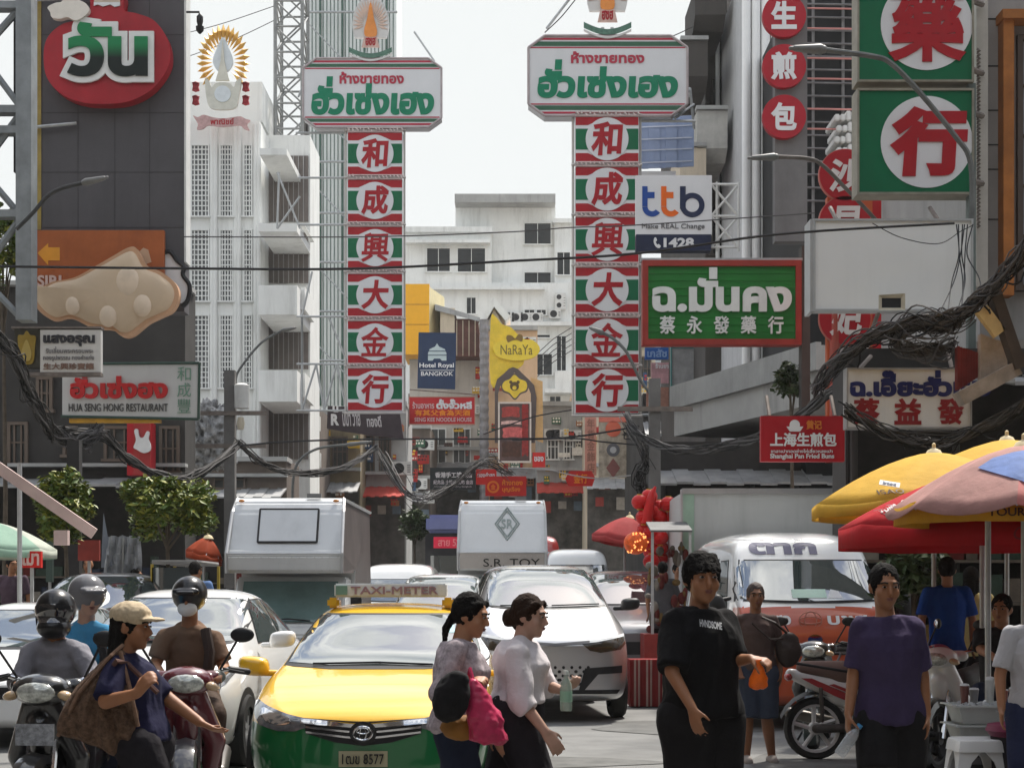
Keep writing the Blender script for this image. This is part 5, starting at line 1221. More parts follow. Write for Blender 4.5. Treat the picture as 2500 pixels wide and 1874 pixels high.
# --- silver MPV
MPV = [(0, .60, .34, .88, .93, .42), (.06, .79, .28, .95, 1.01, .6), (.18, .89, .25, 1.02, 1.085, .7), (.4, .945, .24, 1.10, 1.17, .76), (.75, .96, .24, 1.18, 1.285, .78), (.95, .96, .24, 1.22, 1.36, .77), (1.2, .96, .24, 1.24, 1.50, .75), (1.6, .96, .24, 1.26, 1.72, .71), (1.95, .96, .24, 1.27, 1.87, .68), (2.3, .96, .24, 1.28, 1.94, .67), (3.2, .96, .24, 1.29, 1.97, .67), (4.4, .955, .25, 1.29, 1.93, .66), (4.85, .93, .28, 1.25, 1.78, .66), (5.0, .86, .35, 1.15, 1.4, .6), (5.05, .7, .45, 1.0, 1.15, .45)]
def mpv_extra(t, sk):
    patch(t, 'light_bar', sk, [(-.88, 1.07), (-.5, 1.0), (0, .955), (.5, 1.0), (.88, 1.07), (.87, 1.035), (.5, .968), (0, .93), (-.5, .968), (-.87, 1.035)], 'front', mat('light bar', (.72, .74, .75), .2, var=.1), .008, .05)
    patch(t, 'bar_centre', sk, [(-.42, .985), (0, .955), (.42, .985), (.42, .955), (0, .925), (-.42, .955)], 'front', mat('grey gloss', (.16, .16, .17), .2), .011, .05)
    for s in (1, -1):
        q = [(.32, .955), (.86, 1.035), (.885, .95), (.80, .88), (.55, .845), (.42, .87)]
        patch(t, 'headlight', sk, q if s > 0 else mir(q), 'front', mat('amber dark lamp', (.05, .035, .02), .1, var=.5, scale=10, coat=1), .006, .04)
        q = [(.36, .66), (.82, .69), (.82, .60), (.52, .585), (.34, .38), (.28, .38)]
        patch(t, 'air_intake', sk, q if s > 0 else mir(q), 'front', black(), .006, .04)
    patch(t, 'lower_lip', sk, [(-.8, .40), (.8, .40), (.76, .35), (-.76, .35)], 'front', black(), .006, .06)
    for r in range(5):
        for c in range(-6, 7):
            x = c*.1+(.05 if r % 2 else 0); z = .47+r*.05; w = .036-.004*r
            if abs(x) < .32+.0*r or (abs(x) < .5 and r > 2): patch(t, 'grille_cell', sk, [(x-w, z), (x-w*.5, z+.018), (x+w*.5, z+.018), (x+w, z), (x+w*.5, z-.018), (x-w*.5, z-.018)], 'front', black(), .004, .2)
    wiper(t, sk, (.05, 1.40), (.66, 1.42)); wiper(t, sk, (-.6, 1.4), (0, 1.4))
make_car('silver_van', 'tall silver people carrier with a slim light bar behind the taxi', 'van', (.52, 19.7, 0), R(4), MPV, paint('silver paint', (.56, .56, .57), .75, .28), None, [(-.74, 1.41), (-.4, 1.385), (.4, 1.385), (.74, 1.41), (.66, 1.84), (.6, 1.875), (-.6, 1.875), (-.66, 1.84)], [], None, [[(1.7, 1.36), (2.6, 1.36), (2.6, 1.84), (2.1, 1.8)], [(2.7, 1.36), (4.5, 1.36), (4.4, 1.82), (2.7, 1.84)]], (.98, 4.1), .35, mpv_extra, mirrors=(1.0, 1.35, 1.43, black()))
# --- orange and white minibus
HI = [(0, .78, .40, .95, 1.05, .72), (.04, .88, .32, 1.02, 1.18, .80), (.12, .925, .28, 1.08, 1.33, .84), (.26, .94, .26, 1.12, 1.48, .84), (.5, .94, .26, 1.16, 1.72, .82), (.72, .94, .26, 1.18, 1.95, .80), (.84, .94, .26, 1.2, 2.10, .79), (.98, .94, .26, 1.2, 2.22, .78), (1.3, .94, .26, 1.22, 2.30, .77), (2.5, .94, .26, 1.22, 2.34, .77), (4.4, .94, .28, 1.22, 2.32, .77), (4.8, .92, .32, 1.2, 2.15, .72), (4.88, .82, .42, 1.1, 1.9, .6)]
OR = paint('minibus orange red', (.46, .09, .04)); WP = paint('white paint', (.74, .75, .75))
def hi_extra(t, sk):
    navy = mat('navy decal', (.1, .1, .17), .5)
    h, n = sk.hit((-.2, -1.5, 2.1), (0, 1, 0))
    def dec(txt, x0, x1, z0, z1, m, bold=.03):
        lps = glyphs(txt, bold); a, b, c, d = _bb(lps); k = MB()
        lps = [[(x0+(p[0]-a)/(b-a)*(x1-x0), z0+(p[1]-c)/(d-c)*(z1-z0)) for p in l] for l in lps]
        def mp(x, z, q):
            h, n = sk.hit((x, -1.5, z), (0, 1, 0)); return h-Vector((0, .008+0*q, 0))
        fill(lps, 0, 0, k, None, mp); k.build('lettering', m, t, norm=False)
    dec('ตาก', -.62, .18, 2.02, 2.17, navy, .05); dec('กรุงเทพฯ อุ้มผาง แม่สอด', -.7, .2, 2.185, 2.215, mat('grey decal', (.35, .35, .36)), .01)
    dec('ราชสว', -.78, -.28, 1.2, 1.31, WHITE(), .03); dec('บขส.', .14, .66, 1.2, 1.31, WHITE(), .03)
    k = MB(); h, n = sk.hit((-.06, -1.5, 1.22), (0, 1, 0))
    for rx, rz in ((.13, .1), (.07, .1), (.13, .04)):
        k.tube([(-.06+rx*cos(a), h.y-.012+.0, 1.25+rz*sin(a)) for a in [2*pi*i/24 for i in range(25)]], .007, 5)
    k.build('emblem', mat('pale red emblem', (.5, .2, .15)), t)
    em = patch(t, 'badge', sk, [(-.02+.085*cos(a), 1.03+.055*sin(a)) for a in [2*pi*i/20 for i in range(20)]], 'front', chrome(), .02, .05)
    patch(t, 'lower_grille', sk, [(-.6, .98), (.6, .98), (.62, .86), (-.62, .86)], 'front', black(), .006, .06)
    for z in (.94, .885): patch(t, 'grille_bar', sk, [(-.6, z+.014), (.6, z+.014), (.6, z-.014), (-.6, z-.014)], 'front', chrome(), .012, .08)
    wiper(t, sk, (-.7, 1.47), (.0, 1.45)); wiper(t, sk, (.0, 1.45), (.68, 1.47))
    p = patch(t, 'destination_card', sk, [(-.22, 1.50), (.18, 1.50), (.18, 1.60), (-.22, 1.60)], 'front', mat('pale green card', (.42, .58, .5), .6), .011, .1)
    h, n = sk.hit((0, -1.5, 1.53), (0, 1, 0)); dec('BTS', -.17, .12, 1.52, 1.58, mat('plate ink', (.015, .015, .015)), .0)
    p.name = 'destination_card'
    patch(t, 'dash_papers', sk, [(.19, 1.5), (.36, 1.5), (.33, 1.58), (.24, 1.6)], 'front', WHITE(), .01, .1)
    for s in (1, -1):
        k = MB(); k.ell((s*1.09, .3, 1.40), (.1, .07, .15), None, 14, 10); k.cap((s*.93, .4, 1.5), (s*1.05, .32, 1.48), .025, .025); k.build('wing_mirror', black(), t, True)
make_car('minibus', 'white high roof minibus with an orange red nose and dark Thai lettering over the windscreen', 'minibus', (3.46, 18.6, 0), R(2), HI, WP, (OR, lambda x, y: 1.40 if y < .6 else 1.22), [(-.83, 1.49), (-.3, 1.465), (.3, 1.465), (.83, 1.49), (.785, 1.86), (.72, 1.94), (-.72, 1.94), (-.785, 1.86)], [[(.56, .95), (.86, .99), (.88, 1.12), (.80, 1.15), (.60, 1.05)]], None, [[(.95, 1.3), (1.8, 1.3), (1.8, 1.95), (1.25, 1.95)], [(1.95, 1.3), (4.4, 1.3), (4.4, 1.98), (1.95, 1.98)]], (.95, 3.9), .34, hi_extra)
# --- white and dark cars at the left
def cross_extra(t, sk):
    for s in (1, -1):
        q = [(.5, .42), (.74, .46), (.76, .60), (.56, .58)]
        patch(t, 'fog_lamp_recess', sk, q if s > 0 else mir(q), 'front', black(), .005, .05)
        q = [(.63+.07*cos(a), .52+.065*sin(a)) for a in [2*pi*i/16 for i in range(16)]]
        patch(t, 'fog_lamp', sk, q if s > 0 else mir(q), 'front', mat('fog glass', (.3, .3, .3), .1, coat=1), .012, .05)
    wiper(t, sk, (-.5, 1.1), (.1, 1.1)); wiper(t, sk, (.05, 1.1), (.6, 1.1))
WS2 = [(x*1.02, 1.09+(z-.985)*1.07) for x, z in WS]
HL2 = [(x, z*1.12) for x, z in HL]
SIDE2 = [[(y, z*1.085) for y, z in q] for q in SIDE]
make_car('white_crossover', 'white crossover car beside the taxi, behind the brown shirted rider', 'car', (-3.3, 13.9, 0), R(-3), sedan(4.4, 1.6, .9, 1.03), WP, None, WS2, [HL2], [(-.4, .66), (.4, .66), (.35, .52), (-.35, .52)], SIDE2, (.82, 3.35), .33, cross_extra, mirrors=(.96, 1.55, 1.12, WP))
make_car('white_sedan', 'white saloon car at the left edge behind the helmeted pair', 'car', (-5.35, 16.2, 0), 0, sedan(), WP, None, WS, [HL], [(-.4, .62), (.4, .62), (.35, .5), (-.35, .5)], SIDE, mirrors=(.93, 1.62, .965, WP))
make_car('dark_pickup', 'grey pickup with pale reflections at the far left behind the white saloon', 'pickup', (-6.05, 21.2, 0), R(-4), [(y, w, zb+.12, zl*1.08, zt*1.06, wt) for y, w, zb, zl, zt, wt in sedan(4.8, 1.78, .93)], paint('dark grey paint', (.10, .10, .10), .4, .3), None, [(x*1.05, 1.29+(z-.985)*1.36) for x, z in WS], [HL2], None, [[(y, z*1.27) for y, z in q] for q in SIDE], (.85, 3.5), .37, mirrors=(.99, 1.6, 1.25, chrome()))
# --- cars further down the street
far = [('white_hatchback', 'white car with a low roof peeking over the taxi roof sign', -1.25, 27.5, 1.96, WP), ('white_far_car', 'distant white car between the two white trucks', -2.5, 35, 2.3, WP),
       ('grey_saloon', 'grey saloon car to the right of the silver van', 2.0, 26, 2.0, paint('mid grey paint', (.22, .22, .23), .5)), ('white_pickup', 'white car with objects on its roof beyond the silver van', 1.7, 42, 2.85, WP), ('red_far_van', 'red vehicle beyond the silver van roof near the pink parasol', .75, 52, 3.6, paint('red paint', (.42, .03, .025)))]
far += [('white_distant_car', 'small white car right beyond the red vehicle in the far queue', .2, 60, 1.5, WP), ('silver_distant_car', 'silver car far away left of the toy truck', -2.9, 48, 1.5, paint('silver paint', (.56, .56, .57), .75)), ('white_distant_van', 'pale van at the far end of the traffic queue', -1.2, 70, 2.4, WP), ('dark_distant_car', 'dark car in the far queue right of the silver van', 2.3, 38, 1.5, paint('mid grey paint', (.22, .22, .23), .5))]
for nm, lab, x, d, h, m in far:
    kk = h/1.465
    if h > 1.8:
        bs, w0, bh = (HI, [(-.83, 1.49), (-.3, 1.465), (.3, 1.465), (.83, 1.49), (.785, 1.86), (.72, 1.94), (-.72, 1.94), (-.785, 1.86)], 2.34) if h > 2.2 else (MPV, [(-.74, 1.41), (-.4, 1.385), (.4, 1.385), (.74, 1.41), (.66, 1.84), (.6, 1.875), (-.6, 1.875), (-.66, 1.84)], 1.97)
        q = h/bh; make_car(nm, lab, 'car', (x, d, 0), 0, [(y, w, zb, zl*q, zt*q, wt) for y, w, zb, zl, zt, wt in bs], m, None, [(a, b*q) for a, b in w0], [[(.5, .95*q), (.84, 1.0*q), (.84, 1.1*q), (.55, 1.05*q)]], [(-.4, .8*q), (.4, .8*q), (.38, .6*q), (-.38, .6*q)], [], mirrors=(1.0, .9, 1.3*q, black()))
        continue
    make_car(nm, lab, 'car', (x, d, 0), 0, sedan(4.4, h), m, None, [(p, .985*(.5+.5*kk)*1.02+(z-.985)*kk*1.0+ (kk-1)*.2) for p, z in WS], [[(p, z*(.5+.5*kk)) for p, z in HL]], [(-.4, .6), (.4, .6), (.35, .5), (-.35, .5)], [], mirrors=(.93, 1.62, .98*kk, m))
# --- box trucks with a wind deflector cab
def truck(name, label, x0, x1, d, ztop, zbot, hatch, dark=None):
    w = (x1-x0)/2; t = thing(name, label, 'truck', ((x0+x1)/2, d, 0)); nose = ztop-zbot
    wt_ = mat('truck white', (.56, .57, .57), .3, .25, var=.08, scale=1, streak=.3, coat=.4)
    rings = []
    prof = [(0, zbot), (0, zbot+nose*.24), (.10, zbot+nose*.26), (.45, ztop-.25), (.58, ztop-.08), (.8, ztop), (5.2, ztop), (5.2, .75), (1.75, .75), (1.75, zbot+.1), (1.3, zbot+.02)]
    k = MB(); n = len(prof)
    for i, (y, z) in enumerate(prof): pass
    inset = [.07, .05, .05, .06, .10, .12, .06, .02, .02, .0, .0]
    L = [(-(w-c), y, z) for (y, z), c in zip(prof, inset)]; Rr = [((w-c), y, z) for (y, z), c in zip(prof, inset)]
    fs = [(i, (i+1) % n, (i+1) % n+n, i+n) for i in range(n)]
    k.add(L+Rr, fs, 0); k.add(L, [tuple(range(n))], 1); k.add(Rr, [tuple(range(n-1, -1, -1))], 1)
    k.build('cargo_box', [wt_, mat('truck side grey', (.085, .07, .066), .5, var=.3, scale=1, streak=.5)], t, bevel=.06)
    k = MB()
    for s in (1, -1): k.tube([(s*(w-.055), .005, zbot), (s*(w-.05), 0, zbot+nose*.25), (s*(w-.07), .45, ztop-.25), (s*(w-.1), .75, ztop-.02), (s*(w-.05), 5.2, ztop-.01)], .03, 6)
    k.tube([(-(w-.06), -.005, zbot+nose*.25), (w-.06, -.005, zbot+nose*.25)], .012, 6); k.build('edge_trim', mat('alloy trim', (.42, .42, .42), .4, .6), t)
    c = MB(); cw = w*.93
    cp = [(.42, .35), (.38, .9), (.45, 1.05), (.9, zbot-.05), (1.7, zbot-.05), (1.7, .35)]
    c.prismx(cp, -cw, cw); c.build('cab', wt_, t, bevel=.03)
    c = MB(); c.add([(-cw*.9, .478, 1.12), (cw*.9, .478, 1.12), (cw*.86, .86, zbot-.12), (-cw*.86, .86, zbot-.12)], [(0, 1, 2, 3)])
    for v in range(4): c.v[v] = (c.v[v][0], c.v[v][1]-.03, c.v[v][2])
    ws_ = c.build('windscreen', mat('teal windscreen', (.16, .26, .26), .05, var=.25, scale=1.5, spec=.9), t, norm=False)
    c = MB(); c.tube([(-cw*.5, .41, 1.15), (0, .43, 1.17), (cw*.4, .45, 1.14)], .012, 5); c.build('wiper', black(), t)
    c = MB(); c.box(-cw, cw, .30, .42, .35, .62); c.build('bumper', black(), t, bevel=.02)
    for s in (1, -1):
        c = MB(); c.box(s*cw*.75-.16, s*cw*.75+.16, .355, .40, .68, .85); c.build('headlight', mat('headlamp glass', (.13, .135, .14)), t, bevel=.01)
        c = MB(); c.bbox((s*(cw+.2), .5, 1.5), (.18, .06, .34)); c.tube([(s*cw, .6, 1.65), (s*(cw+.2), .5, 1.65)], .015, 5); c.build('wing_mirror', black(), t)
        for y in (1.0, 4.2): wheel(t, s*(w-.2), y, .38, .22)
    c = MB(); c.box(w*.28, w*.52, .74, .82, ztop+.0, ztop+.07); c.build('roof_vent', mat('vent grey', (.2, .2, .2), .6, .3), t)
    for s in (-1, 1):
        c = MB(); c.ell((s*(w-.2), .56, ztop-.06), (.05, .03, .025)); c.build('marker_lamp', mat('marker amber', (.5, .18, .02), .2, coat=1), t, True)
    c = MB()
    for i in range(15): c.ell((-(w-.12)+(2*w-.24)*i/14, -.004, zbot+nose*.2), (.008, .006, .008), None, 6, 4); c.ell((-(w-.12)+(2*w-.24)*i/14, .0, zbot+.05), (.008, .006, .008), None, 6, 4)
    c.build('rivets', mat('alloy trim', (.42, .42, .42)), t)
    if hatch:
        a, b, z0, z1 = hatch; c = MB()
        def yy(z): return .10+.35*(z-(zbot+nose*.26))/(ztop-.25-(zbot+nose*.26))
        c.add([(a, yy(z0)-.03, z0), (b, yy(z0)-.03, z0), (b, yy(z1)-.03, z1), (a, yy(z1)-.03, z1)], [(0, 1, 2, 3)]); h = c.build('roof_hatch', wt_, t, norm=False)
        c = MB(); q = c
        for p, r_ in (((a, z0), (b, z0)), ((b, z0), (b, z1)), ((b, z1), (a, z1)), ((a, z1), (a, z0))): c.tube([(p[0], yy(p[1])-.025, p[1]), (r_[0], yy(r_[1])-.025, r_[1])], .018, 5)
        c.build('hatch_seal', black(), h)
    return t, zbot, nose, ztop, wt_
truck('box_truck', 'white box truck with a square hatch on its sloping front above a teal windscreen', wx(545, 26), wx(842, 26), 26, 3.14, 1.9, (wx(625, 26)-(wx(545, 26)+wx(842, 26))/2, wx(770, 26)-(wx(545, 26)+wx(842, 26))/2, 2.40, 2.94))
t, zb, ns, zt, _ = truck('toy_truck', 'second white truck with a grey diamond emblem and lettering, further back', wx(1112, 33), wx(1340, 33), 33, 3.52, 2.06, None)
gl = mat('faded grey decal', (.28, .33, .32), .6)
k = MB(); cz, r = 3.02, .34; y0 = .22
for q in (1, .8):
    pp = [(0, cz+r*q), (r*.72*q, cz), (0, cz-r*q), (-r*.72*q, cz)]
    for i in range(4):
        a, b = pp[i], pp[(i+1) % 4]; f = lambda z: .10+.35*(z-(zb+ns*.26))/(zt-.25-(zb+ns*.26))-.01
        k.tube([(a[0]+.1, f(a[1]), a[1]), (b[0]+.1, f(b[1]), b[1])], .014, 5)
k.build('emblem', gl, t)
k = text_mb('SR', -.02, .22, 2.92, 3.12, 0, 0, .02); k.v = [(v[0], f(v[2])-.01, v[2]) for v in k.v]; k.build('emblem_letters', gl, t, norm=False)
k = text_mb('S.R. TOY', -.38, .76, 2.14, 2.30, -.012, .008, .0); k.build('lettering', mat('plate ink', (.015, .015, .015)), t, norm=False)
k = MB(); k.box(-.85, .85, -.004, .02, zb+.04, zb+ns*.24); k.build('grey_band', mat('decal band grey', (.36, .33, .30), .5, var=.1), t)
# --- plain box truck behind the minibus
t = thing('grey_box_truck', 'plain pale grey box truck with green edges behind the minibus', 'truck', (4.0, 24.2, 0))
k = MB(); k.box(-1.26, 1.32, 1.9, 7.2, .8, 3.22); k.build('cargo_box', mat('pale grey box', (.46, .47, .46), .5, var=.06, scale=.8, streak=.3), t, bevel=.03)
k = MB(); k.box(-1.275, -1.1, 1.88, 2.0, .8, 3.2); k.box(-1.275, -1.25, 2.0, 7.2, .8, 1.0); k.build('green_edge', mat('pale green edge', (.33, .46, .36), .5, var=.2), t)
k = MB(); k.box(-1.3, -1.276, 1.87, 2.1, .8, 3.24); k.box(-1.29, 1.33, 1.86, 1.898, 3.16, 3.25); k.build('frame', mat('alloy trim', (.42, .42, .42)), t)
k = MB(); k.prismx([(0, .4), (-.02, 1.0), (.1, 1.25), (.45, 2.32), (.6, 2.38), (1.7, 2.38), (1.7, .4)], -.92, .92); k.build('cab', WP, t, bevel=.05)
k = MB(); k.add([(-.84, .1, 1.32), (.84, .1, 1.32), (.80, .40, 2.22), (-.80, .40, 2.22)], [(0, 1, 2, 3)]); k.build('windscreen', glass(), t, norm=False)
for s in (1, -1):
    k = MB(); k.prismx([(.5, 1.3), (1.3, 1.3), (1.3, 2.2), (.75, 2.2)], s*.915, s*.925); k.build('side_window', glass(), t)
    k = MB(); k.bbox((s*1.12, .25, 1.65), (.17, .08, .4)); k.tube([(s*.9, .35, 1.85), (s*1.12, .25, 1.85)], .015, 5); k.build('wing_mirror', black(), t)
    for y in (.8, 5.6): wheel(t, s*.85, y, .38, .24)
k = MB(); k.prism([(-1.28, 1.3), (-1.0, 1.3), (-.98, 2.2), (-1.24, 2.2)], .02, .08); k.box(-1.0, -.92, .02, .1, .9, 2.25); o = k.build('open_door', WP, t); k = MB(); k.prism([(-1.25, 1.42), (-1.03, 1.42), (-1.01, 2.1), (-1.21, 2.1)], .005, .018); k.build('door_glass', glass(), o)
# --- dark bus between the trucks
t = thing('dark_bus', 'dark bus with a blue roof and a red destination board between the white trucks', 'bus', (wx(1124, 44), 44, 0))
k = MB(); k.box(-.95, .95, 0, 8, .35, 3.25); k.build('body', mat('bus black', (.02, .02, .025), .3, coat=.6), t, bevel=.06)
k = MB(); k.box(-.93, .93, .05, 8, 3.26, 3.75); k.build('roof', mat('bus periwinkle', (.2, .22, .42), .4), t, bevel=.1)
k = MB(); k.box(-.72, .2, -.02, .0, 2.85, 3.15); o = k.build('destination_board', mat('red board', (.5, .02, .05), .4, emit=.25), t)
k = text_mb('สาย 529', -.6, .1, 2.9, 3.1, -.03, .01, .02); k.build('lettering', mat('pink lamp letter', (.8, .3, .3), .5), o, norm=False)
k = MB(); k.box(-.8, .8, -.012, .0, 1.4, 2.65); k.build('windscreen', glass(), t)
for s in (1, -1): wheel(t, s*.8, 1.5, .45, .25)
# ================================================================ people
def skin_m(n, c): return mat('skin '+n, c, .55, var=.12, scale=9, spec=.4)
def lerp(a, b, t): return Vector(a)+(Vector(b)-Vector(a))*t
def hand(mb, wrist, dirv, palm_n, curl=.5, side=1, sc=1.0):
    """Palm, four fingers of different length and a thumb from the side of the palm."""
    d = Vector(dirv).normalized(); n = Vector(palm_n); n = (n-d*n.dot(d)).normalized(); u = d.cross(n)*side
    T = lambda x, y, z: wrist+u*x*sc+d*y*sc+n*z*sc
    for x in (-.024, 0, .024): mb.cap(T(x*.7, .01, 0), T(x*1.1, .082, 0), .017*sc, .0145*sc, 8)
    for x, L, c in ((-.033, .062, 1.12), (-.011, .074, 1.0), (.012, .080, 1.0), (.034, .072, .92)):
        p = T(x, .085, 0); a = curl*.35*c
        for j, f in enumerate((.45, .32, .25)):
            q = p+(d*cos(a)+n*sin(a))*L*f*sc+u*x*.16*f*sc
            mb.cap(p, q, (.0092-.0009*j)*sc, (.0085-.0009*j)*sc, 7); p = q; a += curl*.75*c
    p = T(.03, .025, .004); q = T(.058, .055, .016); r = T(.062+.004, .086, .026+.02*curl)
    mb.cap(p, q, .0135*sc, .0105*sc, 7); mb.cap(q, r, .0105*sc, .0085*sc, 7)
def person(label, d, yaw, head, neck, pelvis, sh, arms, legs, skin, hair, shirt=None, bottom=None, hyaw=None, pitch=0, fat=1.0, vox=.0085, group=None, hs=1.0, face=True, shoes=None, female=False):
    """Body laid out from photo joints (px, py, depth offset); yaw 0 faces the camera, + turns towards the picture's right."""
    W3 = lambda j: P(j[0], j[1], d+(j[2] if len(j) > 2 else 0))
    H, N, PV = W3(head), W3(neck), W3(pelvis)
    t = thing('person', label, 'person', (PV.x, PV.y, 0), group=group); O = t.location.copy()
    ya = R(yaw); f = Vector((sin(ya), -cos(ya), 0)); lat = Vector((cos(ya), sin(ya), 0))      # front and the person's left
    up = (N-PV).normalized()
    def ringpts(c, rx, ry, n=18):
        fr = (f-up*f.dot(up)).normalized(); la = up.cross(fr)*-1
        return [c+la*rx*cos(2*pi*i/n)+fr*ry*sin(2*pi*i/n)-O for i in range(n)]
    TL = (N-PV).length
    prof = [(-.16, .125, .10, 0), (-.05, .16, .115, -.01), (.05, .157, .112, 0), (.22, .134, .098, .01), (.42, .140, .104, .012), (.66, .152, .110, .012), (.80, .150, .10, .0), (.90, .115, .08, -.012), (.99, .066, .060, -.01)]
    if female: prof = [(a, b*(.93 if a > .1 else 1.0), c*(1.06 if .5 < a < .75 else .95), e) for a, b, c, e in prof]
    def torso(mb, ease, lo, hi, flare=0):
        rg = []; keys = [p for p in prof]
        zs = sorted(set([lo, hi]+[p[0] for p in keys if lo < p[0] < hi]))
        for z in zs:
            r = resample([(p[0], p[1], p[2], p[3]) for p in keys], [min(max(z, -.16), .99)])[0]
            e = ease*(1+max(0, .5-z)*flare)
            rg.append(ringpts(PV+(N-PV)*z+f*r[3], r[1]*fat+e, r[2]*fat+e))
        mb.rings(rg)
    # ---- body, one surface
    b = MB(); torso(b, 0, -.16, .99)
    L = lambda v: v-O
    Mh = Matrix.Rotation(R(hyaw if hyaw is not None else yaw), 3, 'Z') @ Matrix.Rotation(R(pitch), 3, 'X')
    hp = lambda x, y, z: L(H+Mh @ Vector((x*hs, y*hs, z*hs)))
    b.cap(L(N-up*.03), hp(0, .02, -.06), .056*(1+.3*(fat-1)), .052, 12)
    b.ell(hp(0, .012, .018), (.074*hs, .094*hs, .098*hs), Mh, 20, 14)
    b.ell(hp(0, -.03, -.045), (.058*hs, .058*hs, .072*hs), Mh, 16, 12); b.ell(hp(0, -.058, -.092), (.028*hs, .026*hs, .024*hs), Mh, 12, 8)
    for s in (-1, 1):
        b.ell(hp(s*.04, -.055, -.03), (.026*hs, .028*hs, .03*hs), Mh, 10, 8)
        b.ell(hp(s*.076, .012, -.005), (.012*hs, .02*hs, .032*hs), Mh, 8, 8)
    b.cap(hp(0, -.085, .012), hp(0, -.104, -.028), .009*hs, .015*hs, 8); b.ell(hp(0, -.078, .03), (.05*hs, .014*hs, .011*hs), Mh, 10, 6)
    b.ell(hp(0, -.083, -.058), (.024*hs, .012*hs, .011*hs), Mh, 10, 6)
    shp = [W3(q) for q in sh]; hips = []
    for i, a in enumerate(arms):
        S_, E_, Wr = shp[i], W3(a[0]), W3(a[1]); hd = P(a[2][0], a[2][1], d+(a[2][2] if len(a[2]) > 2 else (a[1][2] if len(a[1]) > 2 else 0)))
        b.cap(L(lerp(PV, N, .95)), L(S_), .045, .046, 10); b.cap(L(S_), L(E_), .05*fat, .04, 12); b.cap(L(E_), L(Wr), .04, .027, 12)
        pn = Vector(a[3]) if len(a) > 3 else -lat*(1 if i else -1)
        hand(b, L(Wr), hd-Wr, pn, a[4] if len(a) > 4 else .55, 1 if i == 0 else -1, 1.0)
    for i, l in enumerate(legs):
        s = -1 if i == 0 else 1; hp_ = PV+lat*s*.09*fat-up*.04; K, A = W3(l[0]), W3(l[1])
        b.cap(L(hp_), L(K), .088*fat, .056, 12); b.cap(L(K), L(lerp(K, A, .3)), .056, .058, 12); b.cap(L(lerp(K, A, .3)), L(A), .057, .038, 12)
        ft = Vector(l[2]) if len(l) > 2 else f
        b.cap(L(A)+Vector((0, 0, -.03)), L(A)+ft*.15+Vector((0, 0, -.045)), .038, .032, 10); hips.append((hp_, K, A, ft))
    me = remesh(b, vox, 5); link('body', me, skin, t, 'all')
    # ---- face
    if face:
        for s in (-1, 1):
            k = MB(); k.ell(hp(s*.031, -.086, .006), (.0135*hs, .006*hs, .0052*hs), Mh, 10, 6); e = k.build('eye', mat('eye white', (.28, .24, .22), .4), t, True)
            k = MB(); k.ell(hp(s*.031, -.0915, .006), (.0072*hs, .004*hs, .0058*hs), Mh, 8, 6); k.build('iris', mat('iris', (.01, .007, .005), .2), e, True)
            k = MB(); k.tube([hp(s*.014, -.094, .026), hp(s*.032, -.092, .031), hp(s*.052, -.079, .024)], .0048*hs, 6); k.build('eyebrow', mat('brow', (.015, .011, .009), .8), t, True)
        k = MB(); k.ell(hp(0, -.093, -.055), (.021*hs, .006*hs, .0042*hs), Mh, 10, 6); k.ell(hp(0, -.091, -.064), (.017*hs, .007*hs, .005*hs), Mh, 10, 6); k.build('lips', mat('lips', (.2, .075, .06), .5), t, True)
    # ---- hair
    if hair:
        hm, st = hair; k = MB()
        k.ell(hp(0, .022, .028), (.084*hs, .098*hs, .104*hs), Mh, 18, 12)
        if st == 'fringe':
            for i in range(7): a = -1.05+i*.35; k.cap(hp(.055*sin(a), -.03*cos(a), .098), hp(.078*sin(a), -.09*cos(a), .034+.006*(i % 2)), .024*hs, .014*hs, 8)
            for s in (-1, 1): k.cap(hp(s*.07, 0, .07), hp(s*.079, .0, -.01), .024, .016, 8)
        if st in ('bun', 'tied'):
            for s in (-1, 1): k.cap(hp(s*.05, -.055, .075), hp(s*.074, .02, .01), .022, .026, 8)
            if st == 'bun': k.ell(hp(0, .125, -.02), (.05, .042, .055), Mh); k.cap(hp(0, .09, -.02), hp(0, .07, -.075), .045, .02)
            else: k.cap(hp(0, .1, -.03), hp(0, .13, -.10), .03, .022); k.cap(hp(0, .13, -.1), hp(0, .12, -.2), .024, .01)
        if st == 'long':
            k.cap(hp(0, .06, -.02), hp(-.01, .075, -.2), .062, .05); k.cap(hp(.0, .08, -.2), hp(-.0, .08, -.30), .05, .03)
            for s in (-1, 1): k.cap(hp(s*.055, .03, 0), hp(s*.06, .05, -.14), .03, .022)
        link('hair', remesh(k, .008, 3, .012, .02), hm, t, 'all')
    # ---- clothes
    if shirt:
        m, hem, sl, ease, folds = shirt[:5]; k = MB(); torso(k, ease*.8, hem, 1.0, shirt[5] if len(shirt) > 5 else .4)
        for i, a in enumerate(arms):
            S_, E_, Wr = shp[i], W3(a[0]), W3(a[1])
            if sl <= 1: k.cone(L(S_), L(lerp(S_, E_, sl)), .054*fat+ease*.25, .050+ease*.55, 12)
            else: k.cap(L(S_), L(E_), .053*fat+ease*.25, .046+ease*.5, 12); k.cone(L(E_), L(lerp(E_, Wr, sl-1)), .046+ease*.5, .036+ease*.5, 12)
            k.cap(L(lerp(PV, N, .955)), L(S_), .05+ease*.1, .05*fat+ease*.22, 12)
        link('shirt', remesh(k, .0105, 3, folds, .13), m, t, 'all')
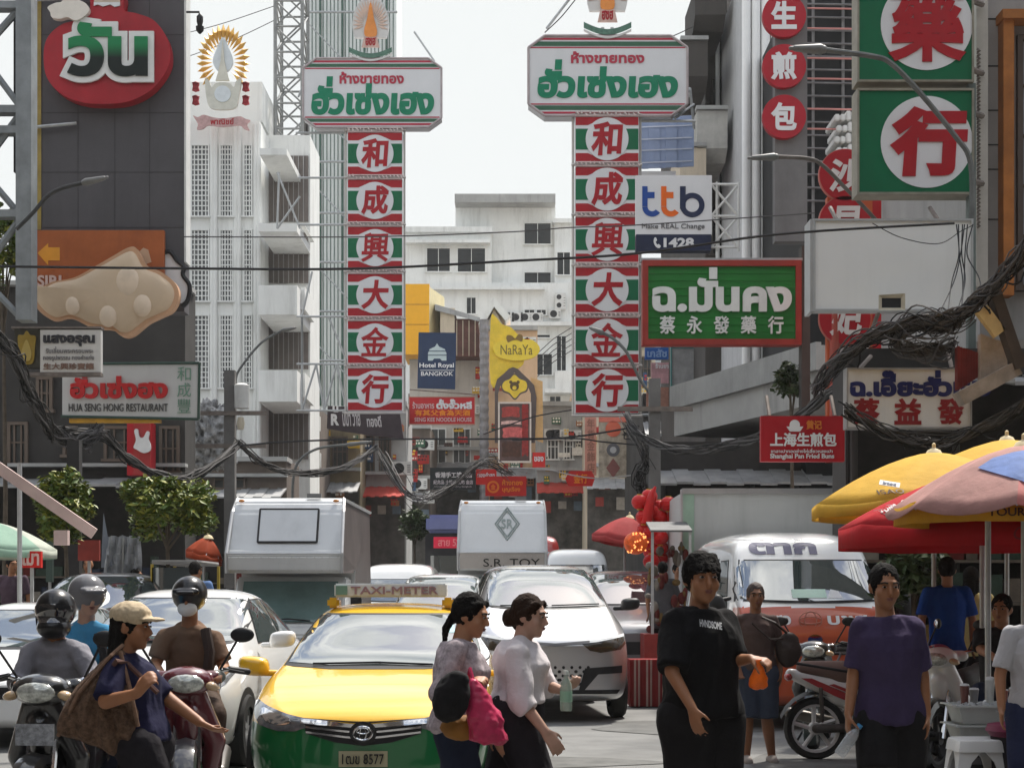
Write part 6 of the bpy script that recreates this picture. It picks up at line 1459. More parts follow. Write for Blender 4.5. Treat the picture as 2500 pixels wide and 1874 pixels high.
    if bottom:
        m, fr, ease, nm = bottom[:4]; k = MB(); torso(k, ease*.25, -.2, .0, .0)
        for hp_, K, A, ft in hips:
            if fr <= 1: k.cone(L(hp_), L(lerp(hp_, K, fr)), .09*fat+ease*.8, .074+ease*1.2, 14)
            else: k.cap(L(hp_), L(K), .095*fat+ease, .068+ease, 14); k.cone(L(K), L(lerp(K, A, fr-1)), .068+ease, .052+ease*1.1, 14)
        link(nm, remesh(k, .013, 4, .012, .11), m, t, 'all')
    for hp_, K, A, ft in hips:
        k = MB(); a = L(A)+Vector((0, 0, -.035)); k.cap(a-ft*.03, a+ft*.17+Vector((0, 0, -.012)), .05, .04, 12); k.build('shoe', shoes or black(), t, True)
    return t, hp, Mh, hips
BLK = mat('black hair', (.009, .0075, .007), .85, var=.5, scale=45, spec=.12, bump=.6, bscale=90); BRN = mat('dark brown hair', (.028, .014, .008), .85, var=.5, scale=45, spec=.15, bump=.6, bscale=90)
SK1, SK2, SK3, SK4 = skin_m('tan', (.38, .18, .095)), skin_m('brown', (.29, .125, .058)), skin_m('light', (.42, .25, .18)), skin_m('deep', (.20, .085, .04))
cloth = lambda n, c, var=.2, sc=6: mat(n, c, .9, var=var, scale=sc, spec=.15, bump=1.0, bscale=8)
def onbody(t, part='shirt'):
    o = [c for c in t.children if c.name.startswith(part)][0]; return Skin(o.data)
# black shirt man
t, hp, Mh, _ = person('heavy man in an oversized black shirt with small white chest print', 9.0, 35, (1713, 1412), (1705, 1490), (1712, 1735), [(1650, 1520, -.08), (1764, 1518, .06)],
    [((1640, 1640, -.24), (1690, 1728, -.36), (1704, 1785, -.38), (.6, .5, 0), .5), ((1795, 1612, -.02), (1832, 1607, -.16), (1862, 1612, -.2), (0, .3, -1), 1.3)], [((1690, 1960), (1680, 2110)), ((1760, 1960, .1), (1775, 2110, .1))],
    SK2, (BLK, 'fringe'), (cloth('black cotton', (.008, .0075, .008)), -.06, .95, .07, .022), (cloth('black shorts cloth', (.014, .013, .014)), 1.5, .05, 'shorts'), 14, 0, 1.22, shoes=black(), hs=1.2)
sk = onbody(t); k = MB()
lps = glyphs('HVNDSOME', .03); a_, b_, c_, d_ = _bb(lps); p0 = P(1700, 1527, 9)-t.location
def mp(x, z, q):
    wx_ = p0.x+(x-a_)/(b_-a_)*.125; wz_ = p0.z+(z-c_)/(d_-c_)*.04-(x-a_)/(b_-a_)*.02
    h, n = sk.hit((wx_, -1, wz_), (0, 1, 0)); return h+Vector((0, -.006, 0))
fill(lps, 0, 0, k, None, mp); k.build('chest_print', mat('print white', (.55, .55, .55), .7), t, norm=False)
# purple shirt man
t, hp, Mh, _ = person('man in a plain purple t-shirt and black shorts walking forward beside the motorbike', 9.4, 6, (2160, 1432), (2163, 1505), (2172, 1735), [(2106, 1530), (2226, 1532)],
    [((2084, 1650, .02), (2072, 1742, -.06), (2070, 1790, -.08), (1, 0, 0), 1.0), ((2252, 1650, .03), (2262, 1745, .0), (2262, 1792, -.02), (-1, 0, 0), .5)], [((2145, 1905, -.1), (2140, 2085, .05)), ((2214, 1900, .05), (2225, 2085, .3))],
    SK2, (BLK, 'short'), (cloth('purple cotton', (.048, .034, .078)), -.13, .85, .04, .022), (cloth('black shorts cloth', (.014, .013, .014)), .82, .035, 'shorts'), 6, 5, 1.06, hs=1.06)
# brown shirt man further back
t, hp, Mh, _ = person('thin man in a brown shirt and denim shorts in front of the minibus', 15, 0, (1845, 1455), (1845, 1500), (1848, 1628), [(1806, 1514), (1886, 1514)],
    [((1795, 1582, 0), (1802, 1630, -.15), (1806, 1652, -.2), (0, 0, 1), 1.0), ((1900, 1585, .05), (1905, 1640, .0), (1905, 1665, 0), (-1, 0, 0), .6)], [((1825, 1752, -.05), (1822, 1842, .05)), ((1872, 1752), (1884, 1842, .1))],
    SK4, (mat('cropped hair', (.05, .035, .03), .7), 'short'), (cloth('brown cotton', (.075, .05, .045)), -.05, .8, .03, .016), (cloth('worn denim', (.035, .045, .07)), 1.0, .03, 'shorts'), 0, 0, .98, vox=.011, shoes=mat('grey sandal', (.25, .22, .2), .8))
s_ = thing('cross_body_bag', 'dark leather bag slung across the man in the brown shirt', 'bag', P(1925, 1585, 14.95))
k = MB(); k.ell((0, 0, 0), (.12, .07, .16)); link('pouch', remesh(k, .012, 2, .03, .1), mat('dark leather', (.03, .02, .018), .6, var=.3), s_, 'all')
k = MB(); k.tube([Vector((.0, 0, .14)), P(1893, 1520, 14.86)-s_.location, P(1860, 1506, 14.9)-s_.location], .012, 6); k.tube([Vector((-.06, -.05, .1)), P(1880, 1560, 14.82)-s_.location, P(1835, 1520, 14.82)-s_.location], .01, 6); k.build('strap', mat('dark leather', (.03, .02, .018)), s_)
# woman with pink bag
t, hp, Mh, _ = person('woman in a pale patterned shirt and jeans with tied black hair crossing before the taxi', 9.0, 78, (1150, 1502), (1124, 1566), (1118, 1765), [(1112, 1592, -.17), (1136, 1590, .15)],
    [((1078, 1692, -.22), (1132, 1672, -.34), (1160, 1660, -.36), (0, .3, -1), 1.2), ((1160, 1700, .1), (1205, 1785, .05), (1235, 1830, .05), (-.3, .4, .5), .5)], [((1150, 1960, -.05), (1120, 2120)), ((1110, 1960, .1), (1060, 2110, .1))],
    SK1, (BLK, 'tied'), (cloth('lilac print', (.42, .36, .38), .55, 26), -.10, 1.25, .05, .022), (cloth('dark jeans', (.018, .024, .045)), 2.0, .02, 'jeans'), 72, 12, 1.02, female=True)
s_ = thing('pink_carrier_bag', 'crumpled pink carrier bag on the arm of the woman in the patterned shirt', 'bag', P(1180, 1735, 8.6))
k = MB(); k.rings([[Vector((rx*cos(2*pi*i/16)+cx, .09*ry*sin(2*pi*i/16), z)) for i in range(16)] for z, rx, ry, cx in ((-.17, .06, .7, .04), (-.15, .10, 1, .03), (-.05, .095, 1, .01), (.05, .075, .8, -.02), (.13, .045, .5, -.04), (.17, .02, .3, -.05))])
link('sack', remesh(k, .01, 2, .035, .06), mat('pink plastic', (.50, .035, .10), .35, var=.35, scale=9), s_, 'all')
k = MB(); k.tube([(-.05, 0, .15), (-.07, .02, .22), (-.08, .05, .16)], .012, 6); k.build('handle', mat('pink plastic', (.50, .035, .10)), s_)
s_ = thing('black_cap_bundle', 'rounded black cap and cloth carried on the forearm beside the pink bag', 'cap', P(1102, 1702, 8.52))
k = MB(); k.ell((0, 0, 0), (.10, .09, .135), Matrix.Rotation(.35, 3, 'Y')); k.ell((.04, -.02, .09), (.06, .05, .05)); link('cloth', remesh(k, .01, 2, .03, .08), mat('black fleece', (.012, .011, .012), .95, var=.3, scale=20), s_, 'all')
s_ = thing('brown_hand_bag', 'mustard brown bag showing under the black bundle', 'bag', P(1125, 1775, 8.66)); k = MB(); k.ell((0, 0, 0), (.11, .06, .07)); link('pouch', remesh(k, .01, 2, .02, .06), mat('mustard brown', (.25, .11, .02), .7, var=.3), s_, 'all')
# woman in white blouse
t, hp, Mh, _ = person('woman in a loose white blouse with a dark hair bun holding a bottle', 9.2, 72, (1294, 1504), (1272, 1564), (1262, 1722), [(1264, 1596, -.17), (1296, 1590, .15)],
    [((1270, 1706, -.22), (1332, 1786, -.26), (1358, 1822, -.26), (-.4, .4, .3), .6), ((1332, 1672, .12), (1372, 1684, .0), (1396, 1672, -.06), (0, .2, 1), 1.2)], [((1320, 1930, -.05), (1330, 2090)), ((1220, 1930, .1), (1160, 2080, .1))],
    SK3, (BRN, 'bun'), (cloth('white knit', (.60, .56, .57), .08, 4), .08, 1.35, .055, .024), (cloth('black trousers cloth', (.02, .018, .022)), 2.0, .045, 'trousers'), 66, 6, 1.0, female=True)
s_ = thing('drink_bottle', 'clear bottle with a green tint held by the woman in the white blouse', 'bottle', P(1382, 1690, 9.06))
gm = mat('bottle plastic', (.45, .56, .47), .08, var=.3, scale=12, spec=.8, alpha=.55)
k = MB(); k.lathe([(.03, -.10), (.034, -.09), (.034, .02), (.03, .05), (.014, .085), (.014, .10)], 16); k.build('body', gm, s_, True)
k = MB(); k.lathe([(.016, .1), (.016, .122)], 14); k.build('cap', mat('bottle cap white', (.6, .65, .6), .4), s_); k = MB(); k.lathe([(.0345, -.05), (.0345, .01)], 16, cap=False); k.build('label', mat('bottle label', (.25, .42, .3), .5), s_)
# basket woman
t, hp, Mh, _ = person('woman in a navy t-shirt and straw cap carrying a big brown woven sack', 8.5, 82, (322, 1530), (298, 1598), (348, 1800), [(286, 1628, -.17), (318, 1628, .15)],
    [((258, 1712, -.30), (334, 1692, -.40), (366, 1650, -.42), (.5, .5, 0), 1.2), ((410, 1705, .12), (488, 1762, .06), (535, 1785, .04), (0, .3, 1), .5)], [((400, 1980, -.05), (380, 2150)), ((330, 1980, .1), (250, 2150, .1))],
    SK2, (BLK, 'long'), (cloth('navy cotton', (.014, .014, .042)), -.1, .95, .035, .02), (cloth('black trousers cloth', (.02, .018, .022)), 2.0, .03, 'trousers'), 80, 2, 1.05, female=True)
k = MB(); k.ell(hp(0, .01, .062), (.094, .112, .075), Mh, 20, 10); cp = MB(); k.ell(hp(0, -.10, .045), (.075, .085, .012), Mh, 14, 6)
link('cap', remesh(k, .007, 2, .012, .04), mat('straw cloth', (.50, .40, .27), .9, var=.3, scale=30), t, 'all')
s_ = thing('woven_sack', 'large brown woven sack slung at the hip of the woman in navy', 'sack', P(255, 1745, 8.40))
k = MB(); sx = 1/470
out = spline([(-112, 10), (-92, -35), (-50, -90), (5, -140), (38, -160), (52, -150), (70, -95), (92, -10), (95, 50), (72, 92), (30, 100), (-30, 70), (-95, 52), (-116, 34)], 4)
k.rings([[Vector((x*sx*s, y, -z*sx*s)) for x, z in out] for y, s in ((-.12, .55), (-.09, .85), (0, 1), (.08, .85), (.11, .5))])
wv = mat('woven brown', (.15, .09, .058), .95, var=.6, scale=30, bump=1.0, bscale=85); me = remesh(k, .009, 1, .02, .09)
for v in me.vertices:                                   # gathered pleats that fan out from the neck of the sack
    a_ = math.atan2(v.co.x-.08, .34-v.co.z); v.co.y -= .016*sin(a_*26+3*sin(v.co.z*9))*min(1, max(0, (.36-v.co.z)*3))*(1 if v.co.y < 0 else -1)
link('bag', me, wv, s_, 'all')
k = MB(); k.tube([(-.22, -.06, -.1), (-.1, -.13, .12), (.06, -.1, .31), (.1, -.02, .36)], .011, 6); k.tube([(.19, -.08, -.05), (.16, -.12, .14), (.1, -.08, .33)], .011, 6); k.build('rope', mat('rope brown', (.2, .12, .08), .9, var=.4, scale=30), s_)
k = MB(); k.tube([P(265, 1640, 8.3)-s_.location, P(285, 1612, 8.25)-s_.location, P(310, 1618, 8.33)-s_.location, P(385, 1690, 8.3)-s_.location], .014, 6); k.build('strap', mat('strap brown', (.1, .05, .04), .8), s_)
# water bottle of purple man, orange bag of black shirt man
s_ = thing('water_bottle', 'clear water bottle with blue cap hanging from the hand of the man in purple', 'bottle', P(2078, 1800, 9.28)); s_.rotation_euler = (0, R(35), 0)
k = MB(); k.lathe([(.03, -.12), (.034, -.11), (.034, .01), (.03, .03), (.014, .06), (.014, .07)], 16); k.build('body', mat('clear plastic', (.5, .53, .55), .08, var=.3, scale=12, spec=.8, alpha=.45), s_, True); k = MB(); k.lathe([(.017, .07), (.017, .092)], 14); k.build('cap', mat('cap blue', (.05, .25, .5), .4), s_)
s_ = thing('orange_bag', 'small bright orange plastic bag held by the man in black', 'bag', P(1852, 1648, 8.78))
k = MB(); k.rings([[Vector((rx*cos(2*pi*i/12), rx*.6*sin(2*pi*i/12), z)) for i in range(12)] for z, rx in ((-.075, .02), (-.06, .05), (-.02, .052), (.02, .035), (.06, .016), (.085, .022))]); link('sack', remesh(k, .007, 1, .02, .04), mat('orange plastic', (.75, .13, .01), .3, var=.3, scale=14), s_, 'all')

# ---- riders
hel = lambda n, c, r=.3: mat(n, c, r, var=.25, scale=14, coat=.35)
def helmet(t, hp, Mh, m, full=False, peak=True):
    k = MB(); k.ell(hp(0, .015, .035), (.118, .135, .122), Mh, 22, 14)
    if full: k.ell(hp(0, -.03, -.075), (.1, .12, .07), Mh, 18, 10)
    if peak: k.cap(hp(-.07, -.115, .05), hp(.07, -.115, .05), .02, .02, 8); k.cap(hp(-.05, -.15, .042), hp(.05, -.15, .042), .012, .012, 8)
    h = link('helmet', remesh(k, .008, 3), m, t, 'all')
    return h
def seated(label, d, head, neck, pelvis, sh, arms, knees, skin, shirt, bottom, **kw):
    return person(label, d, kw.pop('yaw', 0), head, neck, pelvis, sh, arms, knees, skin, kw.pop('hair', None), shirt, bottom, vox=.01, **kw)
t, hp, Mh, _ = seated('rider in a grey shirt and a closed black helmet at the left edge', 9.7, (135, 1500), (135, 1565), (140, 1740, .25), [(78, 1590), (196, 1592)], [((45, 1665, -.1), (45, 1668, -.35), (52, 1672, -.45), (0, 0, -1), 1.4), ((225, 1660, -.1), (222, 1668, -.35), (215, 1672, -.45), (0, 0, -1), 1.4)], [((85, 1785, -.3), (95, 1960, -.1)), ((200, 1785, -.3), (190, 1960, -.1))], SK2, (cloth('grey shirt cloth', (.23, .225, .25)), -.1, 1.5, .035, .022), (cloth('black trousers cloth', (.02, .018, .022)), 2.0, .02, 'trousers'), face=False)
h = helmet(t, hp, Mh, hel('black gloss', (.012, .012, .013)), True, False)
c_ = hp(0, 0, 0); patch(h, 'visor', Skin(h.data), spline([(c_.x-.1, c_.z+.05), (c_.x, c_.z+.065), (c_.x+.1, c_.z+.05), (c_.x+.098, c_.z-.03), (c_.x, c_.z-.05), (c_.x-.098, c_.z-.03)], 4), 'front', mat('dark visor', (.02, .02, .022), .03, spec=1, coat=1, var=0), .006, .02)
t, hp, Mh, _ = seated('passenger in a blue shirt and grey open helmet behind the rider in the grey shirt', 10.3, (214, 1460), (212, 1522), (205, 1690, .2), [(165, 1545), (258, 1548)], [((150, 1620, -.1), (170, 1680, -.3), (180, 1690, -.35)), ((262, 1625, -.1), (240, 1680, -.3), (232, 1690, -.35))], [((160, 1740, -.3), (170, 1900, -.1)), ((260, 1740, -.3), (255, 1900, -.1))], SK3, (cloth('sky blue cotton', (.06, .24, .42)), -.1, .9, .03, .018), (cloth('dark jeans', (.018, .024, .045)), 2.0, .02, 'jeans'), yaw=10, hyaw=32)
helmet(t, hp, Mh, hel('grey gloss', (.16, .17, .19)))
k = MB(); k.tube([P(240, 1545, 10.12)-t.location, P(255, 1600, 10.1)-t.location, P(250, 1660, 10.15)-t.location], .03, 8); k.build('backpack_strap', black(), t, True)
t, hp, Mh, _ = seated('rider in a brown shirt with a black helmet and a white face mask', 10.8, (462, 1462), (463, 1528), (466, 1700, .3), [(405, 1556), (522, 1558)], [((378, 1625, -.05), (400, 1652, -.4), (408, 1654, -.48), (0, 0, -1), 1.4), ((548, 1632, -.05), (535, 1648, -.4), (528, 1650, -.48), (0, 0, -1), 1.4)], [((415, 1745, -.3), (430, 1890, -.1)), ((520, 1745, -.3), (510, 1890, -.1))], SK2, (cloth('khaki brown cotton', (.17, .105, .07)), -.1, .75, .035, .02), (cloth('brown trousers cloth', (.06, .04, .03)), 2.0, .02, 'trousers'))
helmet(t, hp, Mh, hel('black gloss', (.012, .012, .013)))
k = MB(); k.ell(hp(0, -.065, -.062), (.066, .055, .052), Mh, 16, 10); link('face_mask', remesh(k, .007, 2, .006, .03), mat('mask white', (.68, .68, .66), .8, var=.06), t, 'all')
k = MB(); k.tube([P(502, 1535, 10.66)-t.location, P(512, 1590, 10.62)-t.location, P(505, 1660, 10.68)-t.location], .035, 8); k.build('backpack_strap', mat('dull strap', (.05, .035, .03), .8), t, True)
k = MB(); k.ell(P(530, 1651, 10.36)-t.location, (.055, .06, .045)); link('glove', remesh(k, .009, 2, .01, .03), mat('grey green glove', (.16, .17, .15), .8), t, 'all')
# ---- people under and beyond the parasols, background figures
def simple(label, d, yaw, px, ytop, yfoot, sm, bm, skin=SK2, hair=(BLK, 'short'), sit=False, arms=None, fat=1.0, face=True, group=None, shortleg=2.0):
    s = F/d; H = 1.66; hh = ytop+.115*s; z = lambda m: HY+(CH-m)*s
    q = lambda dx, m, o=0: (px+dx*s, z(m), o)
    zt = CH+(HY-ytop)/s; k = zt/1.68 if not sit else 1; ps = zt-.80*(k if not sit else 1)
    ar = arms or [(q(-.24, zt-.58), q(-.23, zt-.80, -.08), q(-.23, zt-.92, -.12)), (q(.24, zt-.58), q(.24, zt-.80, -.06), q(.24, zt-.92, -.1))]
    lg = [(q(-.1, .48*k, -.03), q(-.11, .08, .03)), (q(.1, .48*k, 0), q(.12, .08, .1))] if not sit else [(q(-.16, ps+.02, -.42), q(-.16, .08, -.36)), (q(.16, ps+.02, -.42), q(.17, .08, -.36))]
    return person(label, d, yaw, (px, hh), q(0, zt-.275), q(0, ps), [q(-.175, zt-.32), q(.175, zt-.32)], ar, lg, skin, hair, (sm, -.08, .85, .03, .016), (bm, shortleg, .02, 'trousers'), vox=.012, face=face, fat=fat, group=group)
dk = cloth('black trousers cloth', (.02, .018, .022))
simple('man seen from behind in a bright blue shirt under the red parasol', 15.5, 170, 2312, 1362, 0, cloth('royal blue cotton', (.012, .055, .28)), dk, face=False)
simple('person in a pale yellow top standing right of the man in blue', 17, 150, 2372, 1385, 0, cloth('pale yellow cotton', (.45, .38, .18)), dk, face=False, hair=(BLK, 'long'))
s13 = F/13
simple('man in dark clothes sitting on a stool behind the ice tubs', 13, -30, 2445, 1452, 0, cloth('charcoal cotton', (.022, .02, .022)), cloth('dark jeans', (.018, .024, .045)), sit=True, arms=[((2395, 1585, -.1), (2440, 1612, -.4), (2470, 1606, -.45), (0, 0, -1), 1.0), ((2500, 1590, -.1), (2470, 1620, -.4), (2450, 1615, -.45), (0, 0, -1), 1.0)])
simple('person in a light grey shirt cut off by the right edge', 10.6, -20, 2532, 1428, 0, cloth('light grey cotton', (.42, .41, .42), .08), cloth('navy trousers cloth', (.02, .025, .06)))
simple('bald man behind the dark pickup on the left pavement', 27, 0, 215, 1362, 0, cloth('dull red cotton', (.2, .05, .04)), dk, SK1, None)
simple('person in a dark purple top walking beside the parked tuk-tuk', 25, 60, 335, 1388, 0, cloth('dark purple cotton', (.05, .03, .08)), dk, SK2)
simple('person in a light blue shirt behind the brown shirted rider', 23, 150, 478, 1372, 0, cloth('light blue cotton', (.10, .17, .33)), dk, SK2, face=False)
simple('dark dressed shopper near the green and white parasol', 24, 40, 30, 1360, 0, cloth('plum cotton', (.09, .06, .08)), dk)
simple('person in a grey jacket near the red lantern stall', 26, 170, 1618, 1372, 0, cloth('grey jacket cloth', (.11, .11, .12)), dk, SK2, face=False)
simple('person in a pale shirt beside the red lantern stall', 27, 20, 1655, 1375, 0, cloth('pale pink cotton', (.5, .4, .38)), dk, SK1)
# ================================================================ motorbikes
def bike_wheel(t, y, r, m, name='wheel'):
    Mx = Matrix.Rotation(pi/2, 3, 'Y')
    k = MB(); k.lathe([(r*.78, -.045), (r*.93, -.055), (r, -.025), (r, .025), (r*.93, .055), (r*.78, .045)], 30, (0, y, r), Mx, cap=False); w = k.build(name, tyre_m(), t, True)
    k = MB(); k.lathe([(r*.8, -.04), (r*.8, .04), (r*.7, .035), (r*.7, -.035), (r*.8, -.04)], 30, (0, y, r), Mx, cap=False); k.lathe([(r*.2, -.06), (r*.2, .06)], 14, (0, y, r), Mx)
    for i in range(5): a = 2*pi*i/5; k.tube([(0, y+cos(a)*r*.15, r+sin(a)*r*.15), (.0, y+cos(a+.25)*r*.74, r+sin(a+.25)*r*.74)], r*.075, 6)
    k.build('rim', m, w, True); return w
def scooter(label, x, d, rz, c1, c2, seat_m, rimm=None, plate=None, lit=False):
    t = thing('motorbike', label, 'motorbike', (x, d, 0), rz); r = .29; bk = black()
    rimm = rimm or bk
    bike_wheel(t, 0, r, rimm); bike_wheel(t, 1.25, r, rimm)
    k = MB(); 
    for s in (-1, 1): k.tube([(s*.075, 0, r), (s*.07, .1, .62), (s*.06, .17, .85)], .022, 8)
    k.build('fork', chrome(), t, True)
    k = MB(); rg = []
    for i in range(9):
        a = -.35+i*.36; rg.append([Vector((sx*.075, -cos(a-.35)*(r+.05+h) , r+sin(a-.35)*(r+.05+h))) for sx, h in ((-1, -.05), (-.8, 0), (0, .018), (.8, 0), (1, -.05))])
    k.rings(rg, cap=False, closed=False); k.build('front_fender', c2, t, True)
    # front shield and nacelle
    k = MB()
    for s in (-1, 1): k.cap((s*.05, .13, .90), (s*.17, .22, .60), .075, .07); k.cap((s*.17, .22, .60), (s*.12, .34, .36), .07, .05)
    k.cap((0, .08, .78), (0, .16, .52), .08, .06); k.cap((0, .3, .45), (0, .3, .8), .07, .07); k.cap((-.12, .33, .5), (.12, .33, .5), .06, .06)
    link('leg_shield', remesh(k, .014, 3), c1, t, 'all')
    k = MB(); k.ell((0, .1, .985), (.17, .13, .095)); k.cap((-.17, .2, 1.0), (.17, .2, 1.0), .05, .05); n = link('nacelle', remesh(k, .012, 3), c1, t, 'all')
    k = MB(); k.ell((0, .015, .975), (.115, .06, .062), None, 18, 10); k.build('headlight', mat('bike headlamp', (.5, .52, .48), .08, .3, var=.6, scale=26, coat=1), t, True)
    for s in (-1, 1):
        k = MB(); k.ell((s*.155, .05, .955), (.05, .045, .028), Matrix.Rotation(s*.3, 3, 'Y')); k.build('indicator', mat('indicator lens', (.5, .35, .2), .15, coat=1), t, True)
        k = MB(); k.tube([(s*.12, .22, 1.02), (s*.25, .27, 1.05), (s*.36, .34, 1.03)], .013, 8); k.build('handlebar', chrome(), t, True)
        k = MB(); k.cap((s*.26, .28, 1.05), (s*.37, .35, 1.03), .021, .021); k.tube([(s*.22, .2, 1.06), (s*.35, .26, 1.03)], .007, 5); k.build('grip', bk, t, True)
        k = MB(); k.tube([(s*.2, .25, 1.05), (s*.27, .22, 1.17), (s*.31, .2, 1.24)], .008, 6); k.ell((s*.34, .19, 1.27), (.075, .025, .048)); mm = k.build('mirror', bk, t, True); k = MB(); k.ell((s*.34, .21, 1.27), (.065, .012, .04)); k.build('mirror_glass', chrome(), mm, True)
    # underbone, side panels, tail
    k = MB(); k.cap((0, .32, .42), (0, .75, .45), .11, .12); k.cap((0, .7, .5), (0, 1.05, .62), .13, .12); k.cap((0, 1.0, .64), (0, 1.48, .80), .13, .05); k.ell((0, .72, .36), (.13, .2, .14))
    link('side_panels', remesh(k, .014, 3), c2, t, 'all')
    k = MB()
    for s in (-1, 1):
        k.add([(s*.137, .85, .50), (s*.135, 1.1, .60), (s*.10, 1.4, .76), (s*.105, 1.3, .76), (s*.137, 1.02, .64), (s*.14, .85, .56)], [(0,1,2,3,4,5)])
        k.add([(s*.142, .9, .60), (s*.14, 1.15, .70), (s*.142, 1.1, .71), (s*.144, .9, .63)], [(0,1,2,3)])
    k.build('side_stripe', c1 if c1 is not c2 else chrome(), t)
    k = MB(); k.cap((0, .58, .76), (0, 1.02, .79), .115, .12); k.cap((0, 1.0, .81), (0, 1.36, .85), .115, .07); me = remesh(k, .016, 4)
    for v in me.vertices:
        if v.co.z < .72: v.co.z = .72
    link('seat', me, seat_m, t, 'all')
    k = MB(); k.tube([(.15, .95, .82), (.15, 1.45, .9), (0, 1.52, .92), (-.15, 1.45, .9), (-.15, .95, .82)], .014, 8); k.build('grab_rail', bk, t, True)
    k = MB(); k.ell((0, 1.5, .77), (.07, .04, .04)); k.build('tail_light', mat('tail lens', (.35, .01, .01), .15, coat=1), t, True)
    k = MB(); k.cap((.16, .6, .26), (.17, 1.0, .32), .03, .035); k.cap((.17, 1.0, .32), (.18, 1.45, .42), .055, .055); k.build('exhaust', mat('exhaust steel', (.12, .11, .10), .35, .7, var=.3), t, True)
    k = MB(); k.ell((0, .72, .28), (.15, .2, .13)); k.cap((.05, .85, .3), (.05, 1.25, .29), .035, .03); k.cap((-.06, .8, .3), (-.06, 1.25, .29), .04, .045); k.tube([(-.1, 1.2, .35), (-.12, 1.22, .68)], .022, 8); link('engine', remesh(k, .014, 2), mat('engine alloy', (.09, .08, .075), .5, .5, var=.4, scale=12), t, 'all')
    k = MB(); rg = []
    for i in range(7):
        a = .35+i*.3; rg.append([Vector((sx*.08, 1.25+cos(a)*(r+.06), r+sin(a)*(r+.06)+h)) for sx, h in ((-1, -.03), (0, .0), (1, -.03))])
    k.rings(rg, cap=False, closed=False); k.build('rear_fender', bk, t, True)
    k = MB(); k.tube([(-.1, .7, .25), (-.24, .78, .02)], .012, 6); k.build('side_stand', bk, t)
    if plate:
        k = MB(); k.box(-.11, .11, -.01, .0, .68, .80); k.build('number_plate', mat('bike plate', (.30, .31, .33), .5, var=.6, scale=30), t)
    return t
bkp = paint('bike black', (.014, .014, .015)); redp = paint('bike red', (.30, .02, .025)); whp = paint('bike white', (.68, .68, .68))
grey_m = mat('grey saddle', (.05, .05, .05), .7, var=.2); brs = mat('brown saddle', (.16, .10, .085), .6, var=.2)
def at(px, d): return wx(px, d)
scooter('black motorbike with bright headlamp carrying the rider in grey and his passenger', at(92, 9.2), 9.15, R(-4), bkp, bkp, grey_m, None, True)
scooter('maroon and dark grey motorbike of the brown shirted rider', at(452, 10.1), 10.12, R(8), paint('bike maroon', (.10, .012, .018)), paint('bike graphite', (.06, .06, .065)), grey_m, None, None)
scooter('white and red motorbike parked side-on with brown saddle behind the man in purple', at(1990, 15.3)+1.25, 15.3, R(90), redp, whp, brs, mat('pale rim', (.55, .54, .54), .4, .3))
scooter('black scooter facing forward between the minibus and the side-on motorbike', at(1972, 16.6), 16.3, R(-16), bkp, mat('teal black', (.02, .035, .035), .3, coat=1), grey_m)
scooter('black motorbike with a white cowl parked right of the man in purple', at(2282, 14.2), 14.2, R(-38), whp, bkp, grey_m)
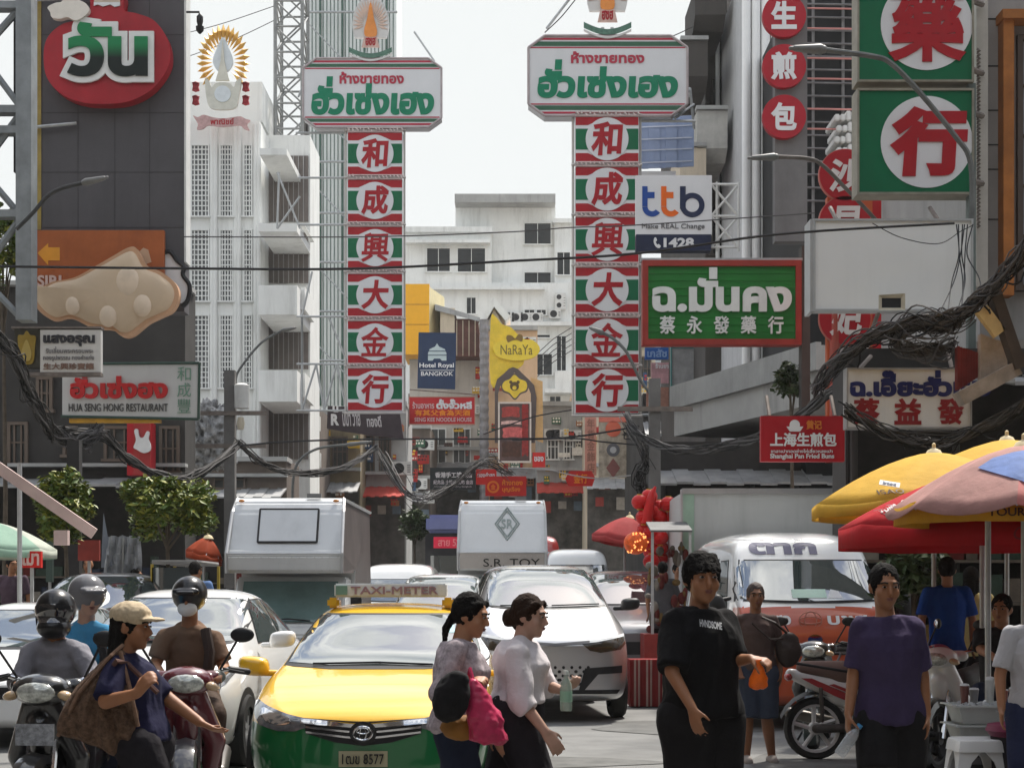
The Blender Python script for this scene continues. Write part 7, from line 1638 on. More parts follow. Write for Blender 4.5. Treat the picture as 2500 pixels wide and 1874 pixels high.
# ================================================================ parasols, stalls, trees, wires
def parasol(label, X, d, rad, za, zr, val, panels, n=8, group=None, rot=0, tilt=(0, 0), vents=True, pole_m=None, txt=None, h0=None, sag=.05):
    t = thing('parasol', label, 'parasol', (X, d, 0), group=group); m = 6
    Mt = Matrix.Rotation(R(tilt[0]), 3, 'X') @ Matrix.Rotation(R(tilt[1]), 3, 'Y')
    def pt(a, f):
        seg = 2*pi/n; ph = ((a-rot) % seg)/seg; s = 4*ph*(1-ph)
        rr = rad*f*(cos(pi/n)/cos(seg*(ph-.5))*.35+.65); z = zr+(za-zr)*(1-f**1.55)-sag*s*f*f*.6
        return Mt @ Vector((rr*cos(a), rr*sin(a), z-zr))+Vector((0, 0, zr))
    mats_ = []; k = MB()
    for q in panels:
        if q not in mats_: mats_.append(q)
    N = n*m; rows = [.0, .12, .25, .4, .55, .7, .85, 1.0]
    k.v = [tuple(pt(rot+2*pi*i/N, max(f, .015))) for f in rows for i in range(N)]
    for j in range(len(rows)-1):
        for i in range(N):
            k.f.append((j*N+i, j*N+(i+1) % N, (j+1)*N+(i+1) % N, (j+1)*N+i)); k.mi.append(mats_.index(panels[(i//m) % len(panels)]))
    c = k.build('canopy', mats_, t, True)
    md = c.modifiers.new('thick', 'SOLIDIFY'); md.thickness = .006
    if val:
        k = MB(); top = [pt(rot+2*pi*i/N, 1.0) for i in range(N)]
        k.v = [tuple(p) for p in top]+[tuple(p*1.0+Vector((0, 0, -val*(1-.18*abs(sin(pi*i/m*1.0)))))) for i, p in enumerate(top)]
        for i in range(N): k.f.append((i, (i+1) % N, (i+1) % N+N, i+N)); k.mi.append(mats_.index(panels[(i//m) % len(panels)]))
        v = k.build('valance', mats_, t, True); md = v.modifiers.new('thick', 'SOLIDIFY'); md.thickness = .005
    k = MB()
    for i in range(n):
        a = rot+2*pi*i/n; k.tube([pt(a, .03)-Vector((0, 0, .02)), pt(a, .5)-Vector((0, 0, .02)), pt(a, .99)-Vector((0, 0, .015))], .009, 5); k.tube([Vector((0, 0, zr-.05)), pt(a, .5)-Vector((0, 0, .025))], .007, 5)
    k.build('ribs', steel(), t)
    k = MB(); k.tube([(0, 0, 0.05), (0, 0, za-.02)], .022, 10); k.lathe([(.22, 0), (.22, .06), (.05, .09)], 18); k.build('pole', pole_m or steel(), t, True)
    k = MB(); k.lathe([(.09, -.03), (.06, .02), (.018, .04), (.018, .08), (.004, .09)], 14, tuple(Mt @ Vector((0, 0, za-zr))+Vector((0, 0, zr)))); k.build('finial', mat('finial cream', (.6, .5, .3), .6), t, True)
    sk = None
    for (s, x0, x1, z0, z1, m_, b_, where) in (txt or ()):
        if where == 'valance':
            src = v
        else: src = c
        if not sk or sk[0] is not src: sk = (src, Skin(src.data))
        lps = glyphs(s, b_, .25 if 'Coca' in s else 0); a_, b2, c_, d_ = _bb(lps); k = MB()
        def mp(x, z, q):
            X_ = x0+(x-a_)/(b2-a_)*(x1-x0); Z_ = z0+(z-c_)/(d_-c_)*(z1-z0)
            h, nn = sk[1].hit((X_, -3, Z_), (0, 1, 0)); return h+Vector((0, -.012, .004))
        fill(lps, 0, 0, k, None, mp); k.build('lettering', m_, t, norm=False)
    return t
def fabric(n, c, v=.15):
    """Thin canvas that lets some light through."""
    if n in MATS: return MATS[n]
    m = mat(n, c, .75, var=v, scale=3, spec=.2, bump=.5, bscale=9); t = m.node_tree; b = t.nodes['Principled BSDF']; o = t.nodes['Material Output']
    tr = t.nodes.new('ShaderNodeBsdfTranslucent'); mx = t.nodes.new('ShaderNodeMixShader'); mx.inputs[0].default_value = .35
    t.links.new(b.inputs['Base Color'].links[0].from_socket, tr.inputs[0]); t.links.new(b.outputs[0], mx.inputs[1]); t.links.new(tr.outputs[0], mx.inputs[2]); t.links.new(mx.outputs[0], o.inputs[0]); return m
YE, YE2 = fabric('parasol yellow', (.74, .46, .06)), fabric('parasol amber', (.66, .36, .03))
RD, PK, PK2, BL = fabric('parasol red', (.52, .014, .022)), fabric('faded pink canvas', (.66, .25, .23), .2), fabric('faded taupe canvas', (.52, .29, .26), .25), fabric('patched blue canvas', (.20, .30, .62), .35)
parasol('large red parasol with white script lettering over the right stalls', at(2398, 13.9), 13.9, 1.22, 2.58, 2.11, .2, [RD], rot=.39, txt=[('Coca-Cola', -.98, -.66, 2.20, 2.31, mat('script white', (.6, .5, .5)), .02, 'canopy'), ('Coca-Cola', -.1, .6, 1.95, 2.06, mat('dim red script', (.24, .02, .03)), .0, 'valance')])
pk = parasol('faded pink and taupe parasol with a sewn-on blue patch at the right edge', at(2500, 12.2), 12.2, 1.02, 2.64, 2.15, .0, [PK2, PK2, PK2, PK2, PK, PK, PK, PK2], rot=R(70), sag=.11)
cn = [c for c in pk.children if c.name.startswith('canopy')][0]; O_ = pk.location
patch(pk, 'blue_patch', Skin(cn.data), [(wx(a, 12)-O_.x, wz(b, 12)) for a, b in ((2376, 1148), (2440, 1190), (2520, 1238), (2620, 1215), (2600, 1130), (2530, 1098), (2470, 1108), (2420, 1122))], 'front', BL, .012, .05)
parasol('yellow parasol with dark lettering on its hanging edge just under the pink one', at(2412, 12.3), 12.3, .70, 2.33, 2.20, .15, [YE2], rot=.39, txt=[('YOUR VOICE', -.2, .36, 2.08, 2.14, mat('print brown black', (.05, .02, .01)), .02, 'valance')])
parasol('yellow parasol with a white sticker, left one of the two big yellow parasols', at(2280, 15.5), 15.5, 1.17, 2.88, 2.38, .13, [YE], rot=.2, txt=[('ISAO', -.70, -.50, 2.43, 2.475, mat('print brown black', (.05, .02, .01)), .01, 'canopy')])
parasol('yellow parasol with the higher tip, right one of the two big yellow parasols', at(2458, 15.9), 15.9, 1.28, 3.04, 2.45, .13, [YE], rot=.5)
s = thing('sticker', 'white rectangular sticker with blue edge on the left yellow parasol', 'sticker', P(2172, 1180, 14.62)); k = MB(); k.box(-.09, .09, 0, .004, -.035, .035); k.build('label', mat('sticker white', (.66, .68, .66), .5), s); k = text_mb('btcc', -.06, .06, -.02, .02, -.004, .003, .02); k.build('lettering', mat('sticker ink', (.1, .15, .25)), s, norm=False); s.rotation_euler = (R(-50), R(10), R(-15))
parasol('pale green and white parasol at the left edge above the pavement', at(-15, 22), 22, .82, 2.52, 2.16, .12, [fabric('mint canvas', (.32, .48, .38)), fabric('off white canvas', (.55, .58, .5))], rot=.3)
parasol('pinkish red parasol far down the street by the red lanterns', at(1525, 30), 30, .62, 3.0, 2.55, .1, [fabric('rose canvas', (.48, .07, .07))], rot=.1, tilt=(0, 12))
parasol('low orange red stall parasol left of the box truck', at(498, 26.5), 26.5, .30, 2.5, 2.22, .12, [fabric('orange canvas', (.46, .08, .03))], rot=.3, tilt=(0, 14))
# ---- stall things at the right
t = thing('plastic_stool', 'white plastic stool with arched sides at the bottom right', 'stool', (at(2384, 11.25), 11.25, .06))
wp = mat('white plastic', (.68, .68, .66), .35, var=.05)
k = MB(); k.rings([[Vector((x*f, y*f, z)) for x, y in spline([(-1, -1), (0, -1.05), (1, -1), (1.05, 0), (1, 1), (0, 1.05), (-1, 1), (-1.05, 0)], 3)] for z, f in ((.40, .165), (.455, .158), (.475, .152), (.483, .135), (.478, .06))], cap=True); k.build('seat', wp, t, True)
for sx in (-1, 1):
    for sy in (-1, 1):
        k = MB(); k.rings([[Vector((sx*(f+dx*w), sy*(f+dy*w), z)) for dx, dy in ((0, 0), (-1, 0), (-1, -.25), (-.25, -.25), (-.25, -1), (0, -1))] for z, f, w in ((0, .205, .055), (.2, .182, .06), (.33, .168, .09), (.41, .16, .155))]); k.build('leg', wp, t)
ice = mat('translucent tub', (.5, .52, .5), .25, var=.1, scale=3, alpha=.85)
t = thing('crate_base', 'grey plastic crate under the ice tub', 'crate', (at(2408, 11.75), 11.75, 0)); k = MB(); k.box(-.24, .24, -.18, .18, 0, .47); k.build('crate', mat('grey crate', (.13, .12, .125), .6, var=.3, scale=5), t, bevel=.02); k = MB(); 
for i in range(5): k.box(-.22, .22, -.19, -.181, .06+i*.08, .09+i*.08)
k.build('slots', black(), t)
for nm, z0, lab in (('plastic_tub', .47, 'lower shallow plastic tub on the grey crate'), ('plastic_tub', .61, 'upper wide-rimmed plastic tub full of ice and drinks')):
    t = thing(nm, lab, 'tub', (at(2408, 11.75), 11.75, z0)); k = MB(); h = .135
    def rr(w, l, z): return [Vector((w*x, l*y, z)) for x, y in spline([(-.9, -1), (.9, -1), (1, -.9), (1, .9), (.9, 1), (-.9, 1), (-1, .9), (-1, -.9)], 2)]
    k.rings([rr(.195, .145, 0), rr(.235, .18, h), rr(.26, .2, h), rr(.262, .202, h-.012), rr(.238, .183, h-.012)], cap=False); k.rings([rr(.19, .14, .004), rr(.192, .142, .006)]); k.build('tub', ice, t, True)
rg = random.Random(5)
t = thing('ice_cubes', 'heap of crushed ice in the upper tub', 'ice', (at(2408, 11.75), 11.75, .705)); t['kind'] = 'stuff'; k = MB()
for i in range(90): k.bbox((rg.uniform(-.21, .21), rg.uniform(-.16, .16), rg.uniform(0, .045)), (.035, .03, .03), Euler((rg.random()*3, rg.random()*3, 0)).to_matrix().to_4x4())
o = k.build('ice', mat('ice', (.6, .62, .63), .15, var=.1, alpha=.8), t); tag(o, kind='stuff')
for i, (px, h, c, lab) in enumerate(((2350, .2, (.15, .06, .05), 'dark red drink cup standing in the ice'), (2378, .16, (.25, .25, .25), 'grey drink cup standing in the ice'), (2412, .26, (.5, .52, .5), 'tall clear plastic cup standing highest in the ice'), (2450, .15, (.4, .15, .12), 'reddish small cup at the right of the ice'), (2470, .17, (.5, .35, .3), 'pale pink cup at the right end of the ice tub'))):
    t = thing('drink_cup', lab, 'cup', (at(px, 11.75), 11.7+.05*(i % 2), .73)); k = MB(); k.lathe([(.022, 0), (.034, h*.7), (.036, h*.72), (.034, h*.74)], 14); k.build('cup', mat('cup %d' % i, c, .3, var=.2), t, True); k = MB(); k.lathe([(.036, h*.74), (.03, h*.8), (.012, h*.82)], 14); k.build('lid', mat('clear lid', (.5, .5, .5), .2), t, True)
t = thing('maroon_stool', 'maroon round stool with cloth hanging at the bottom right corner', 'stool', (at(2492, 11.2), 11.2, 0)); k = MB(); k.lathe([(.2, .56), (.235, .60), (.22, .64), (.1, .66), (.01, .662)], 26); k.build('seat', mat('maroon vinyl', (.16, .02, .055), .5, var=.1), t, True); k = MB(); k.lathe([(.2, 0), (.19, .3), (.2, .555)], 26); k.build('base', mat('dark cloth', (.025, .022, .025), .9, var=.4), t, True)
# cloth covered table with red stripes, small tin roof stall
t = thing('striped_table', 'stall table under a hanging red and white striped cloth', 'table', (at(1602, 22.5), 22.5, 0)); k = MB(); n = 26
for i in range(n):
    a, b = -.36+.72*i/n, -.36+.72*(i+1)/n; o_ = .025*sin(i*1.3); k.add([(a, o_, .02), (b, .025*sin((i+1)*1.3), .02), (b, 0, .66), (a, 0, .66)], [(0, 1, 2, 3)], 1 if i % 6 in (2, 4) else 0)
k.add([(-.36, 0, .66), (.36, 0, .66), (.36, .5, .66), (-.36, .5, .66)], [(0, 1, 2, 3)], 0)
for x in (-.36, .36): k.add([(x, 0, .02), (x, .5, .02), (x, .5, .66), (x, 0, .66)], [(0, 1, 2, 3)], 0)
k.build('cloth', [fabric('crimson cloth', (.26, .025, .025)), fabric('cream stripe', (.5, .36, .30))], t)
k = MB(); k.box(-.34, .34, .03, .48, 0, .64); k.build('table_frame', black(), t)
t = thing('tin_roof_stall', 'small food stall with a grey tin roof beside the red lanterns', 'stall', (at(1632, 25.5), 25.5, 0)); k = MB(); k.prismx([(-.3, 2.55), (.6, 2.72), (.6, 2.69), (-.3, 2.52)], -.3, .34); k.build('roof', mat('dull tin', (.13, .13, .13), .6, .2, var=.3), t)
for x in (-.27, .31): k = MB(); k.box(x-.02, x+.02, -.26, -.22, 0, 2.52); k.build('post', steel(), t)
k = MB(); k.box(-.4, .4, -.3, .5, 0, .95); k.build('counter', mat('red counter', (.25, .03, .025), .6, var=.3), t); clut = MB(); rg = random.Random(3)
for i in range(40): x, z = rg.uniform(-.3, .32), rg.uniform(1.0, 2.3); clut.ell((x, .3, z), (rg.uniform(.03, .07), .05, rg.uniform(.04, .13)), None, 8, 6, rg.choice((0, 0, 3, 1, 5)))
tag(clut.build('hanging_goods', goods, t), kind='stuff')
# red lanterns: one of each, copied along two strings
lan = thing('red_lantern', 'round red paper lantern strung in the cluster by the dark shop', 'lantern', (0, 0, 0), group='red lanterns strung by the right pavement')
k = MB(); pr = [(.045, -.12)]+[(.15*math.sqrt(max(.05, 1-(z/.135)**2))*(1 if i % 2 else .95), z) for i, z in enumerate([-.12+.24*j/14 for j in range(15)])]+[(.045, .12)]; k.lathe(pr, 18); k.build('shade', mat('lantern red', (.55, .012, .012), .35, var=.2), lan, True)
k = MB(); k.lathe([(.05, .115), (.05, .14)], 12); k.lathe([(.05, -.14), (.05, -.115)], 12); k.build('gold_cap', mat('lantern gold', (.6, .35, .05), .4, .5), lan); k = MB(); k.lathe([(.012, -.14), (.025, -.24), (.02, -.3)], 8); k.build('tassel', mat('tassel red', (.5, .02, .02), .8), lan)
sp_ = [(1562, 1225), (1585, 1212), (1610, 1238), (1632, 1230)]+[(1590, 1250+i*24) for i in range(6)]+[(1612, 1262+i*25) for i in range(5)]+[(1572, 1262), (1575, 1290)]
for i, (px, py) in enumerate(sp_):
    o = lan if i == 0 else copy_tree(lan); o.location = P(px, py, 28.6+.12*(i % 3))
t = thing('lantern_string', 'tall red cloth streamer rising above the red lanterns', 'streamer', P(1578, 1235, 28.5)); k = MB(); k.tube([(0, 0, -.3), (.05, 0, 0), (.1, 0, .22), (.16, 0, .34)], [.1, .09, .06, .02], 10); k.build('cloth', mat('lantern red', (.55, .012, .012)), t, True)
t = thing('gold_lantern', 'big golden lit lantern with glowing bulbs beneath the pinkish parasol', 'lantern', P(1552, 1325, 28.4)); k = MB(); k.ell((0, 0, 0), (.21, .2, .2), None, 20, 12); k.build('shade', mat('lit lantern', (.6, .09, .015), .4, var=.6, scale=12, emit=.15), t, True)
k = MB(); rg = random.Random(2)
for i in range(26): a, b = rg.uniform(-1.4, 1.4), rg.uniform(-1, 1); k.ell((.22*sin(a)*cos(b), -.21*cos(a)*cos(b), .2*sin(b)), (.016, .016, .016), None, 6, 4)
k.build('bulbs', mat('warm bulb', (1, .4, .12), .4, emit=.9, var=0), t)
# ---- left pavement clutter
def board(label, box, d, m, txt=None, tm=None, name='sign', cat='sign', post=True):
    s = Sign(name, label, cat, *box, d, .08); s.rect('panel', m)
    if txt: s.text(txt, tm or WHITE(), box[0]+4, box[1]+5, box[2]-4, box[3]-5)
    if post: k = MB(); k.box(-.02, .02, .02, .06, -s.t.location.z, s.Z(box[3])); k.build('post', steel(), s.t)
board('small red stall sign with white letters under the pale green parasol', (52, 1345, 100, 1385), 21.5, vr, 'เมา', mat('pinkish letter', (.6, .4, .36)), 'stall_sign')
board('dull red menu board on the left pavement', (190, 1318, 242, 1368), 26, mat('dull board red', (.24, .035, .025), .6, var=.3), None, None, 'menu_board', 'board')
board('long vertical dark red banner beside the tree on the left', (112, 1318, 128, 1420), 27, mat('dark green banner', (.06, .09, .075), .7), None, None, 'vertical_banner', 'banner')
t = thing('plastic_sheet', 'grey translucent plastic sheet hung over a stall frame on the left', 'sheet', P(300, 1350, 25)); k = MB(); n = 14
k.rings([[Vector((-.28+.56*i/n, .06*sin(i*1.7+j), .28-.14*j-.03*abs(sin(i*.9)))) for i in range(n+1)] for j in range(6)], cap=False, closed=False); k.build('sheet', mat('cloudy plastic', (.33, .34, .36), .25, var=.4, scale=5), t, True)
k = MB(); k.add([(-.32, 0, .1), (-.18, .02, -.05), (-.16, 0, -.2), (-.34, .03, -.22), (-.3, .02, .62)], [(0, 1, 2, 3), (0, 1, 4)]); k.build('folded_umbrella', mat('slate cloth', (.2, .22, .26), .7), t)
k = MB(); k.tube([(0, 0, .25), (0, 0, -t.location.z)], .02, 6); k.build('post', steel(), t)
t = thing('slanting_awning_edge', 'long pinkish white awning edge slanting down at the left', 'awning', P(95, 1220, 20)); k = MB(); a, b = P(48, 1130, 20)-t.location, P(152, 1298, 19)-t.location; dv = b-a
k.bbox((a+b)/2, (dv.length, .06, .13), Matrix.Rotation(-math.atan2(dv.z, math.hypot(dv.x, dv.y)), 4, 'Y').to_3x3().to_4x4()); k.build('edge', mat('bleached pink', (.5, .38, .35), .7, var=.15), t); k = MB(); k.box(b.x-.1, b.x+.06, b.y, b.y+.1, b.z-.15, b.z+.02); k.build('flap', mat('bleached pink', (.5, .38, .35)), t)
k = MB(); k.tube([(a.x, a.y, a.z), (a.x, a.y, -t.location.z)], .03, 8); k.build('post', steel(), t)
t = thing('tuk_tuk', 'tuk-tuk with a pale roof behind the brown shirted rider', 'tuk-tuk', (at(432, 24), 24, 0)); k = MB(); k.box(-.36, .36, -.2, 1.6, 2.0, 2.06); k.build('roof', mat('dusty canvas', (.36, .35, .34), .6, var=.2), t, bevel=.03)
for x in (-.34, .34):
    for y in (-.1, 1.5): k = MB(); k.box(x-.02, x+.02, y-.02, y+.02, .7, 2.0); k.build('post', mat('tuk-tuk yellow', (.5, .36, .06), .5), t)
k = MB(); k.prismx([(-.3, .5), (-.25, 1.0), (0, 1.1), (0, .4), (1.7, .4), (1.7, 1.3), (1.6, .35), (-.3, .3)], -.38, .38); k.build('body', paint('tuk-tuk blue', (.03, .06, .2)), t); k = MB(); k.box(-.34, .34, -.12, -.1, 1.1, 1.95); k.build('windscreen', glass(), t)
for y, x in ((-.15, 0), (1.4, -.3), (1.4, .3)): wheel(t, x+.001, y, .25, .12)
# ---- trees
def tree(name, label, px, d, ztop, zbase, rx, ry, seed, n=2600, leaf=.075, lv=0, trunk=True, cat='tree'):
    t = thing(name, label, cat, (at(px, d), d, 0)); rg = random.Random(seed); k = MB(); cz, h = (ztop+zbase)/2, (ztop-zbase)/2
    cl = []
    for i in range(26):
        a, b, r = rg.uniform(0, 2*pi), rg.uniform(-.8, 1), rg.uniform(.45, 1); c = math.sqrt(max(0, 1-b*b))
        cl.append((rx*c*cos(a)*r, ry*c*sin(a)*r, cz+h*b*r, rg.uniform(.22, .42)))
    for i in range(n):
        c = rg.choice(cl); v = Vector((rg.gauss(0, 1), rg.gauss(0, 1), rg.gauss(0, 1))).normalized()*c[3]*rg.uniform(.35, 1)*min(rx, h, 1)*1.45
        p = Vector(c[:3])+v; q = Euler((rg.uniform(-.9, .9), rg.uniform(-.9, .9), rg.uniform(0, 6.3))).to_matrix(); s = leaf*rg.uniform(.6, 1.25)
        k.add([p+q @ Vector(w) for w in ((-.1*s, -s, 0), (.42*s, -.1*s, .12*s), (0, s, 0), (-.42*s, -.1*s, .12*s))], [(0, 1, 2, 3)], rg.choice((0, 0, 1, 1, 2)))
    def lf(nm, c): return mat(nm, c, .55, var=.25, scale=5, spec=.35)
    k.build('crown', [lf('leaf olive', (.14, .17, .022)), lf('leaf green', (.085, .14, .022)), lf('leaf yellow green', (.25, .25, .03))] if lv == 0 else [lf('leaf dark', (.035, .06, .02)), lf('leaf mid', (.06, .09, .03)), lf('leaf pale', (.11, .13, .06))], t, norm=False)
    if trunk:
        k = MB(); k.tube([(0, 0, 0), (.04, 0, zbase*.5), (-.02, .03, cz)], [.05, .042, .02], 8)
        for i in range(5): c = cl[i]; k.tube([(0, 0, zbase*.93+.06*i*h), (c[0]*.5, c[1]*.5, (c[2]+zbase)/2+.1), c[:3]], [.02, .014, .006], 6)
        k.build('trunk', mat('bark', (.10, .08, .06), .9, var=.3, scale=8, bump=.4), t, True)
tree('clipped_street_tree', 'small round green street tree left of the red rabbit sign', 160, 24, 3.28, 2.3, .40, .5, 3, 4200, .07, trunk=True)
tree('clipped_street_tree', 'wide flat-topped yellow green street tree in front of the weathered shophouse', 408, 24, 3.32, 2.32, .62, .6, 8, 6500, .07)
tree('bush', 'yellow green bush in the gap left of the dark bus', 1012, 46, 4.0, 3.1, .4, .4, 5, 1300, .1, 1, cat='bush')
tree('weed_shrub', 'scraggy green shrub growing on the steel truss at the far left', 8, 28.5, 8.6, 6.4, .35, .3, 12, 900, .09, trunk=True, cat='shrub')
tree('potted_plant', 'green leafy plant beside the post of the pharmacy sign', 1932, 30.5, 6.0, 5.1, .28, .3, 14, 700, .09, 1, cat='plant')
tree('potted_plant', 'dark leafy plant in the shade behind the man in purple', 2232, 18, 2.2, 1.3, .35, .4, 15, 900, .08, 1, cat='plant')
# ---- wires
def sagline(a, b, sag, n=18): return [lerp(a, b, i/n)-Vector((0, 0, sag*4*(i/n)*(1-i/n))) for i in range(n+1)]
def wire(label, pts, r=.012, name='overhead_wire', m=None, cat='wire'):
    q = [P(*p) for p in pts]; t = thing(name, label, cat, q[0]); k = MB(); k.tube([Vector(p)-q[0] for p in spline(q, 8, False)], r, 6); k.build('cable', m or black(), t, True); return t
def bundle(label, pts, n, spread, r, seed, loose=2):
    q = [P(*p) for p in pts]; L = Vector(q[0]); t = thing('cable_bundle', label, 'cables', L); rg = random.Random(seed); k = MB()
    sp = spline(q, 7, False)
    for i in range(n):
        ph, am = rg.uniform(0, 6.3), spread*rg.uniform(.2, 1); ox, oz = rg.gauss(0, spread*.4), rg.gauss(0, spread*.4); fr = rg.uniform(.3, .9)
        if i < loose: am *= 2.6
        k.tube([Vector(p)-L+Vector((ox*.6+am*.4*cos(ph*2+j*fr), am*.5*cos(ph+j*fr), oz+am*.6*sin(ph+j*fr*1.3))) for j, p in enumerate(sp)], r*rg.uniform(.6, 1.3), 5, rg.randrange(3))
    k.build('cables', [mat('cable black', (.008, .008, .008), .85), mat('cable grey', (.022, .021, .02), .85), mat('cable dusty', (.045, .042, .04), .9)], t, True)
wire('thick black wire crossing the whole street just under the third sign tiles', [(-30, 650, 20), (420, 655, 20), (860, 656, 20), (1250, 637, 20), (1560, 618, 20), (1900, 572, 20), (2330, 545, 20)], .016)
wire('thin grey wire crossing above the thick black wire', [(440, 578, 26), (900, 578, 26), (1250, 566, 26), (1385, 556, 26), (1560, 549, 26), (1990, 520, 26)], .01, m=mat('cable grey', (.075, .07, .07)))
wire('black wire pair running low across the street above the trucks', [(585, 1088, 36), (700, 1078, 36), (900, 1072, 36), (1250, 1071, 36), (1400, 1066, 36), (1560, 1040, 36)], .022)
wire('wire branching down right of the low crossing wire', [(1250, 1074, 36.2), (1400, 1070, 36.2), (1470, 1078, 36.2), (1560, 1086, 36.2)], .018)
wire('pale wire curving over the far signs', [(1240, 1142, 50), (1330, 1145, 50), (1400, 1160, 50), (1460, 1167, 50), (1540, 1160, 50)], .02, m=mat('cable pale', (.4, .38, .36)))
wire('thin black wire from the flower sign to the right gold sign', [(1180, 1060, 60), (1300, 1018, 60), (1400, 1000, 60)], .025)
for i, (a, b) in enumerate((((395, 95, 60), (670, 15, 60)), ((455, 140, 60), (690, 40, 60)), ((1330, 80, 39.8), (1412, -10, 39.8)), ((1560, 120, 45), (1760, 30, 45)))): wire('faint guy wire in the sky, number of strands from left: %s' % ('one', 'two', 'three', 'four')[i] if False else ('upper faint guy wire left of the lattice mast', 'lower faint guy wire left of the lattice mast', 'guy wire rising from the right gold sign', 'faint wire between right gold sign and concrete flats')[i], [a, ((a[0]+b[0])/2, (a[1]+b[1])/2+6, a[2]), b], .014, 'guy_wire', mat('cable grey', (.075, .07, .07)))
bundle('heavy dark cable bundle sweeping down the left edge past the amulet sign', [(-40, 790, 25), (30, 860, 25.5), (75, 960, 26), (125, 1050, 27), (190, 1078, 28), (245, 1050, 29)], 60, .12, .013, 1)
bundle('cable bundle sagging under the restaurant sign to the utility pole', [(120, 1055, 29), (240, 1060, 30), (320, 1125, 31), (410, 1165, 32), (500, 1150, 34), (580, 1085, 36)], 34, .085, .013, 2)
bundle('cable bundle sagging from the utility pole above the box truck', [(580, 1080, 36), (640, 1130, 37), (720, 1155, 39), (810, 1150, 42), (880, 1120, 46), (920, 1090, 50)], 26, .08, .013, 3)
bundle('tangled cables around the top of the box truck and the bus', [(930, 1110, 52), (1000, 1210, 50), (1080, 1200, 54), (1180, 1130, 56), (1250, 1160, 60)], 16, .2, .014, 4, 5)
bundle('big tangle of cables from the right edge down to the blank billboard', [(2540, 560, 17.6), (2470, 650, 17.8), (2400, 725, 18), (2330, 770, 18.2), (2230, 786, 18.4), (2140, 815, 18.6), (2050, 880, 19.2), (1990, 950, 21)], 70, .085, .009, 5, 10)
bundle('dense knot of dusty cables below the horn speaker', [(2380, 740, 18.3), (2320, 800, 18.4), (2250, 800, 18.4), (2180, 830, 18.5), (2260, 860, 18.5), (2330, 840, 18.6)], 40, .10, .008, 6, 10)
bundle('long cable bundle from the red bun sign to the pole by the lanterns', [(2060, 930, 24), (1960, 1010, 26), (1860, 1062, 28), (1760, 1092, 30), (1650, 1098, 32), (1560, 1062, 34), (1530, 1010, 36)], 34, .09, .014, 7)
bundle('stray cables hanging off the pole below the right gold sign', [(1530, 1040, 36), (1580, 1120, 35), (1560, 1180, 36), (1600, 1260, 36)], 20, .18, .012, 8, 8)
bundle('loose cables under the blue lettered sign at the right', [(2060, 1000, 18.5), (2180, 1060, 18.4), (2300, 1075, 18.2), (2420, 1035, 18), (2530, 960, 17.6)], 22, .08, .009, 9, 6)
for i, (x0, x1) in enumerate(((2335, 2312), (2340, 2345), (2350, 2330), (2362, 2345), (2355, 2285), (2375, 2380))):
    wire(('thin wire hanging over the blank billboard, leftmost straight one', 'second thin wire hanging over the blank billboard', 'middle curved wire hanging over the blank billboard', 'wire bowing outwards over the blank billboard', 'wire drifting furthest left across the blank billboard', 'wire hanging along the edge of the blank billboard')[i], [(x0, 548, 20.3), (x0+6-4*i, 620, 20.2), ((x0+x1)/2+8*(i % 3), 690, 20), (x1, 780, 19)], .008, 'hanging_wire')
wire('thin loop of wire dipping across the blank billboard', [(2130, 545, 20.3), (2200, 580, 20.3), (2290, 595, 20.3), (2345, 565, 20.3), (2375, 550, 20.3)], .006, 'hanging_wire')
# ---- poles and street lamps
def lamp(label, pts, head, d, r, zfoot=0, m=None, hm=None):
    t = thing('street_lamp', label, 'street lamp', (at(pts[0][0], d), d, 0)); O = t.location; k = MB(); q = [P(a, b, d)-O for a, b in pts]
    if zfoot is not None: q = [Vector((q[0].x, 0, zfoot))]+q
    k.tube([Vector(p) for p in ([q[0]]+spline(q[1:], 6, False) if zfoot is not None else spline(q, 6, False))], r, 8); k.build('arm', m or steel(), t, True)
    a, b = P(*head[0], d)-O, P(*head[1], d)-O; k = MB(); k.cap(a, b, r*1.5, r*.7, 10); k.cap(lerp(a, b, .1), lerp(a, b, .85), r*1.9, r*1.1, 10); k.build('lamp_head', hm or mat('lamp head', (.17, .17, .165), .5, .3, var=.3), t, True)
lm = mat('lamp post paint', (.13, .135, .13), .5, .3, var=.3, scale=4)
lamp('large curved street lamp in front of the green square signs', [(2372, 560), (2370, 400), (2330, 330), (2240, 220), (2175, 155), (2130, 138), (2010, 122)], [(2010, 121), (1930, 118)], 21, .036, None, lm)
lamp('smaller curved street lamp in front of the half hidden red medallion', [(2180, 590), (2130, 528), (2060, 455), (2010, 405), (1975, 388), (1895, 383)], [(1895, 383), (1828, 386)], 24, .03, None, mat('rusty lamp arm', (.14, .12, .11), .6, .3, var=.4))
lamp('street lamp whose arm crosses the peach cloud billboard', [(40, 560), (80, 520), (115, 480), (150, 460), (205, 446)], [(205, 446), (262, 433)], 24, .03, None, mat('dark lamp arm', (.05, .05, .05), .5, .3), mat('lamp head', (.3, .3, .29)))
lamp('curved street lamp rising behind the roof of the box truck', [(714, 1215), (716, 1170), (730, 1125), (775, 1095), (850, 1085)], [(850, 1085), (905, 1078)], 44, .035, 0, lm)
lamp('tall lamp on the utility pole pointing at the balconies', [(576, 950), (578, 915), (600, 880), (640, 835), (690, 806)], [(690, 806), (722, 800)], 41, .03, None, lm)
lamp('thin lamp arm crossing the fifth tile of the right gold sign', [(1600, 975), (1565, 930), (1530, 860), (1495, 825), (1470, 812)], [(1470, 812), (1440, 800)], 36, .035, None, lm)
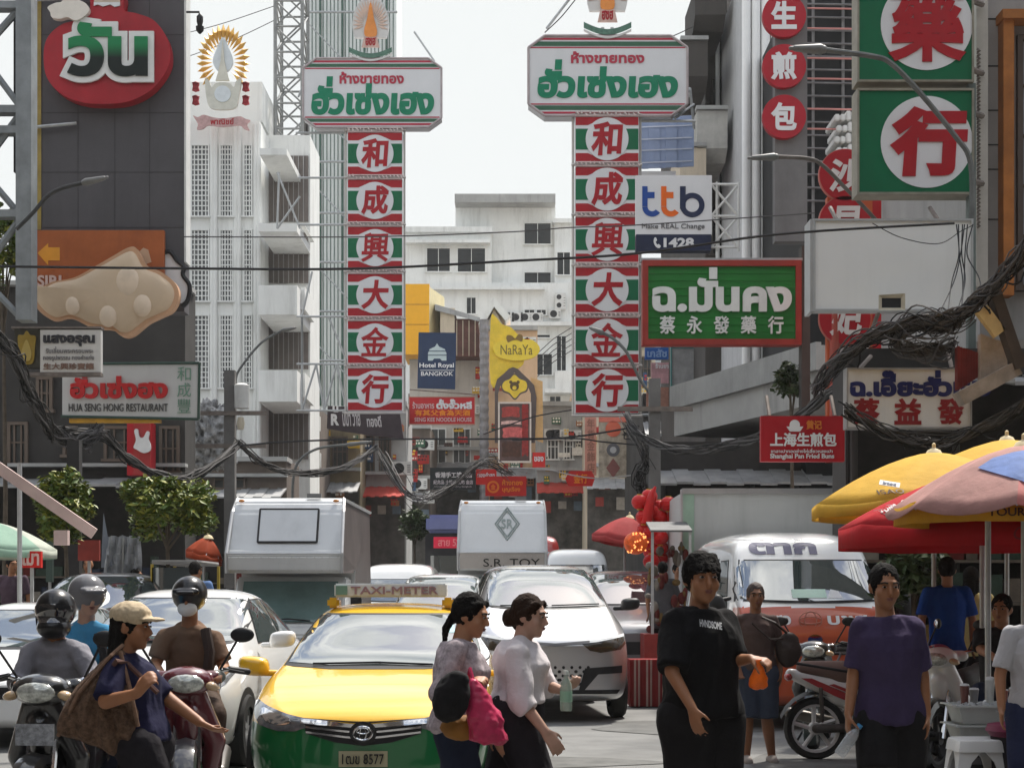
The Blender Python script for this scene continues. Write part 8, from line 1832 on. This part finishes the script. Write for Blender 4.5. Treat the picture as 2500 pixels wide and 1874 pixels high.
t = thing('utility_pole', 'concrete utility pole with pale boxes beside the white ribbed building', 'pole', (at(562, 40), 40, 0)); k = MB(); k.box(-.13, .13, -.13, .13, 0, wz(905, 40)); k.build('pole', mat('pole concrete', (.15, .145, .14), .9, var=.3, scale=2), t); k = MB(); k.lathe([(.02, -.3), (.18, -.28), (.19, .28), (.1, .33)], 14, (.3, -.1, wz(970, 40))); k.build('transformer', mat('pale drum', (.55, .55, .53), .5, var=.15), t, True)
k = MB(); k.box(-.9, .9, -.2, -.13, wz(1010, 40)-.05, wz(1010, 40)+.05); k.box(-.9, .9, -.2, -.13, wz(1090, 40)-.05, wz(1090, 40)+.05); k.build('cross_arm', rust(), t); k = MB(); k.lathe([(.07, -.15), (.1, 0), (.07, .15)], 10, (.28, -.15, wz(1035, 40))); k.build('insulator', mat('cream insulator', (.5, .45, .35), .4), t, True)
t = thing('utility_pole', 'dark utility pole by the red lanterns under the right gold sign', 'pole', (at(1598, 35), 35, 0)); k = MB(); k.box(-.12, .12, -.12, .12, 0, wz(925, 35)); k.build('pole', mat('pole concrete', (.15, .145, .14)), t); k = MB(); k.box(-.8, .8, -.18, -.12, wz(1000, 35)-.05, wz(1000, 35)+.05); k.build('cross_arm', rust(), t)
t = thing('utility_pole', 'short dark pole with cables behind the small street tree', 'pole', (at(182, 27), 27, 0)); k = MB(); k.box(-.1, .1, -.1, .1, 0, wz(1075, 27)); k.build('pole', mat('dark pole', (.035, .033, .033), .8, var=.3), t); k = MB(); k.box(-.14, .14, -.2, -.1, 2.6, 3.3); k.build('meter_box', black(), t, bevel=.02)
t = thing('tarpaulin', 'crumpled black and white tarpaulin heap on the roof beside the utility pole', 'tarpaulin', (at(510, 45), 45, wz(1135, 45))); k = MB(); k.ell((0, 0, .8), (.72, .5, .95)); k.box(-.6, .6, -.3, .3, 0, 1.2); me = remesh(k, .05, 1, .35, .22); tm = mat('tarpaulin grey', (.3, .3, .3), .5, var=.9, scale=4.5); link('sheet', me, tm, t)
# ---- the street goes on behind the viewer: shophouses both sides (they shade and are mirrored in the paintwork)
for lab, x0, x1, y0, y1, h, m in (('shophouse row along the left side of the street beside the viewer', -17, -9.0, -45, 17, 15, brown), ('shophouse row along the right side of the street beside the viewer', 7.8, 16, -45, 13, 16, fcol)):
    t = thing('shophouse_row', lab, 'building', ((x0+x1)/2, (y0+y1)/2, 0)); k = MB(); k.box(x0, x1, y0, y1, 0, h); buildw(k, 'wall', m, t)
    xf = x1 if x0 < 0 else x0; s = 1 if x0 < 0 else -1
    for i in range(15):
        y = y0+2+i*3.9
        if y > y1-2: continue
        for z in (4.4, 7.6, 10.8):
            k = MB(); k.box(min(xf, xf+s*.03), max(xf, xf+s*.03), y-1, y+1, z, z+1.7); buildw(k, 'window', darkglass(), t)
        k = MB(); k.box(min(xf, xf+s*.03), max(xf, xf+s*.03), y-1.7, y+1.7, .1, 3.0); buildw(k, 'shop_shade_panel', black(), t)
t = thing('shade_block', 'unseen tall block added behind the viewer to shade the street', 'building', (0, -27, 0)); k = MB(); k.box(-14, 14, -34, -27, 0, 21); buildw(k, 'wall', fcol, t)  # unseen block, added to keep low sky light off the street
# ================================================================ thin city haze
k = MB(); k.box(-310, 310, -75, 610, -1, 45); m = bpy.data.materials.new('haze'); m.use_nodes = True; t = m.node_tree
t.nodes.remove(t.nodes['Principled BSDF']); pv = t.nodes.new('ShaderNodeVolumePrincipled'); pv.inputs['Density'].default_value = .0003; pv.inputs['Color'].default_value = (.93, .95, .96, 1); pv.inputs['Anisotropy'].default_value = .3
t.links.new(pv.outputs[0], t.nodes['Material Output'].inputs['Volume']); tag(k.build('haze', m), kind='stuff')
